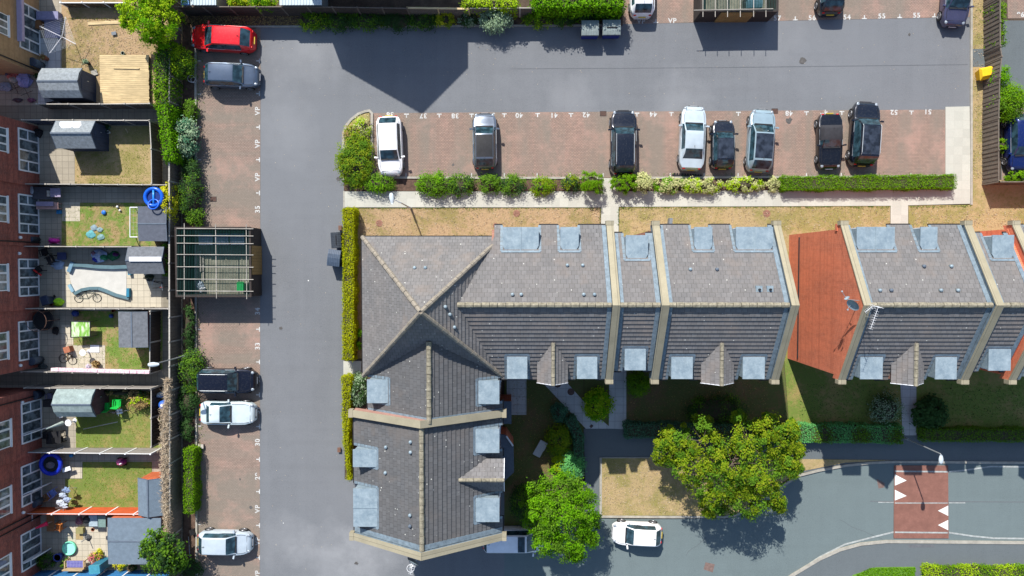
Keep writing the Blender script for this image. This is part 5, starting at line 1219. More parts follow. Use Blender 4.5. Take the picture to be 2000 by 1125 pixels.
# ================================================================== BACK HOUSES
def terraced(label, y0, y1, wallm, doors, eave=4.8, wx=75, roofpitch=.6, upper=(), gable=None, pipe=None, light=None):
    A = T(wx, y0, 0); B = T(wx, y1, 0); x = A.x; yt, yb = A.y, B.y; xb = x-8.5
    root = thing('terraced_house', label, 'house', ((x+xb)/2, (yt+yb)/2, 0), 'houses of the back terrace')
    m = MB(); hr = eave+4.25*roofpitch; xm = (x+xb)/2
    pr = [(x, 0), (x, eave), (xm, hr), (xb, eave), (xb, 0)]
    m.mesh([(a, yb, z) for a, z in pr]+[(a, yt, z) for a, z in pr], [(0, 1, 2, 3, 4), (9, 8, 7, 6, 5), (0, 5, 6, 1), (3, 8, 9, 4)]); m.build('wall', M[wallm], root)
    m = MB()
    for s in (1, -1):
        e = x+.12 if s == 1 else xb-.12; zz = eave-.07+.06
        slope(m, [(e, yb, zz), (e, yt, zz), (xm, yt, hr+.06), (xm, yb, hr+.06)], (e, yb, zz), (e, yt, zz))
    r = m.build('roof', M['tile'], root); m = MB(); ridge_tiles(m, (xm, yb, hr+.08), (xm, yt, hr+.08)); m.build('ridge_tile', M['ridge'], r)
    m = MB(); m.box(x, x+.1, yb+.02, yt-.02, eave-.12, eave-.02); m.build('gutter', M['gutter'], root)
    for d0, d1 in doors:
        ya, yb_ = T(wx, d0, 0).y, T(wx, d1, 0).y
        f = MB(); w = .075; xo, xi_ = x-.02, x+.055; zt = 2.1
        ys = [ya+(yb_-ya)*k/4 for k in range(5)]
        f.box(xi_-.075, xi_, yb_, ya, 0.03, .14); f.box(xi_-.075, xi_, yb_, ya, zt-.1, zt)
        for k, yy in enumerate(ys):
            c = min(max(yy, yb_+w/2), ya-w/2); f.box(xi_-.078, xi_+.004, c-w*.7, c+w*.7, .14, zt-.1)
        for k in (0, 3): f.box(xi_-.07, xi_-.003, ys[k+1], ys[k], 1.12, 1.2)
        fr = f.build('patio_door', M['white'], root)
        gl = MB(); gl.box(x-.01, x+.02, yb_+.05, ya-.05, .1, zt-.05); gl.build('pane', M['glass'], fr)
        m = MB(); m.box(xi_, xi_+.05, ys[2]-.04, ys[2]-.01, .95, 1.15); m.build('handle', M['galv'], fr)
    for d0, d1 in upper:
        ya, yb_ = T(wx, d0, 0).y, T(wx, d1, 0).y
        f = MB(); f.box(x-.02, x+.05, yb_, ya, 3.15, 4.35); n = 3
        fr = f.build('window', M['white'], root); m = MB()
        for k in range(n): a = ya+(yb_-ya)*(k+.12)/n; b = ya+(yb_-ya)*(k+.88)/n; m.box(x+.045, x+.054, b, a, 3.27, 4.25)
        m.build('pane', M['glass'], fr)
        m = MB(); m.box(x, x+.1, yb_-.05, ya+.05, 3.07, 3.15); m.build('sill', M['white'], fr)
    for yy in pipe or ():
        m = MB(); p = T(wx, yy, 0).y; m.tube((x+.06, p, .0), (x+.06, p, eave-.1), .045); m.build('drainpipe', M['gutter'], root)
    for yy in light or ():
        p = T(wx, yy, 0).y; m = MB(); m.tube((x, p, 2.0), (x+.14, p, 2.0), .12, .09, 12); m.build('wall_lamp', M['white'], root, True)
    return root
hb = terraced('buff brick house with a lilac canopy over its glazed doors', -70, 146, 'brick_buff', [(22, 110)], upper=[(-20, 25), (62, 100)], pipe=[140], light=[18])
m = MB(); p0, p1 = T(75, 4, 0), T(75, 100, 0); m.box(p0.x, p0.x+.42, p1.y, p0.y, 2.16, 2.3); m.box(p0.x+.34, p0.x+.45, p1.y, p0.y, 2.1, 2.34)
m.build('canopy', plain('lilac canopy', (0.42, 0.36, 0.50), .5, .1), hb)
terraced('red brick house at the north end of its terrace, beside the alley', 247, 366, 'brick_old', [(260, 340)], upper=[(268, 312)], light=[])
terraced('red brick house behind the cardboard boxes and patio', 366, 481, 'brick_old', [(384, 458)], upper=[(392, 440)], pipe=[474], light=[466])
terraced('red brick house behind the dismantled pool', 481, 603, 'brick_old', [(506, 577)], upper=[(516, 565)], light=[496])
terraced('red brick house with pink bunting beneath its upper window', 603, 716, 'brick_old', [(624, 698)], upper=[(640, 690)], light=[706])
terraced('red brick house south of the second alley with a blue panel in its door', 757, 880, 'brick_old', [(778, 854)], upper=[(800, 850)], pipe=[770], light=[775], wx=80)
terraced('red brick house behind the blue trampoline', 880, 988, 'brick_old', [(896, 972)], upper=[(922, 972)], light=[982], wx=80)
terraced('red brick house at the bottom left with a white panel by its door', 988, 1200, 'brick_old', [(1024, 1094)], upper=[(1046, 1094)], pipe=[995, 1006], wx=79)
# open door leaf, bunting
def leafdoor(label, x, y, a, w=.75):
    p = T(x, y, 0); ca, sa = math.cos(a), math.sin(a); root = MB()
    q = Vector((p.x, p.y, 0)); d = Vector((ca, sa, 0))
    for z in (.1, 2.0): root.beam(q+Vector((0, 0, z)), q+d*w+Vector((0, 0, z)), .05, .1)
    for t in (0.05, w-.05): root.beam(q+d*t+Vector((0, 0, .1)), q+d*t+Vector((0, 0, 2.0)), .05, .09)
    root.beam(q+Vector((0, 0, 1.0)), q+d*w+Vector((0, 0, 1.0)), .05, .06)
    o = one('open_door', label, 'door', root, M['white'], 'open glazed doors'); g_ = MB(); g_.beam(q+d*.06+Vector((0, 0, 1.05)), q+d*(w-.06)+Vector((0, 0, 1.05)), .015, 1.85); g_.build('pane', M['glass'], o)
leafdoor('open glazed door above the black table', 84, 838, .35); leafdoor('open glazed door by the blue planter', 84, 1078, .45); leafdoor('open glazed door below the blue trampoline', 84, 948, .35)

# ================================================================== SHEDS
def shed(label, x0, x1, y0, y1, axis, he, hr, roofc, wallc='fence_dark', gam=False, name='shed', patch=None):
    """bbox in pixels at eave height; axis: ridge direction 'x' or 'y'"""
    a = T(x0, y1, he); b = T(x1, y0, he); X0, Y0, X1, Y1 = a.x, a.y, b.x, b.y
    root = thing(name, label, 'shed', ((X0+X1)/2, (Y0+Y1)/2, 0), 'garden sheds'); m = MB(); o = .08
    sp = lambda t: (lambda u, v, z: (u, v, z)) if axis == 'x' else (lambda u, v, z: (v, u, z))
    Q = sp(0); A0, A1, B0, B1 = (X0, X1, Y0, Y1) if axis == 'x' else (Y0, Y1, X0, X1); bm_ = (B0+B1)/2
    pr = [(B0+o, 0), (B0+o, he-.03), (bm_, hr-.04), (B1-o, he-.03), (B1-o, 0)]
    m.mesh([Q(A0+o, v, z) for v, z in pr]+[Q(A1-o, v, z) for v, z in pr], [(0, 1, 2, 3, 4), (9, 8, 7, 6, 5), (0, 5, 6, 1), (1, 6, 7, 2), (2, 7, 8, 3), (3, 8, 9, 4)])
    m.build('wall', M[wallc], root); rf = MB()
    for B in (B0, B1):
        if gam:
            bq = B+(bm_-B)*.42; hq = he+(hr-he)*.62
            segs = [((B, he), (bq, hq)), ((bq, hq), (bm_, hr))]
        else: segs = [((B, he), (bm_, hr))]
        for (v0, z0), (v1, z1) in segs:
            q = [Q(A0, v0, z0), Q(A1, v0, z0), Q(A1, v1, z1), Q(A0, v1, z1)]
            if axis == 'y': q = q[::-1]
            rf.hexa([Vector(p)-Vector((0, 0, .04)) for p in q]+[Vector(p) for p in q])
    r = rf.build('roof', roofc, root)
    t = MB(); t.beam(Q(A0-.01, bm_, hr+.01), Q(A1+.01, bm_, hr+.01), .1, .03)
    for A in (A0, A1):
        t.beam(Q(A, B0, he-.04), Q(A, bm_, hr-.03), .03, .08); t.beam(Q(A, bm_, hr-.03), Q(A, B1, he-.04), .03, .08)
    t.build('roof_trim', M['lead_dark'], r)
    d = MB(); c = bm_; d.box(*sorted([Q(A1-o-.01, c-.38, 0)[0], Q(A1-o+.02, c+.38, 0)[0]]), *sorted([Q(A1-o-.01, c-.38, 0)[1], Q(A1-o+.02, c+.38, 0)[1]]), .05, 1.7); dd = d.build('door', M[wallc], root)
    k = MB(); p = Q(A1-o+.03, c+.3, 1.0); k.obox((p[0], p[1]), .02, .02, .95, 1.1); k.build('handle', M['galv'], dd)
    return root, r
felt = plain('grey roofing felt', (0.13, 0.14, 0.155), .85, .25, 5.0, bump=.4); felt2 = plain('pale mineral felt', (0.22, 0.245, 0.26), .85, .3, 6.0, bump=.4)
feltb = plain('blue grey felt', (0.13, 0.17, 0.21), .85, .15, 4.0, bump=.3); feltg = plain('pale green felt', (0.24, 0.30, 0.29), .85, .3, 3.0, bump=.3); feltd = plain('charcoal felt', (0.085, 0.095, 0.12), .8, .2, 4.0, bump=.4)
M['wall_blue'] = wood('dark blue shed boards', (0.045, 0.06, 0.10), 'z'); M['wall_orange'] = wood('orange shed boards', (0.48, 0.12, 0.045), 'z'); M['wall_maroon'] = wood('maroon shed boards', (0.10, 0.045, 0.05), 'z')
shed('grey gable roofed shed left of the new timber deck', 83, 160, 133, 191, 'x', 1.75, 2.3, felt2, 'wall_blue', True)
s2, s2r = shed('grey shed with a torn white sheet on its roof', 110, 186, 236, 290, 'x', 1.75, 2.35, felt2, 'wall_blue')
z0 = lambda px, py, h: T(px, py, h)
m = MB(); 
def on_roof(px, py): # north slope of shed 2
    return T(px, py, 2.12)
pts = [(115, 237), (156, 237), (159, 244), (155, 254), (143, 248), (128, 254), (116, 244)]
yy0, yy1 = T(110, 236, 1.75).y, T(110, 263, 2.35).y
pl = []
for x, y in pts:
    q = T(x, y, 1.95); t = (yy0-q.y)/(yy0-yy1); pl.append((q.x, q.y, 1.75+.6*max(0, min(1, t))+.035))
m.face(pl[::-1]); m.build('roof_sheet', M['white'], s2r)
shed('flat dark felt shed with a wrinkled roof under the blue ring', 271, 325, 403, 471, 'x', 1.95, 2.03, feltd, 'fence_dark')
s4, s4r = shed('corrugated grey shed with a bright white ridge strip', 251, 320, 482, 535, 'x', 1.8, 2.15, felt, 'fence_dark')
m = MB(); a, b = T(252, 506, 2.2), T(315, 506, 2.2); m.beam((a.x, a.y, 2.19), (b.x, b.y, 2.19), .32, .03); m.build('ridge_strip', M['white'], s4r)
shed('dark grey two slope shed between the play mat lawn and slatted fence', 232, 288, 609, 678, 'y', 1.8, 2.0, felt, 'wall_maroon')
shed('pale green roofed shed with a maroon gable', 112, 186, 760, 814, 'x', 1.75, 2.35, feltg, 'wall_maroon', True)
shed('blue grey roofed shed with an orange gable', 270, 320, 934, 1006, 'y', 1.8, 2.25, feltb, 'wall_orange')
shed('large flat blue grey roofed shed in the bottom left garden', 212, 314, 1012, 1102, 'x', 2.05, 2.1, feltb, 'wall_orange')
def tinshed(label, x0, x1, c):
    a = T(x0, 10, 2.0); b = T(x1, -60, 2.0); root = thing('shed', label, 'shed', ((a.x+b.x)/2, (a.y+b.y)/2, 0), 'metal sheds behind the top fence'); m = MB(); m.box(a.x+.08, b.x-.08, a.y+.08, b.y-.08, 0, 1.95); m.build('wall', M['galv'], root)
    m = MB(); x = a.x; k = 0
    while x < b.x-.05:
        m.box(x, x+.11, a.y, b.y, 1.96, 2.0+(.03 if k % 2 else 0)); x += .105; k += 1
    m.build('roof', c, root)
M['tin'] = plain('pale corrugated sheet', (0.42, 0.50, 0.53), .5, .1, 3.0); tinshed('pale corrugated shed at the top left above the red car', 372, 421, M['tin']); tinshed('pale corrugated shed cut by the top edge, right of the bright bush', 546, 627, M['tin'])
one('tarpaulin_roof', 'small blue roof corner beside the pale corrugated shed', 'canopy', (lambda mm, a, b: (mm.box(a.x, b.x, a.y, b.y, 1.9, 1.98), mm.tube((a.x+.1, a.y+.1, 0), (a.x+.1, a.y+.1, 1.9), .04), mm.tube((b.x-.1, a.y+.1, 0), (b.x-.1, a.y+.1, 1.9), .04), mm)[-1])(MB(), T(354, 10, 1.95), T(369, -30, 1.95)), plain('blue roof', (0.12, .25, .5), .5), None)
# ================================================================== DECK, PLANK, POOLS
def deck():
    a = T(196, 204, .35); b = T(290, 107, .35); root = thing('timber_deck', 'raised deck of fresh pale timber boards in the top left garden', 'deck', ((a.x+b.x)/2, (a.y+b.y)/2, 0)); m = MB(); n = 26; rr = random.Random(3)
    for k in range(n):
        y0 = a.y+(b.y-a.y)*k/n; y1 = a.y+(b.y-a.y)*(k+1)/n-.012; m.box(a.x+rr.uniform(-.02, .02), b.x+rr.uniform(-.03, .02), y0, y1, .31, .35)
    m.build('board', M['newwood'], root); m = MB(); m.box(a.x+.06, b.x-.06, a.y+.06, b.y-.06, 0, .3); m.build('frame', M['fence'], root)
deck()
def plank(label, x0, y0, x1, y1, z, w=.2, mat='newwood', h=.04):
    a, b = T(x0, y0, z), T(x1, y1, z); m = MB(); m.beam((a.x, a.y, z), (b.x, b.y, z), w, h); m.beam((a.x, a.y, z+.02), (b.x, b.y, z+.02), w*.8, h*.5); return one('plank', label, 'plank', m, M[mat], 'loose timber planks')
plank('long pale plank lying on the dry lawn at the top left', 172, 46, 246, 43, .07, .24); plank('loose offcut lying on the timber deck', 222, 133, 272, 134, .38, .1)
def lump(mb, c, rx, ry, rz, seed, n=14, m_=6, rough=.25):
    rr = random.Random(seed); vs = []; 
    for i in range(m_):
        ph = (i/(m_-1))*PI/2
        for k in range(n):
            a = 2*PI*k/n; q = 1+rr.uniform(-rough, rough); vs.append((c[0]+math.cos(a)*math.cos(ph)*rx*q, c[1]+math.sin(a)*math.cos(ph)*ry*q, c[2]+math.sin(ph)*rz*(1+rr.uniform(-rough, rough)*.6)))
    mb.mesh(vs, [(i*n+k, i*n+(k+1) % n, (i+1)*n+(k+1) % n, (i+1)*n+k) for i in range(m_-1) for k in range(n)]+[tuple(range((m_-1)*n, m_*n))])
def heap(label, px, py, rx, ry, rz, col, name='cloth_heap', cat='laundry', z=.05, seed=1, parts=(), group='heaps of garden clutter'):
    p = T(px, py, z); m = MB(); lump(m, (p.x, p.y, z), rx, ry, rz, seed); o = one(name, label, cat, m, plain(name+str(seed), col, .8, .25, 4.0), group)
    for i, (dx, dy, r, c) in enumerate(parts):
        m = MB(); lump(m, (p.x+dx, p.y+dy, z+rz*.3), r, r*.8, rz*.8, seed+i+5); m.build('fold', plain(name+str(seed)+str(i), c, .8, .25, 4.0), o)
    return o
def butt(label, px, py, r=.27, h=1.0, col=(0.06, 0.075, 0.095)):
    p = T(px, py, h); m = MB(); m.lathe((p.x, p.y, 0), [(r*.85, 0), (r, h*.5), (r*.92, h-.06)], 20); o = one('water_butt', label, 'water butt', m, plain('butt', col, .5, .2), 'water butts against the house walls', True)
    m = MB(); m.lathe((p.x, p.y, h-.06), [(r*1.02, 0), (r*1.02, .05), (r*.8, .08), (r*.1, .085)], 20); m.build('lid', plain('butt lid', (0.045, 0.06, 0.085), .5), o)
    m = MB(); m.tube((p.x+r, p.y, .2), (p.x+r+.1, p.y, .2), .025); m.build('tap', M['black'], o)
butt('grey water butt by the buff brick house', 62, 120, .3, 1.1, (.10, .13, .16)); butt('dark rounded butt left of the magenta ride-on', 58, 467, .22, .9, (.035, .04, .045)); butt('grey water butt beside the garden with the green play mat', 60, 706, .3, 1.1, (.10, .12, .14))
butt('low dark round butt in the shaded corner behind the pale green shed', 67, 772, .3, .8, (.03, .035, .06)); butt('dark water butt above the orange fence', 66, 985)
def bin2(label, px, py, a, col, lid, h=1.0, grp='wheelie bins'):
    p = T(px, py, h); root = thing('wheelie_bin', label, 'bin', (p.x, p.y, 0), grp, 0); ca, sa = math.cos(a), math.sin(a)
    R = lambda x, y: (p.x+x*ca-y*sa, p.y+x*sa+y*ca)
    m = MB(); b_ = [R(*q)+(.08,) for q in ((-.2, -.22), (.2, -.22), (.2, .22), (-.2, .22))]; t_ = [R(*q)+(h-.08,) for q in ((-.27, -.3), (.27, -.3), (.27, .3), (-.27, .3))]; m.hexa(b_+t_); m.build('body', col, root)
    m = MB(); b_ = [R(*q)+(h-.08,) for q in ((-.29, -.32), (.29, -.32), (.29, .36), (-.29, .36))]; t_ = [R(*q)+(h,) for q in ((-.24, -.27), (.24, -.27), (.24, .33), (-.24, .33))]; m.hexa(b_+t_); m.build('lid', lid, root)
    for s in (-1, 1): m = MB(); q = R(s*.25, .25); q2 = R(s*.3, .25); m.tube(q+(.1,), q2+(.1,), .1, .1, 12); m.build('wheel', M['tyre'], root)
    m = MB(); m.beam(R(-.2, .38)+(h-.1,), R(.2, .38)+(h-.1,), .03, .03); m.build('handle', lid, root)
    return root
gm_ = plain('green plastic', (0.01, 0.30, 0.07), .5, .1); bm2 = plain('blue plastic', (0.02, 0.10, 0.42), .5, .1)
bin2('green wheelie bin inside the timber bin store', 469, 561, 0, gm_, gm_)
bin2('dark wheelie bin beside the neon green bag', 86, 588, .3, plain('navy plastic', (.02, .035, .07), .5), plain('navy plastic', (.02, .035, .07), .5), .95)
def bin4(label, px, py, a, body, lid, half=False, z=1.15, grp='four wheeled refuse containers', w=.62, d=.5, openlid=False):
    p = T(px, py, z); root = thing('refuse_container', label, 'refuse bin', (p.x, p.y, 0), grp); ca, sa = math.cos(a), math.sin(a); R = lambda x, y, z: (p.x+x*ca-y*sa, p.y+x*sa+y*ca, z)
    m = MB(); q = lambda s, z: [R(x*s, y*s, z) for x, y in ((-w, -d), (w, -d), (w, d), (-w, d))]; m.hexa(q(.93, .16)+q(1.0, z-.14)); 
    m.build('body', body, root); m = MB(); m.hexa(q(1.03, z-.14)+q(1.03, z-.07)); m.build('rim', lid, root)
    n = 7; L_ = MB()
    for k in range(n):
        x0 = -w+2*w*k/n; x1 = x0+2*w/n-.03; zc = z-.07
        prev = None
        for i in range(5):
            y = -d+2*d*i/4; zz = zc+.14*math.sin(PI*(i+.6)/5.2)
            if prev: L_.hexa([R(x0, prev[0], prev[1]-.03), R(x1, prev[0], prev[1]-.03), R(x1, y, zz-.03), R(x0, y, zz-.03), R(x0, prev[0], prev[1]), R(x1, prev[0], prev[1]), R(x1, y, zz), R(x0, y, zz)])
            prev = (y, zz)
    prev = None
    for i in range(5):
        y = -d+2*d*i/4; zz = z-.085+.14*math.sin(PI*(i+.6)/5.2)
        if prev: L_.hexa([R(-w, prev[0], prev[1]-.03), R(w, prev[0], prev[1]-.03), R(w, y, zz-.03), R(-w, y, zz-.03), R(-w, prev[0], prev[1]), R(w, prev[0], prev[1]), R(w, y, zz), R(-w, y, zz)])
        prev = (y, zz)
    l = L_.build('lid', lid, root)
    if half:
        m = MB(); m.hexa([R(-w*.6, -d*.15, z+.07), R(w*.6, -d*.15, z+.07), R(w*.6, -d*.02, z+.08), R(-w*.6, -d*.02, z+.08), R(-w*.6, -d*.15, z+.1), R(w*.6, -d*.15, z+.1), R(w*.6, -d*.02, z+.11), R(-w*.6, -d*.02, z+.11)]); m.build('lid_handle', M['black'], l)
    for sx in (-1, 1):
        for sy in (-1, 1): m = MB(); m.tube(R(sx*w*.7-.03, sy*d*.7, .09), R(sx*w*.7+.03, sy*d*.7, .09), .09, .09, 12); m.build('wheel', M['tyre'], root)
    for sx in (-1, 1): m = MB(); m.tube(R(sx*w*1.0, 0, z-.2), R(sx*w*1.12, 0, z-.2), .03); m.build('trunnion', M['galv'], root)
    return root
grl = plain('grey bin lid', (0.20, 0.24, 0.235), .6, .2, 3.0); bbl = plain('blue bin body', (0.015, 0.03, 0.20), .5, .15); dgl = plain('dark grey bin', (0.034, 0.042, 0.052), .5, .2); bgl = plain('blue grey lid', (0.055, 0.08, 0.12), .5, .15)
bin4('blue refuse container with a torn grey lid, left of its pair by the top border', 1153, 54, 0, bbl, grl, w=.60, d=.52); bin4('blue refuse container with a whole grey lid, right of its pair by the top border', 1195, 53, 0, bbl, grl, True, w=.62, d=.52)
bin4('dark grey narrow refuse container against the yellow green hedge', 656, 469, PI/2+.06, plain('dark bin body', (.03, .04, .05), .5), dgl, True, w=.55, d=.36); bin4('blue refuse container with a ribbed blue grey lid beside the hedge', 652, 504, -.12, bbl, bgl, w=.45, d=.58)
for i, x in enumerate((402, 433, 464)):
    bin4(('left', 'middle', 'right')[i]+' one of three grey blue containers under the poles of the timber bin store', x, 467, 0, dgl, plain('pale blue grey lid', (0.17, 0.21, 0.27), .5), w=.50, d=.40, grp='containers in the bin store')
# grit bin
p = T(1914, 148, .0); gb = thing('grit_bin', 'bright yellow grit bin on the scorched strip by the fence', 'grit bin', (p.x, p.y, 0)); ym = plain('yellow plastic', (0.72, 0.42, 0.01), .45, .08)
a = .22; R = lambda x, y, z: (p.x+x*math.cos(a)-y*math.sin(a), p.y+x*math.sin(a)+y*math.cos(a), z)
m = MB(); m.hexa([R(-.36, -.28, .05), R(.36, -.28, .05), R(.36, .28, .05), R(-.36, .28, .05), R(-.46, -.38, .62), R(.46, -.38, .62), R(.46, .38, .72), R(-.46, .38, .72)]); m.build('body', ym, gb)
m = MB(); m.hexa([R(-.5, -.43, .62), R(.5, -.43, .62), R(.5, .41, .73), R(-.5, .41, .73), R(-.42, -.2, .86), R(.42, -.2, .86), R(.42, .3, .9), R(-.42, .3, .9)]); m.build('lid', plain('yellow lid', (0.78, 0.50, 0.02), .45, .08), gb)
m = MB(); m.beam(R(-.12, -.44, .6), R(.12, -.44, .6), .05, .06); m.build('handle', M['black'], gb)

# ================================================================== BIN STORES
def binstore(label, x0, x1, y0, y1, doors, side, nx, ny, polesx, polesy, h=2.0):
    A = T(x0, y1, 0); B = T(x1, y0, 0); X0, Y0, X1, Y1 = A.x, A.y, B.x, B.y; root = thing('bin_store', label, 'bin store', ((X0+X1)/2, (Y0+Y1)/2, 0), 'brick bin stores with open pole roofs')
    w = MB(); t = .11
    w.box(X0, X0+t, Y0, Y1, 0, h); w.box(X1-t, X1, Y0, Y1, 0, h); w.box(X0+t, X1-t, Y1-t, Y1, 0, h); w.box(X0+t, X1-t, Y0, Y0+t, 0, h); w.build('wall', M['brick_dark'], root)
    c = MB(); k = .05
    c.box(X0-.03, X0+t+.03, Y0-.03, Y1+.03, h+.001, h+k); c.box(X1-t-.03, X1+.03, Y0-.03, Y1+.03, h+.001, h+k); c.box(X0+t+.031, X1-t-.031, Y1-t-.03, Y1+.03, h+.001, h+k); c.box(X0+t+.031, X1-t-.031, Y0-.03, Y0+t+.03, h+.001, h+k); c.build('coping', M['brick_dark'], root)
    f = MB(); f.box(X0+t, X1-t, Y0+t, Y1-t, .01, .03); f.build('floor', plain('store floor', (0.20, 0.20, 0.155), .9, .3, 1.5), root)
    g_ = MB()
    if side == 'E':
        ya, yb = T(0, doors[1], 0).y, T(0, doors[0], 0).y
        n = 9
        for i in range(n): g_.box(X1+.0, X1+.06, ya+(yb-ya)*i/n+.006, ya+(yb-ya)*(i+1)/n-.006, .06, h-.05)
    else:
        xa, xb = T(doors[0], 0, 0).x, T(doors[1], 0, 0).x; n = 13
        for i in range(n): g_.box(xa+(xb-xa)*i/n+.006, xa+(xb-xa)*(i+1)/n-.006, Y0-.06, Y0, .06, h-.05)
    gt = g_.build('gate', M['gold'], root)
    for (a, b) in polesx: p = T(*a, h+.15); q = T(*b, h+.15); m = MB(); m.tube((p.x, p.y, h+.15), (q.x, q.y, h+.15), .024); m.build('pole', M['rail'], root)
    for (a, b) in polesy: p = T(*a, h+.08); q = T(*b, h+.08); m = MB(); m.tube((p.x, p.y, h+.08), (q.x, q.y, h+.08), .026); m.build('pole', M['rail'], root)
    # green wire mesh panel under the poles
    nm = MB(); x = X0+.12
    while x < X1-.1: nm.tube((x, Y0+.05, h+.052), (x, Y1-.05, h+.052), .013, .013, 4); x += .11
    nm.build('mesh', plain('green wire', (0.012, 0.06, 0.05), .7), root)
    return root, (X0, Y0, X1, Y1)
st, bb = binstore('brick bin store beside the left bays with a golden slatted gate', 371, 510, 447, 577, (481, 536), 'E', 0, 0,
    [((345, y), (495, y+1)) for y in (446, 460, 475, 497, 521, 545, 568)], [((360, 436), (360, 584)), ((421, 438), (423, 583)), ((481, 438), (482, 584))])
sw = MB(); X0, Y0, X1, Y1 = bb
for (x0_, x1_, y0_, y1_) in ((391, 392, 490, 531), (397, 397.5, 500, 548)): a = T(x0_, y0_, .1); b = T(x1_, y1_, .1); sw.beam((a.x, a.y, .1), (b.x, b.y, .12), .09, .04)
one('scrap_timber', 'pale scrap boards on the floor of the left bin store', 'scrap timber', sw, M['rail'])
heap('blue grey bin bags in the lower left corner of the bin store', 392, 559, .3, .42, .35, (.25, .30, .36), 'rubbish_bag', 'rubbish bags', .04, 31, ((.2, -.2, .2, (.5, .52, .55)),))
st2, bb2 = binstore('brick bin store cut by the top edge with a golden slatted gate', 1354, 1500, -80, 43, (1394, 1458), 'S', 0, 0,
    [((1355, 20), (1510, 17)), ((1355, -40), (1510, -42))], [((x, -90), (x, 33)) for x in (1373, 1397, 1421, 1446, 1472, 1496)])
bin4('blue green container in the top bin store', 1474, 2, .05, dgl, plain('teal lid', (.06, .14, .18), .5), w=.55, d=.45, grp='containers in the bin store')

# ================================================================== LAMP POSTS
def lamp(label, base, head, h, armh=None, hl=.75, rot=None):
    b = T(*base, 0); t = T(*head, h); root = thing('street_lamp', label, 'street lamp', (b.x, b.y, 0), 'grey steel street lamps'); d = Vector((t.x-b.x, t.y-b.y, 0)); L = d.length; dd = d/L if L > .05 else Vector((1, 0, 0))
    m = MB(); m.tube((b.x, b.y, 0), (b.x, b.y, 1.1), .08, .075, 12); m.tube((b.x, b.y, 1.1), (b.x, b.y, h-.15), .05, .038, 12); m.build('pole', M['galv'], root, False)
    m = MB(); m.tube((b.x, b.y, h-.16), Vector((t.x, t.y, h))-dd*.2, .032, .028, 8); m.build('arm', M['galv'], root)
    a = math.atan2(dd.y, dd.x) if rot is None else rot; m = MB(); c = Vector((t.x, t.y, h)); u = Vector((math.cos(a), math.sin(a), 0)); n = Vector((-u.y, u.x, 0))
    pr = [(-.5, .3), (-.35, .7), (0, 1.0), (.3, .95), (.48, .6), (.52, .15)]; W_ = .16; vs = []
    for s, w in pr:
        for k in range(10): an = 2*PI*k/10; vs.append(c+u*s*hl+n*math.cos(an)*W_*w+Vector((0, 0, math.sin(an)*.09*w)))
    k_ = len(pr); m.mesh(vs, [(i*10+k, i*10+(k+1) % 10, (i+1)*10+(k+1) % 10, (i+1)*10+k) for i in range(k_-1) for k in range(10)]+[tuple(range(10)), tuple(range((k_-1)*10, k_*10))]); hd = m.build('lamp_head', plain('lamp head', (.45, .50, .53), .4, .08), root, True)
    return root
lamp('street lamp leaning over the back garden with the green play mat', (372, 692), (300, 712), 5.0, rot=PI+.05); lamp('street lamp above the pale footpath left of the hip roof', (803, 407), (765, 388), 4.6, rot=PI/2+.1); lamp('street lamp by the red speed table', (1757, 851), (1838, 897), 5.0, rot=-PI/2, hl=.62)

# ================================================================== SATELLITE DISHES AND AERIALS
def dish(label, px, py, h, aim, r=.42, mat='lead', foot=None):
    p = T(px, py, h); root = thing('satellite_dish', label, 'satellite dish', (p.x, p.y, h-.6), 'satellite dishes on the roofs'); ax = Vector(aim).normalized(); u = ax.orthogonal().normalized(); w = ax.cross(u); vs = []; c = Vector((p.x, p.y, h))
    for i in range(5):
        rr = r*i/4
        for k in range(20): t = 2*PI*k/20; vs.append(c+u*math.cos(t)*rr*(1.0)+w*math.sin(t)*rr+ax*(rr*rr/r*.28))
    m = MB(); m.mesh(vs, [(i*20+k, i*20+(k+1) % 20, (i+1)*20+(k+1) % 20, (i+1)*20+k) for i in range(4) for k in range(20)]); m.build('reflector', M[mat], root, True)
    m = MB(); e = c+ax*.55-Vector((0, 0, .1)); m.tube(c-Vector((0, 0, r*.8)), e, .014); m.tube(e, e+ax*.01+Vector((0, 0, .06)), .05); m.build('receiver_arm', M['galv'], root)
    m = MB(); f = foot or (c.x, c.y, h-.9); m.tube(c-ax*.05, (c.x-ax.x*.1, c.y-ax.y*.1, h-.3), .02); m.tube((c.x-ax.x*.1, c.y-ax.y*.1, h-.3), f, .022); m.build('bracket', M['galv'], root)
def aerial(label, px, py, h, a, L=1.1, n=9, mast=1.2):
    p = T(px, py, h); root = thing('tv_aerial', label, 'tv aerial', (p.x, p.y, h-mast), 'television aerials'); d = Vector((math.cos(a), math.sin(a), .0)); q = Vector((-d.y, d.x, 0)); c = Vector((p.x, p.y, h))
    m = MB(); m.tube(c-d*L/2, c+d*L/2, .010)
    for k in range(n): t = -L/2+L*k/(n-1)*.8; m.tube(c+d*t-q*.13, c+d*t+q*.13, .006)
    for s in (-.22, -.1, .1, .22): m.tube(c+d*(L/2)+q*.2+Vector((0, 0, s)), c+d*(L/2)-q*.2+Vector((0, 0, s)), .007)
    m.build('boom', M['white'], root); m = MB(); m.tube(c, c-Vector((0, 0, mast)), .02); m.build('mast', M['galv'], root)
xp4 = xP4-TH/2
cT = T(1668, 594, 10.6)
dish('blue grey satellite dish on the orange brick gable', 1668, 594, 10.9, (-.75, -.55, .35), .38, 'lead', (xp4, cT.y, 10.2)); dish('small satellite dish high on the gable ridge left of the big one', 1655, 583, 11.2, (-.6, .7, .25), .15, 'lead', (xp4, cT.y+.2, 10.5))
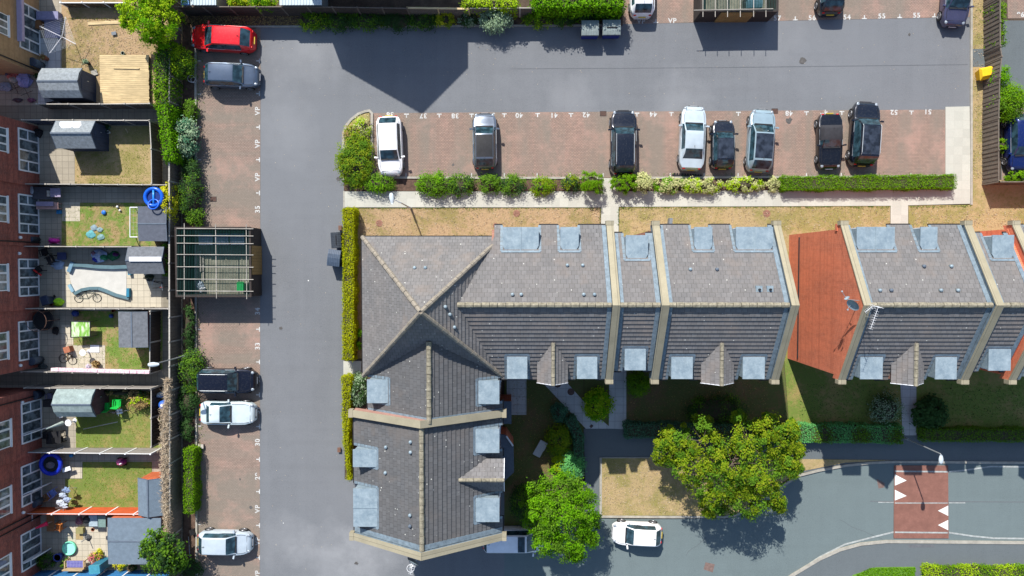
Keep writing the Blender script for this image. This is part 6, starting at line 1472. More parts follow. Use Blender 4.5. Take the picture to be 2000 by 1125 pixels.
aerial('television aerial beside the ridge right of the dishes', 1708, 621, 11.6, 1.25, 1.3); aerial('short television aerial at the head of the gable', 1697, 604, 11.2, .7, .5, 5, .9)
dish('satellite dish on the foot of the road gable', 809, 1094, 9.6, (-.45, -.75, .2), .4, 'lead', (xr2, yEnd-.2, 9.3)); aerial('round tangled aerial below the road gable', 804, 1112, 9.8, 1.3, .6, 5, .5)
m = MB(); p = T(802, 1110, 9.75); m.torus((p.x, p.y, 9.75), .22, .012, 20, 5, (.2, .3, 1)); m.tube((p.x, p.y, 9.75), (xr2, yEnd-.2, 9.1), .02); one('ring_aerial', 'ring shaped aerial near the dish on the road gable', 'tv aerial', m, M['white'])
# ================================================================== GARDEN THINGS
def rotary(label, px, py, h, arms, base=None):
    c = T(px, py, h); root = thing('rotary_clothes_dryer', label, 'clothes dryer', (c.x, c.y, 0)); m = MB(); m.tube((c.x, c.y, 0), (c.x, c.y, h), .022); m.build('pole', M['galv'], root)
    E = [T(x, y, h+.15) for x, y in arms]
    for e in E: m = MB(); m.tube((c.x, c.y, h-.1), e, .016); m.build('arm', M['white'], root)
    m = MB(); cc = Vector((c.x, c.y, h-.1))
    for k in range(4):
        a, b = E[k], E[(k+1) % 4]
        for t in (.3, .4, .5, .6, .7, .8, .9, 1.0): m.tube(cc.lerp(a, t), cc.lerp(b, t), .005, .005, 4)
    m.build('line', M['white'], root)
rotary('white rotary clothes dryer open over the patio edge at the top left', 119, 71, 1.6, [(77, 51), (128, 33), (148, 86), (97, 104)])
def chair(label, px, py, a, mat, s=1.0, grp='garden chairs', white=False):
    p = T(px, py, .45); root = thing('garden_chair', label, 'chair', (p.x, p.y, .05), grp, 0); ca, sa = math.cos(a), math.sin(a); R = lambda x, y, z: (p.x+(x*ca-y*sa)*s, p.y+(x*sa+y*ca)*s, .05+z*s); hb = lambda x0, x1, y0, y1, z0, z1, sk=0: [R(x0, y0, z0), R(x1, y0, z0), R(x1, y1, z0), R(x0, y1, z0), R(x0, y0-sk, z1), R(x1, y0-sk, z1), R(x1, y1-sk, z1), R(x0, y1-sk, z1)]
    m = MB(); m.hexa(hb(-.22, .22, -.22, .22, .40, .44)); m.build('seat', mat, root); m = MB(); m.hexa(hb(-.22, .22, -.23, -.20, .44, .85, .1)); m.build('backrest', mat, root)
    for x in (-.2, .2):
        for y in (-.2, .2): m = MB(); m.hexa(hb(x-.02, x+.02, y-.02, y+.02, 0, .40)); m.build('leg', mat, root)
        m = MB(); m.hexa(hb(x-.025, x+.025, -.2, .2, .6, .63)); m.hexa(hb(x-.02, x+.02, .15, .19, .43, .6)); m.build('armrest', mat, root)
    return root
def table(label, px, py, a, L_, W_, h, mat, name='garden_table', grp='garden tables'):
    p = T(px, py, h); root = thing(name, label, 'table', (p.x, p.y, .05), grp); ca, sa = math.cos(a), math.sin(a); m = MB(); m.obox((p.x, p.y), L_/2, W_/2, h-.04, h, a); m.build('tabletop', mat, root)
    for sx in (-1, 1):
        for sy in (-1, 1): x, y = sx*(L_/2-.07), sy*(W_/2-.07); m = MB(); m.obox((p.x+x*ca-y*sa, p.y+x*sa+y*ca), .025, .025, .05, h-.04, a); m.build('leg', mat, root)
    return root
blk = M['black']; brn = wood('brown garden furniture', (0.22, .10, .04), 'x'); org = wood('orange garden furniture', (0.5, .17, .04), 'x'); pnk = plain('salmon panel', (0.42, .25, .22), .7); lil = plain('lilac board', (.28, .24, .34), .7); terra = plain('terracotta', (.36, .13, .07), .8); mag = plain('magenta plastic', (.6, .03, .35), .5); grey = plain('grey plastic', (.16, .18, .2), .6)
def box(label, px, py, z, L_, W_, h, a, mat, name='storage_box', cat='box', lid=None, grp=None):
    p = T(px, py, z+h); m = MB(); m.obox((p.x, p.y), L_/2, W_/2, z, z+h*.86, a); o = one(name, label, cat, m, mat, grp); m = MB(); m.obox((p.x, p.y), L_/2+.02, W_/2+.02, z+h*.86, z+h, a); m.build('lid', lid or mat, o); return o
# garden 1
box('lilac grey low storage chest in the shaded corner by the buff house', 92, 30, .05, 1.55, .55, .5, 0, plain('lilac chest', (.20, .20, .32), .7)); box('lilac paddling tray next to the clothes dryer', 102, 57, .05, 1.1, 1.2, .12, 0, plain('pale lilac', (.25, .25, .38), .7), 'play_tray', 'tray')
box('small wicker box by the glazed doors of the buff house', 73, 47, .05, .4, .55, .45, .1, brn)
def pot(label, px, py, r, h, mat, soil='twig', plantm=None, grp='plant pots'):
    p = T(px, py, h); m = MB(); m.lathe((p.x, p.y, .05), [(r*.7, 0), (r, h*.95), (r*.98, h), (r*.85, h), (r*.83, h-.04)], 18); o = one('plant_pot', label, 'pot', m, mat, grp, True)
    m = MB(); m.lathe((p.x, p.y, h-.02), [(r*.84, 0), (r*.8, .03)], 18); m.build('compost', M['twig'], o)
    if plantm:
        n = 90; P = RNG.normal(0, r*.55, (n, 3)); P[:, 2] = abs(P[:, 2])*.9+h+.05; P += np.array([p.x, p.y, 0]); leaves('plant', P, np.tile([0, 0, 1.0], (n, 1)), .1, LM[plantm], o)
    return o
pot('black bucket planter on the dry lawn under the clothes dryer', 168, 121, .16, .4, blk, plantm='silver'); pot('potted plant with a round twiggy top by the buff house', 85, 112, .2, .45, terra, plantm='brown')
pot('small dark pot below the water butt of the buff house', 73, 148, .17, .35, blk, plantm='dark')
heap('lilac and white blanket heaped on the patio beside the alley', 50, 157, .48, .6, .4, (.34, .33, .58), seed=2, parts=((-.25, .1, .25, (.42, .4, .62)),)); heap('red and white washing heap at the left edge', 27, 149, .5, .3, .4, (.42, .12, .10), seed=3, parts=((.1, -.3, .3, (.45, .42, .36)), (-.25, .05, .2, (.12, .10, .14))))
heap('pale blue heap of toys at the left edge', 10, 170, .5, .3, .2, (.28, .32, .4), 'toy_heap', 'toys', .05, 4); heap('dark clutter along the alley fence near the house', 35, 196, .35, .15, .3, (.12, .08, .10), 'garden_clutter', 'clutter', .05, 5); heap('pinkish clutter along the alley fence', 62, 196, .28, .15, .3, (.25, .10, .16), 'garden_clutter', 'clutter', .05, 6)
box('slate blue cushion box between the shed and the alley fence', 95, 193, .05, .6, .4, .5, .2, grey)
def airer(label, px, py, a, mat, L_=1.0):
    p = T(px, py, .9); root = thing('clothes_airer', label, 'clothes airer', (p.x, p.y, .05), 'folding clothes airers'); d = Vector((math.cos(a), math.sin(a), 0)); n = Vector((-d.y, d.x, 0)); c = Vector((p.x, p.y, 0)); m = MB()
    for s in (-1, 1): m.tube(c+d*s*L_/2-n*.3+Vector((0, 0, .05)), c+d*s*L_/2+n*.3+Vector((0, 0, .9)), .015); m.tube(c+d*s*L_/2+n*.3+Vector((0, 0, .05)), c+d*s*L_/2-n*.3+Vector((0, 0, .9)), .015)
    m.build('frame', mat, root); m = MB()
    for k in range(7): t = -.3+.1*k; m.tube(c-d*L_/2+n*t+Vector((0, 0, .88)), c+d*L_/2+n*t+Vector((0, 0, .88)), .008, .008, 4)
    m.build('rail', mat, root); return root
airer('dark folded airer on the patio near the left edge', 33, 174, -.4, blk, .9)
box('grey paving block stack on the dry lawn', 222, 65, .05, .3, .2, .12, .2, grey); box('small white slab beside the shed and the deck', 184, 142, .05, .4, .35, .07, .3, M['kerb'], 'paving_slab', 'slab')
pot('pale green pot touching the deck edge', 240, 104, .13, .2, plain('pale green pot', (.3, .38, .33), .7))
# garden 2
pot('teal pot in the shade beside the torn white sheet shed', 210, 248, .15, .3, plain('teal pot', (.08, .2, .15), .6), plantm='dark'); pot('small white pot in the shade beside the torn white sheet shed', 211, 258, .12, .25, M['white']); heap('dark bag by the wall of the alley house', 78, 260, .25, .3, .5, (.02, .02, .025), 'rubbish_bag', 'bag', .05, 7)
plank('thin yellow stick in the shaded grass of the second garden', 245, 251, 250, 259, .07, .07)
# garden 3
table('dark patio table by the wall under a pile of cardboard', 82, 377, 0, 1.5, .9, .72, plain('charcoal top', (.07, .07, .08), .7)); heap('crumpled grey paper on the dark patio table', 61, 372, .2, .28, .08, (.3, .31, .34), 'paper', 'paper', .78, 8)
box('lilac grey lid on the right part of the dark table', 108, 376, .74, .7, .6, .06, 0, lil, 'board', 'board'); box('small pale carton on the dark table', 94, 378, .76, .16, .4, .1, 0, M['rail'], 'carton', 'carton')
table('salmon pink play table beside the glazed doors', 92, 402, 0, 1.6, .5, .6, pnk); box('lilac bench top across the salmon play table', 87, 398, .63, 1.2, .28, .1, .0, lil, 'play_bench', 'bench'); plank('dark plank leaning by the wall near the play table', 54, 372, 60, 398, .5, .14, 'fence_dark')
box('small blue toy box on the slabs', 114, 414, .05, .26, .24, .2, 0, plain('toy blue', (.02, .2, .42), .5), 'toy_box', 'toy')
ri = T(299, 385, 2.2); m = MB(); bluem = plain('blue inflatable', (0.01, 0.10, 0.55), .25, .1, bump=0); m.torus((ri.x, ri.y, 2.12), .60, .13, 28, 10); rg = one('inflatable_ring', 'large royal blue inflatable ring with a cross bar, on the dark felt roof', 'inflatable', m, bluem, None, True); m = MB(); m.tube((ri.x, ri.y-.62, 2.14), (ri.x, ri.y+.6, 2.14), .07, .07, 10); m.build('crossbar', plain('light blue inflatable', (.03, .25, .7), .25, .1, bump=0), rg, True)
m = MB(); m.lathe((ri.x, ri.y, 2.06), [(.58, 0), (.58, .02)], 24); m.build('floor', plain('dark blue sheet', (.01, .03, .16), .4), rg); m = MB(); m.torus((ri.x+.05, ri.y-.5, 2.26), .36, .05, 20, 8, (0, .3, 1)); m.build('lower_ring', bluem, rg, True); m = MB()
for k in range(3): a = k*2.1+.5; m.tube((ri.x+math.cos(a)*.55, ri.y+math.sin(a)*.55, 0), (ri.x+math.cos(a)*.55, ri.y+math.sin(a)*.55, 2.0), .03)
m.build('support', M['fence_dark'], rg)
def goal(label, x0, x1, y0, y1, h=.8):
    root = thing('football_goal', label, 'goal', tuple(T((x0+x1)/2, (y0+y1)/2, 0)), None); m = MB(); a, b, c, d = T(x1, y0, h), T(x0, y0, h), T(x0, y1, h), T(x1, y1, h)
    for p, q in ((a, b), (b, c), (c, d)): m.tube(p, q, .035)
    for p in (b, c): m.tube(p, (p.x, p.y, .04), .035)
    m.build('frame', M['white'], root); m = MB()
    for k in range(9): t = k/8; p = b.lerp(c, t); q = a.lerp(d, t); m.tube(p, (q.x, q.y, .06), .004, .004, 4)
    for k in range(5): t = k/4; p = b.lerp(Vector((a.x, a.y, .06)), t); q = c.lerp(Vector((d.x, d.y, .06)), t); m.tube(p, q, .004, .004, 4)
    m.build('net', M['white'], root)
goal('white toy football goal beside the dark felt shed', 254, 269, 405, 463)
def ball(label, px, py, r, col, name='ball', squash=1.0):
    p = T(px, py, r); m = MB(); m.lathe((p.x, p.y, .05), [(r*math.sin(t), r*squash*(1-math.cos(t))) for t in [.05+PI*.97*k/9 for k in range(10)]], 16); return one(name, label, name, m, plain(name+label[:9], col, .4, .1), 'small toys on the lawns', True)
ball('flat blue dish toy on the patchy lawn', 202, 415, .17, (.02, .15, .5), squash=.5); ball('small white ball nearer the goal', 235, 411, .08, (.7, .7, .7)); ball('small white ball by the goal mouth', 230, 404, .09, (.7, .7, .7))
heap('turquoise deflated toy on the bright grass', 178, 458, .35, .3, .08, (.10, .32, .34), 'deflated_toy', 'toy', .05, 9, ((.65, .35, .22, (.2, .3, .32)), (.7, -.2, .25, (.16, .28, .28)), (.25, .5, .25, (.22, .3, .34))))
p = T(103, 470, .3); rt_ = thing('ride_on_toy', 'magenta pink ride-on toy against the fence', 'toy', (p.x, p.y, .05)); m = MB(); lump(m, (p.x, p.y, .12), .42, .2, .35, 12, rough=.12); m.build('body', mag, rt_, True)
for sx in (-.3, .3):
    for sy in (-.2, .2): m = MB(); m.tube((p.x+sx, p.y+sy-.03, .15), (p.x+sx, p.y+sy+.03, .15), .1, .1, 12); m.build('wheel', plain('pink wheel', (.7, .2, .45), .5), rt_)
# garden 4 : dismantled pool
teal = plain('teal pool wall', (0.10, 0.17, 0.195), .4, .15, 3.0); tb = plain('bright teal pool wall', (.03, .18, .28), .4, .1); pool = thing('dismantled_pool', 'dismantled teal walled paddling pool lying on the pale slabs', 'pool', tuple(T(190, 547, 0)))
m = MB(); poly = [tuple(T(x, y, .07))[:2] for x, y in [(140, 520), (175, 524), (247, 526), (247, 555), (246, 583), (215, 575), (190, 563), (170, 563), (146, 572), (138, 550), (135, 534)]]; m.prism(poly, .052, .07); m.build('liner', plain('white pool liner', (.48, .47, .43), .6, .1, 2.0), pool)
def wallstrip(px, h, w, mat):
    m = MB(); pts = [T(x, y, h) for x, y in px]
    for i in range(len(pts)-1): a, b = pts[i], pts[i+1]; m.beam((a.x, a.y, h/2+.05), (b.x, b.y, h/2+.05), w, h); 
    m.build('pool_wall', mat, pool)
wallstrip([(140, 517), (160, 518), (190, 521), (220, 522), (250, 521)], .22, .26, teal); wallstrip([(145, 574), (160, 566), (176, 563), (192, 563), (206, 568), (225, 576), (252, 583)], .2, .22, teal); wallstrip([(142, 512), (134, 531)], .24, .26, plain('light teal', (.14, .25, .34), .4)); wallstrip([(135, 556), (143, 570)], .15, .22, plain('pale teal', (.22, .36, .44), .4)); wallstrip([(252, 521), (253, 537)], .28, .2, tb); wallstrip([(250, 563), (250, 580)], .28, .2, tb)
chair('black garden chair behind the dismantled pool nearest the wall', 88, 492, .3, blk, 1.1); chair('black garden chair with its back to the dismantled pool', 101, 508, 2.0, blk, 1.2); box('navy cushion lying beyond the black chairs', 120, 500, .3, .6, .5, .12, 0, plain('navy cushion', (.04, .05, .12), .8), 'cushion', 'cushion')
cr = chair('black and red folding chair by the glazed doors', 76, 527, .6, blk, 1.1); m = MB(); a, b = T(66, 527, .9), T(81, 538, .9); m.beam((a.x, a.y, .92), (b.x, b.y, .92), .1, .04); m.build('red_trim', plain('red trim', (.5, .02, .02), .6), cr)
heap('pale blue plastic sheet spread below the black chairs', 112, 516, .55, .35, .06, (.30, .38, .50), 'plastic_sheet', 'sheet', .05, 13); heap('deep blue and white heap of bags against the fence', 195, 500, .55, .5, .4, (.36, .42, .58), 'toy_heap', 'toys', .05, 14, ((-.2, -.25, .24, (.02, .03, .3)), (.15, .2, .2, (.5, .5, .55)), (.4, -.1, .28, (.03, .2, .10)), (-.3, .2, .2, (.25, .12, .16))))
heap('green and black heap right of the blue bags', 222, 500, .4, .32, .3, (.02, .12, .05), 'garden_clutter', 'clutter', .05, 15, ((.2, .1, .2, (.1, .02, .12)),)); heap('neon green bag against the pale topped fence', 116, 590, .42, .28, .35, (.30, .60, .02), 'bag', 'bag', .05, 16)
pot('small terracotta pot next to the neon green bag', 100, 594, .14, .25, terra)
def bike(label, px, py, a, L_=1.0, col=(.02, .02, .02), lie=False, grp='bicycles'):
    z = .33 if not lie else .08; p = T(px, py, z); root = thing('bicycle', label, 'bicycle', (p.x, p.y, .05), grp); d = Vector((math.cos(a), math.sin(a), 0)); up = Vector((0, 0, 1)) if not lie else Vector((-d.y, d.x, .12)).normalized(); c = Vector((p.x, p.y, .05)); ax = d.cross(up).normalized(); fm = plain('bike'+str(col), col, .4)
    for s in (-1, 1):
        m = MB(); w = c+d*s*.5*L_+up*.33; m.torus(w, .31, .022, 24, 6, ax); o = m.build('wheel', M['tyre'], root); m = MB()
        for k in range(8): t = 2*PI*k/8; m.tube(w, w+(d*math.cos(t)+up*math.sin(t))*.3, .004, .004, 4)
        m.build('spokes', M['galv'], o)
    m = MB(); A = c-d*.5*L_+up*.33; B = c+d*.02*L_+up*.3; C = c-d*.1*L_+up*.78; D = c+d*.36*L_+up*.76; E = c+d*.5*L_+up*.33
    for q, r in ((A, B), (A, C), (B, C), (B, D), (C, D), (D, E)): m.tube(q, r, .018)
    m.build('frame', fm, root); m = MB(); m.beam(C+up*.05-d*.12, C+up*.05+d*.12, .1, .04); m.build('saddle', blk, root); m = MB(); m.tube(D+up*.15-ax*.25, D+up*.15+ax*.25, .015); m.tube(D, D+up*.15, .015); m.build('handlebar', M['galv'], root)
bike('thin grey green bicycle lying along the pale topped fence', 172, 591, .02, 1.35, (.12, .14, .11), True); bike('dark child bicycle jumbled in the corner beyond the white ridged shed', 300, 548, -.3, .8, (.03, .03, .03)); bike('red child bicycle by the boundary fence', 318, 561, .1, .75, (.5, .04, .02)); heap('dark leafy clutter below the white ridged shed', 292, 541, .35, .2, .3, (.05, .07, .04), 'garden_clutter', 'clutter', .05, 17)
# garden 5
p = T(80, 626, 1.0); cf = thing('trampoline', 'black netted round trampoline in the shade by the wall', 'trampoline', (p.x, p.y, .05)); m = MB(); m.torus((p.x, p.y, .75), .72, .05, 24, 8); m.build('frame', blk, cf); m = MB(); m.lathe((p.x, p.y, .72), [(.70, 0), (.70, .012)], 24); m.build('mat', plain('mat', (.012, .012, .014), .8), cf)
for k in range(6): a = k*PI/3; m = MB(); m.tube((p.x+.74*math.cos(a), p.y+.74*math.sin(a), 0.05), (p.x+.74*math.cos(a), p.y+.74*math.sin(a), 1.55), .022); m.build('pole', M['brown_iron'], cf)
m = MB(); m.torus((p.x, p.y, 1.5), .74, .018, 24, 6); m.build('top_ring', M['brown_iron'], cf)
heap('black coat like heap beside the netted trampoline', 110, 646, .24, .3, .3, (.012, .012, .014), 'bag', 'bag', .05, 18)
p = T(157, 643, .9); ht = thing('play_hammock', 'green and white play mat held in a black frame', 'play mat', (p.x, p.y, .05)); m = MB(); co = [T(138, 627, .9), T(176, 628, .9), T(176, 657, .9), T(138, 659, .9)]
for i in range(4): m.tube(co[i], co[(i+1) % 4], .03)
for q in co: m.tube(q, (q.x, q.y, .05), .02)
m.build('frame', blk, ht); m = MB(); m.hexa([Vector((q.x, q.y, .84)) for q in (co[3], co[2], co[1], co[0])]+[Vector((q.x, q.y, .87)) for q in (co[3], co[2], co[1], co[0])])
mm = NM('green striped fabric'); f_ = mm.noise(1.6, 3, .6, stretch=(3, .8, 1)); mm.out(mm.ramp(f_, [(.4, (.16, .36, .05)), (.52, (.45, .55, .32)), (.6, (.55, .58, .5)), (.7, (.22, .42, .1))]), .7); m.build('fabric', mm.m, ht)
box('terracotta coloured planter box on the slabs', 130, 683, .05, .42, .4, .5, .3, terra, 'planter', 'planter'); p = T(161, 690, .9)
def tabledish(label, px, py, h, r, mat, name='bird_bath'):
    p = T(px, py, h); root = thing(name, label, 'bird bath' if name == 'bird_bath' else 'parasol', (p.x, p.y, .05), 'round topped stands'); m = MB(); m.lathe((p.x, p.y, h-.08), [(r*.3, 0), (r, .06), (r*.95, .08), (r*.8, .05)], 20); m.build('bowl', mat, root, True); m = MB(); m.lathe((p.x, p.y, .05), [(.16, 0), (.05, .08), (.035, h-.14)], 12); m.build('stem', mat, root)
tabledish('white round bird bath on the pale slabs', 161, 689, .8, .24, M['white']); tabledish('white round stand beside the open glazed door', 133, 826, .8, .25, M['white'])
pot('twiggy round planter near the pink blanket', 187, 711, .26, .3, brn, plantm='brown'); bike('rusty child bicycle on the slabs by the shaded strip', 131, 711, -.2, .7, (.2, .12, .05), True); heap('pale lilac cushion by the pink blanket', 173, 716, .2, .22, .15, (.45, .4, .5), 'cushion', 'cushion', .05, 19); box('white flagstone on the slab terrace', 185, 681, .06, .62, .5, .03, 0, M['white'], 'paving_slab', 'slab')
m = MB(); a, b = T(100, 724, 1.5), T(292, 729, 1.5); rr = random.Random(4); n = 40
for i in range(n):
    p = a.lerp(b, i/n); q = a.lerp(b, (i+1)/n); dz = rr.uniform(-.02, .03); m.hexa([(p.x, p.y-.03, 1.50+dz), (q.x, q.y-.03, 1.50+dz), (q.x, q.y+.18+rr.uniform(0, .06), 1.50+dz), (p.x, p.y+.16+rr.uniform(0, .08), 1.50+dz), (p.x, p.y-.03, 1.56+dz), (q.x, q.y-.03, 1.56+dz), (q.x, q.y+.15, 1.55+dz), (p.x, p.y+.15, 1.55+dz)])
    m.hexa([(p.x, p.y+.12, .95), (q.x, q.y+.12, .95), (q.x, q.y+.15, .95), (p.x, p.y+.15, .95), (p.x, p.y+.13, 1.5), (q.x, q.y+.13, 1.5), (q.x, q.y+.2, 1.5), (p.x, p.y+.2, 1.5)])
mm = NM('pink floral cloth'); f_ = mm.noise(7, 3, .7); mm.out(mm.ramp(f_, [(.42, (.62, .55, .57)), (.55, (.62, .32, .38)), (.65, (.66, .60, .62))]), .85); one('blanket', 'long pink and white floral cloth draped over the alley fence', 'blanket', m, mm.m)
ball('dark blue round toy in the shade under the pale topped fence', 148, 612, .25, (.015, .04, .2)); ball('small navy bucket toy in the shade', 218, 617, .16, (.02, .06, .22)); pot('small terracotta pot in the shade by the shed', 221, 607, .12, .2, terra)
heap('dark clutter around the water butt near the pink cloth', 84, 716, .3, .25, .3, (.05, .06, .06), 'garden_clutter', 'clutter', .05, 20)
# garden 6
box('black barbecue by the house wall next to the round butt', 96, 788, .05, .9, .5, .85, 0, blk, 'barbecue', 'barbecue'); chair('grey lilac chair in the shade left of the pale green shed', 98, 774, 0, plain('grey lilac', (.16, .15, .22), .6))
gp = plain('bright green chair plastic', (0.01, .36, .05), .4, .08); chair('bright green chair nearer the maroon gable', 209, 793, .1, gp, 1.15); chair('bright green chair nearer the dead plant', 231, 786, -.1, gp, 1.15); bike('black scooter like bicycle under the green chairs', 233, 803, .1, .8, (.02, .02, .03)); box('white appliance door on the black bicycle', 233, 804, .4, .4, .3, .1, .2, M['white'], 'board', 'board')
shrub('brown dead shrub beside the green chairs', 268, 784, 24, 14, .9, 'brown', leaf=.13, dens=300, mix='lime'); shrub('dark leafy shrub in the shade behind the green chairs', 245, 768, 45, 7, .9, 'brown', dens=200, mix='dark')
tb_ = T(316, 792, 1.2); m = MB(); m.lathe((tb_.x, tb_.y, .05), [(.28, 0), (.33, .5), (.33, 1.0), (.2, 1.12)], 18); tk = one('water_tank', 'bright blue plastic barrel behind the dark fence', 'barrel', m, bm2, None, True); m = MB(); m.lathe((tb_.x, tb_.y, 1.17), [(.12, 0), (.11, .05)], 12); m.build('lid', M['white'], tk)
heap('silver bag above the bright blue barrel', 314, 771, .22, .2, .5, (.35, .42, .48), 'bag', 'bag', .4, 21); heap('yellow flowers below the bright blue barrel', 313, 818, .25, .3, .5, (.5, .5, .05), 'flower_clump', 'flowers', .05, 22)
for i, (x, y, a, lb) in enumerate(((108, 829, .45, 'pale folded parasol leaning over the patio by the open door'),)):
    p, q = T(90, 838, 1.5), T(122, 826, .3); root = thing('folded_parasol', lb, 'parasol', (p.x, p.y, 0)); m = MB(); m.tube(p, q, .03, .16, 10); m.build('canopy', plain('pale grey green fabric', (.38, .45, .42), .7), root); m = MB(); m.tube(p, (p.x+.1, p.y+.1, .05), .025); m.build('pole', M['galv'], root)
table('black glass table below the folded parasol', 104, 855, .05, 1.1, .9, .7, blk); chair('black chair left of the black glass table', 90, 850, 1.5, blk); chair('black chair right of the black glass table', 118, 858, -1.5, blk); plank('pale batten lying across the shed shadow', 163, 838, 230, 824, .3, .05, 'rail'); box('white framed mirror leaning by the pale green shed', 116, 808, .3, .25, .6, .06, .4, M['white'], 'mirror', 'mirror')
# reed screen
P = []; N = []
for k in range(7500):
    y = 740+RNG.random()*305; x = 327-(3 if y < 800 else 6)*RNG.random()+RNG.normal(0, 2.8)-(7*RNG.random() if 790 < y < 1000 else 0); p = T(x, y, 1.9); P.append((p.x, p.y, 1.75+RNG.normal(0, .12))); N.append((RNG.normal(0, .6), RNG.normal(0, .6), 1))
rs = thing('reed_screen', 'frayed pale reed screen along the lower boundary fence', 'reed screen', tuple(T(329, 890, 0))); leaves('reeds', np.array(P), np.array(N), .34, LM['dry'], rs, aspect=.08); m = MB(); a, b = T(329, 742, 1.8), T(329, 1045, 1.8); m.box(a.x-.08, a.x-.02, b.y, a.y, .1, 1.7); m.build('backing', M['fence'], rs)
# garden 7
p = T(98, 907, .8); tr = thing('trampoline', 'blue rimmed trampoline with a black mat', 'trampoline', (p.x, p.y, .05)); m = MB(); m.torus((p.x, p.y, .72), .72, .15, 26, 8); m.build('pad', plain('blue pad', (.01, .03, .42), .4), tr, True); m = MB(); m.lathe((p.x, p.y, .70), [(.62, 0), (.62, .02)], 24); m.build('mat', plain('black mat', (.015, .017, .02), .8), tr)
for k in range(4): a = k*PI/2+.4; m = MB(); m.tube((p.x+.7*math.cos(a), p.y+.7*math.sin(a), .05), (p.x+.7*math.cos(a), p.y+.7*math.sin(a), .7), .025); m.build('leg', M['galv'], tr)
heap('grey and pink toys lying on the blue rimmed trampoline', 98, 908, .28, .25, .18, (.12, .11, .13), 'toy_heap', 'toys', .76, 23)
p = T(236, 903, .4); tt = thing('toy_car', 'pink toddler ride-in car on the lawn', 'toy car', (p.x, p.y, .05)); m = MB(); lump(m, (p.x-.12, p.y-.02, .15), .3, .28, .4, 24, rough=.08); m.build('body', plain('pink plastic', (.75, .16, .34), .4), tt, True); m = MB(); lump(m, (p.x+.18, p.y+.03, .3), .2, .22, .35, 25, rough=.1); m.build('roof', plain('plum plastic', (.22, .02, .14), .4), tt, True); m = MB(); m.tube((p.x, p.y-.1, .55), (p.x+.2, p.y, .62), .05); m.build('trim', M['white'], tt)
for sx in (-.25, .2):
    for sy in (-.24, .24): m = MB(); m.tube((p.x+sx, p.y+sy-.03, .17), (p.x+sx, p.y+sy+.03, .17), .12, .12, 12); m.build('wheel', M['tyre'], tt)
a_ = airer('overloaded airer draped with white and blue washing', 122, 976, 1.25, M['galv'], 1.5)
for i, (x, y, c) in enumerate(((128, 957, (.20, .27, .42)), (122, 968, (.34, .39, .47)), (116, 982, (.45, .48, .52)), (124, 988, (.38, .42, .48)), (130, 976, (.28, .34, .46)))):
    q = T(x, y, .95); m = MB(); lump(m, (q.x, q.y, .88), .27, .17, .10, 40+i, rough=.45); one('washing', ('blue shirt at the far end of', 'grey blue sheet second on', 'large white sheet nearest the fence on', 'pale cloth at the corner of', 'blue white towel on the lawn side of')[i]+' the overloaded airer', 'laundry', m, plain('washing%d' % i, c, .8, .2, 6.0), 'washing on the airer')
chair('blue cushioned chair below the blue rimmed trampoline', 104, 962, .6, plain('blue white fabric', (.12, .17, .42), .7), 1.05); chair('brown chair beside the dark water butt', 93, 969, .3, brn, .9); plank('white bench board right of the trampoline', 122, 919, 138, 914, .5, .3, 'white'); ball('small blue toy under the pinkish fence', 140, 889, .15, (.02, .2, .45))
# garden 8
table('tall brown wooden table by the orange fence', 98, 1021, PI/2, 1.3, .55, .8, brn); chair('orange wooden chair beside the brown table', 117, 1027, 1.5, org, 1.1); p, q = T(69, 1032, 1.6), T(93, 1022, 1.2); root = thing('folded_parasol', 'folded red parasol lying across the brown table', 'parasol', (q.x, q.y, 0)); m = MB(); m.tube(p, q, .05, .17, 10); m.build('canopy', plain('red fabric', (.58, .01, .06), .6), root); m = MB(); m.tube(q, (q.x+.1, q.y, .85), .022); m.build('pole', M['rail'], root)
heap('pinkish toys beside the round black grill', 157, 1017, .25, .3, .4, (.3, .14, .18), 'toy_heap', 'toys', .05, 26); p = T(168, 1016, .8); m = MB(); m.lathe((p.x, p.y, .45), [(.12, 0), (.3, .2), (.3, .24), (.24, .36), (.05, .42)], 18); gq = one('kettle_barbecue', 'round black kettle grill against the orange fence', 'barbecue', m, blk, None, True); m = MB()
for k in range(3): a = k*2.09; m.tube((p.x, p.y, .5), (p.x+.25*math.cos(a), p.y+.25*math.sin(a), .05), .015)
m.build('leg', M['galv'], gq)
box('pale blue covered box right of the round black grill', 182, 1017, .05, .6, .8, .7, 0, plain('pale blue cover', (.32, .40, .45), .7), 'storage_box', 'box'); tg = box('grey green cabinet beside the large flat shed', 199, 1018, .05, .5, .85, .95, 0, plain('grey green top', (.15, .23, .21), .7), 'garden_cabinet', 'cabinet'); pot('brown bowl on the grey green cabinet', 198, 1024, .14, .12, terra).location.z += 1.0
p = T(135, 1071, .2); m = MB(); m.lathe((p.x, p.y, .05), [(.5, 0), (.52, .2), (.46, .21), (.44, .06)], 28); mp = one('paddling_pool', 'round mint green paddling pool', 'paddling pool', m, plain('mint plastic', (.18, .62, .42), .5, .05, bump=0), None, True); m = MB(); m.lathe((p.x, p.y, .1), [(.45, 0), (.45, .02)], 28); m.build('water', plain('pool water', (.28, .66, .56), .1, .05, bump=0), mp)
pr_ = T(171, 1052, 1.9); root = thing('sand_umbrella_base', 'dark base stand between the paddling pool and the flat shed', 'stand', (pr_.x, pr_.y, .05)); m = MB(); q = T(172, 1050, .1); lump(m, (q.x, q.y, .05), .24, .24, .16, 27); m.build('base', plain('dark grey base', (.06, .065, .07), .7), root); m = MB(); m.tube((q.x, q.y, .1), (q.x, q.y, .9), .03); m.build('pole', M['galv'], root)
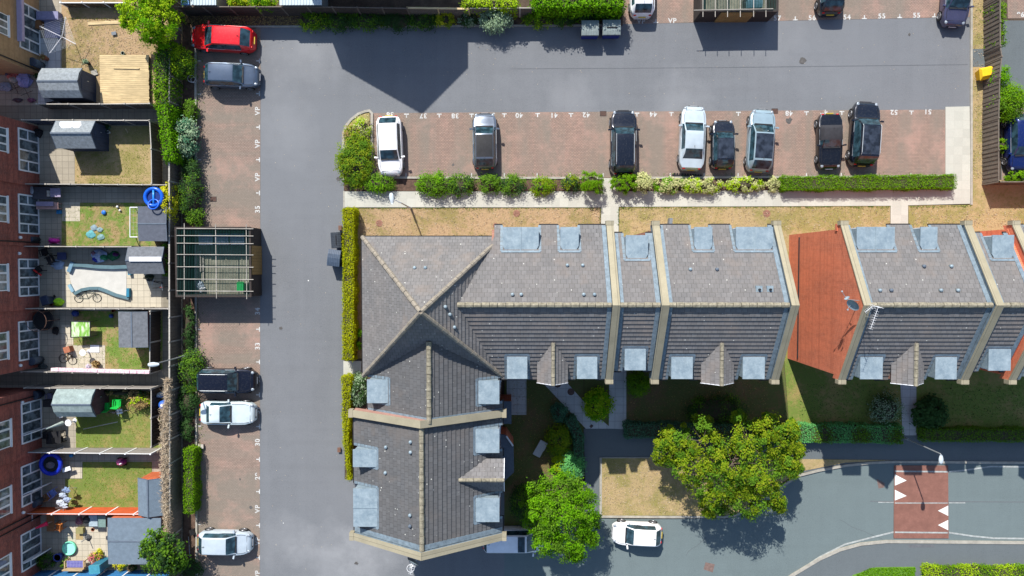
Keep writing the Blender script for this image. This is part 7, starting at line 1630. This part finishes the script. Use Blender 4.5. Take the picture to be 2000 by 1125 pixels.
p = T(148, 1101, .45); bn = thing('garden_bench', 'garden bench with a blue chequered cushion by the blue fence', 'bench', (p.x, p.y, .05)); bw_ = wood('bench timber', (.42, .31, .17), 'x'); m = MB(); m.box(p.x-.72, p.x+.72, p.y-.25, p.y+.25, .42, .46); m.build('seat', bw_, bn); m = MB(); m.box(p.x-.75, p.x+.75, p.y-.36, p.y-.28, .46, .9); m.build('backrest', bw_, bn); m = MB(); m.box(p.x-.62, p.x+.62, p.y-.24, p.y+.24, .462, .54)
mm = NM('blue check'); br = mm.brick(mm.vec, .11, .11, .012, (.05, .05, .22), (.07, .07, .28), (.25, .25, .45), 0); mm.out(br.outputs[0], .8); m.build('cushion', mm.m, bn)
for sx in (-.7, .7):
    m = MB(); m.box(p.x+sx-.04, p.x+sx+.04, p.y-.26, p.y+.28, .62, .66); m.build('armrest', bw_, bn)
    for sy in (-.24, .24): m = MB(); m.box(p.x+sx-.03, p.x+sx+.03, p.y+sy-.03, p.y+sy+.03, .05, .62); m.build('leg', bw_, bn)
pot('large pot with a deep blue bowl near the open door', 112, 1089, .3, .5, plain('blue glaze', (.03, .05, .26), .3)); shrub('leafy border left of the bench', 88, 1097, 16, 15, .8, 'dark', dens=300, mix='mid'); shrub('small leafy plant between the blue pot and bench', 124, 1102, 7, 9, .6, 'mid', dens=350); shrub('flowering border right of the bench with pink blooms', 188, 1094, 14, 13, .6, 'olive', leaf=.1, dens=350, mix='red'); shrub('bright yellow flowers above the pink blooms', 191, 1081, 6, 5, .5, 'yellow', leaf=.1, dens=450); shrub('yellow green plant at the lower edge of the flat shed', 231, 1107, 10, 6, .7, 'yellow', dens=400, mix='mid'); shrub('dark purple plant beside it at the lower edge of the flat shed', 254, 1109, 12, 6, .6, 'dark', dens=300, mix='brown')
box('teal painted storage cupboard standing at the blue fence', 184, 1113, .05, .75, .55, 1.5, .08, plain('teal paint', (.02, .14, .22), .6), 'storage_bench', 'cabinet', plain('light teal paint', (.05, .24, .32), .6)); box('small tan mat on the pale slabs', 155, 1043, .055, .5, .8, .02, 0, plain('tan mat', (.36, .27, .13), .9), 'mat', 'mat'); box('olive frame above the tan mat', 155, 1037, .06, .5, .4, .3, 0, plain('olive frame', (.26, .24, .10), .8), 'crate', 'crate')
box('white panel beside the lowest house door', 58, 1011, .05, .25, .5, .9, 0, M['white'], 'panel', 'panel')
# elsewhere
p = T(1055, 877, .45); sl_r = thing('sun_lounger', 'pale grey lounger on the shaded lawn', 'sun lounger', (p.x, p.y, .03)); a = math.radians(62); gy_ = plain('pale grey cushion', (.42, .43, .44), .7, .1); m = MB(); m.obox((p.x-.12, p.y-.22), .36, .29, .3, .36, a); m.build('seat', gy_, sl_r); m = MB(); q = T(1059, 871, .6); m.obox((q.x, q.y), .32, .30, .42, .5, a); m.build('backrest', gy_, sl_r)
for i in range(4): m = MB(); dx, dy = ((-.35, -.5), (.05, -.5), (.0, .35), (.35, .3))[i]; m.tube((p.x+dx*.8, p.y+dy*.8, .03), (p.x+dx*.8, p.y+dy*.8, .32), .02); m.build('leg', M['galv'], sl_r)
p = T(1345, 341, .1); m = MB(); rr = random.Random(8)
for r_ in range(2):
    for k in range(11): c = (p.x-1.0+k*.19, p.y+.08-r_*.16-.012*k); m.obox(c, .06, .05, .02, .09, -.1)
m.beam((p.x-1.2, p.y+.0, .04), (p.x+1.1, p.y-.16, .04), .05, .05); m.beam((p.x-1.2, p.y+.0, .05), (p.x-.5, p.y-.14, .05), .05, .05); one('broken_grille', 'black broken slatted grille behind the silver saloon', 'grille', m, blk)
p = T(374, 154, .3); bt = thing('shopping_trolley_frame', 'white bent wire frame dumped beside the grey blue hatchback', 'wire frame', (p.x, p.y, .05)); m = MB(); m.torus((p.x, p.y, .3), .26, .018, 14, 6, (.3, .2, 1)); m.torus((p.x+.1, p.y-.05, .15), .2, .014, 12, 6, (.6, .2, 1)); m.build('wire_ring', M['white'], bt)
for k in range(5): a = k*1.25; m = MB(); m.tube((p.x+.25*math.cos(a), p.y+.25*math.sin(a), .3), (p.x+.1+.18*math.cos(a), p.y-.05+.18*math.sin(a), .12), .01); m.build('strut', M['white'], bt)
box('rusty brick like box at the back of bay 30', 392, 872, .02, .35, .28, .22, 0, M['brown_iron'], 'metal_box', 'box', M['rail']); box('small rusty box by the refuse container and hedge', 664, 445, .02, .2, .3, .18, 0, M['brown_iron'], 'metal_box', 'box'); box('small rusty box under the point of the tapering hedge', 662, 879, .02, .2, .3, .18, 0, M['brown_iron'], 'metal_box', 'box')
p = T(1310, 432, .6); m = MB(); m.obox((p.x, p.y), .11, .22, .05, .7, -.12); one('meter_box', 'dark grey post box like cabinet on the dry lawn by the eaves', 'cabinet', m, grey)
p = T(375, 1040, .3); m = MB(); m.obox((p.x, p.y), .16, .2, .05, .35, .3); o = one('speaker_box', 'small black box on a pole in the bed by the pale silver hatchback', 'box', m, blk); m = MB(); a, b = T(368, 1048, .06), T(372, 1098, .06); m.tube((a.x, a.y, .06), (b.x, b.y, .06), .02); m.build('pole', M['galv'], o)
# grass tufts on the verges (uncountable)
def tufts(name, label, x0, x1, y0, y1, n, mat, size=.10, z=.09, test=None):
    P = []
    while len(P) < n:
        x = x0+RNG.random()*(x1-x0); y = y0+RNG.random()*(y1-y0)
        if test and not test(x, y): continue
        p = T(x, y, 0); P.append((p.x, p.y, z+RNG.random()*.03))
    o = leaves(name, np.array(P), RNG.normal(0, .8, (n, 3))+np.array([0, 0, .6]), size, LM[mat], None, aspect=.25); o['kind'] = 'stuff'
tufts('grass_tufts', '', 1672, 1786, 1107, 1160, 5200, 'bright', .13, .10, lambda x, y: y > 1107+max(0, (1700-x))*.45)
tufts('grass_tufts', '', 1800, 2060, 1110, 1160, 5200, 'bright', .13, .10)
for nm, a in (('dry', (1178, 1540, 898, 1004)), ('dry', (700, 1172, 409, 470)), ('dry', (1211, 1737, 407, 450)), ('dry', (1776, 2000, 405, 445)), ('dry', (1900, 1922, 0, 352)), ('dry', (124, 290, 34, 130))):
    ar = (a[1]-a[0])*(a[3]-a[2]); n = int(ar*.07); tufts('dry_grass', '', a[0], a[1], a[2], a[3], n, 'dry', .12, .06 if a[2] < 800 else .10, (lambda x, y: not (x > 1440 and y > 1000-(x-1440)*.62)) if a[2] > 800 else None)
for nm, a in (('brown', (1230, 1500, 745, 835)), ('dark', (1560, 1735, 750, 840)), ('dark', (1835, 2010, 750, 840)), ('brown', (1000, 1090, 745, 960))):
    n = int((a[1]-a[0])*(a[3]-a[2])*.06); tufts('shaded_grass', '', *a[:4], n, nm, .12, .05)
for a in ((150, 290, 290, 355), (125, 250, 400, 476), (150, 290, 640, 715), (152, 290, 800, 870), (165, 292, 908, 985)):
    n = int((a[1]-a[0])*(a[3]-a[2])*.09); tufts('lawn_grass', '', *a, n, 'olive', .10, .05)

def edging(pts, n, mat='mid'):
    P = []; tot = []
    for i in range(len(pts)-1):
        a, b = pts[i], pts[i+1]; k = int(n*math.hypot(a[0]-b[0], a[1]-b[1]))
        for _ in range(k):
            t = RNG.random(); w_ = abs(RNG.normal(0, 1.6))*(0.5+math.sin(t*37+i)**2)
            x, y = a[0]+(b[0]-a[0])*t, a[1]+(b[1]-a[1])*t; L_ = math.hypot(b[0]-a[0], b[1]-a[1]); nx, ny = -(b[1]-a[1])/L_, (b[0]-a[0])/L_
            p = T(x+nx*w_, y+ny*w_, 0); P.append((p.x, p.y, .06+RNG.random()*.03))
    o = leaves('edge_grass', np.array(P), RNG.normal(0, .7, (len(P), 3))+np.array([0, 0, .8]), .09, LM[mat], None, aspect=.3); o['kind'] = 'stuff'
edging([(697, 406), (1173, 406)], 1.6); edging([(1209, 405), (1738, 403)], 1.6); edging([(1174, 408), (1172, 440)], 2.5); edging([(1209, 440), (1210, 407)][::-1], 2.5); edging([(1774, 403), (1895, 401)], 1.8); edging([(1178, 898), (1178, 1004)][::-1], 2.0, 'olive'); edging([(1540, 1004), (1180, 1004)][::-1], .8, 'olive')
edging([(1925, 350), (1925, 10)], 1.2, 'olive'); edging([(385, 1120), (385, 60)], .9, 'mid'); edging([(292, 36), (122, 36)][::-1], 1.0, 'olive'); edging([(147, 358), (290, 358)][::-1], 1.0, 'olive')
# weeds in the paving joints, cracks and small litter on the asphalt
P = []
for _ in range(900):
    x, y = (385+abs(RNG.normal(0, 9)), 60+RNG.random()*1060) if RNG.random() < .5 else (730+RNG.random()*1110, 345-abs(RNG.normal(0, 4)))
    p = T(x, y, 0); P.append((p.x, p.y, .03))
o = leaves('joint_weeds', np.array(P), RNG.normal(0, .5, (len(P), 3))+np.array([0, 0, 1]), .09, LM['mid'], None, aspect=.5); o['kind'] = 'stuff'
def crack(x, y, a, L_, seed):
    rr = random.Random(seed); pts = [(x, y)]
    for _ in range(int(L_/9)): a += rr.uniform(-.45, .45); x += math.cos(a)*9; y += math.sin(a)*9; pts.append((x, y))
    mb = MB(); strip(mb, pts, .022, .002, .0062); struct('asphalt_crack', mb, M['crackm'])
M['crackm'] = plain('crack sealant', (0.09, 0.10, 0.105), 0.9, 0.2)
for i, c_ in enumerate(((1640, 1015, .1, 160), (1340, 1085, -.7, 60))): crack(*c_, i)
P = []
for _ in range(260):
    x, y = 515+RNG.random()*1370, 60+RNG.random()*155
    if RNG.random() < .4: x, y = 515+RNG.random()*150, 60+RNG.random()*1060
    p = T(x, y, 0); P.append((p.x, p.y, .012))
o = leaves('fallen_leaves', np.array(P), np.tile([0, 0, 3.0], (len(P), 1)), .06, LM['dry'], None, aspect=.6); o['kind'] = 'stuff'
P = []
for _ in range(1500):
    x, y = 350+RNG.random()*235, 26+RNG.random()*24; p = T(x, y, 0); P.append((p.x, p.y, .05))
o = leaves('leaf_litter', np.array(P), np.tile([0, 0, 1.5], (len(P), 1)), .10, LM['brown'], None, aspect=.6); o['kind'] = 'stuff'
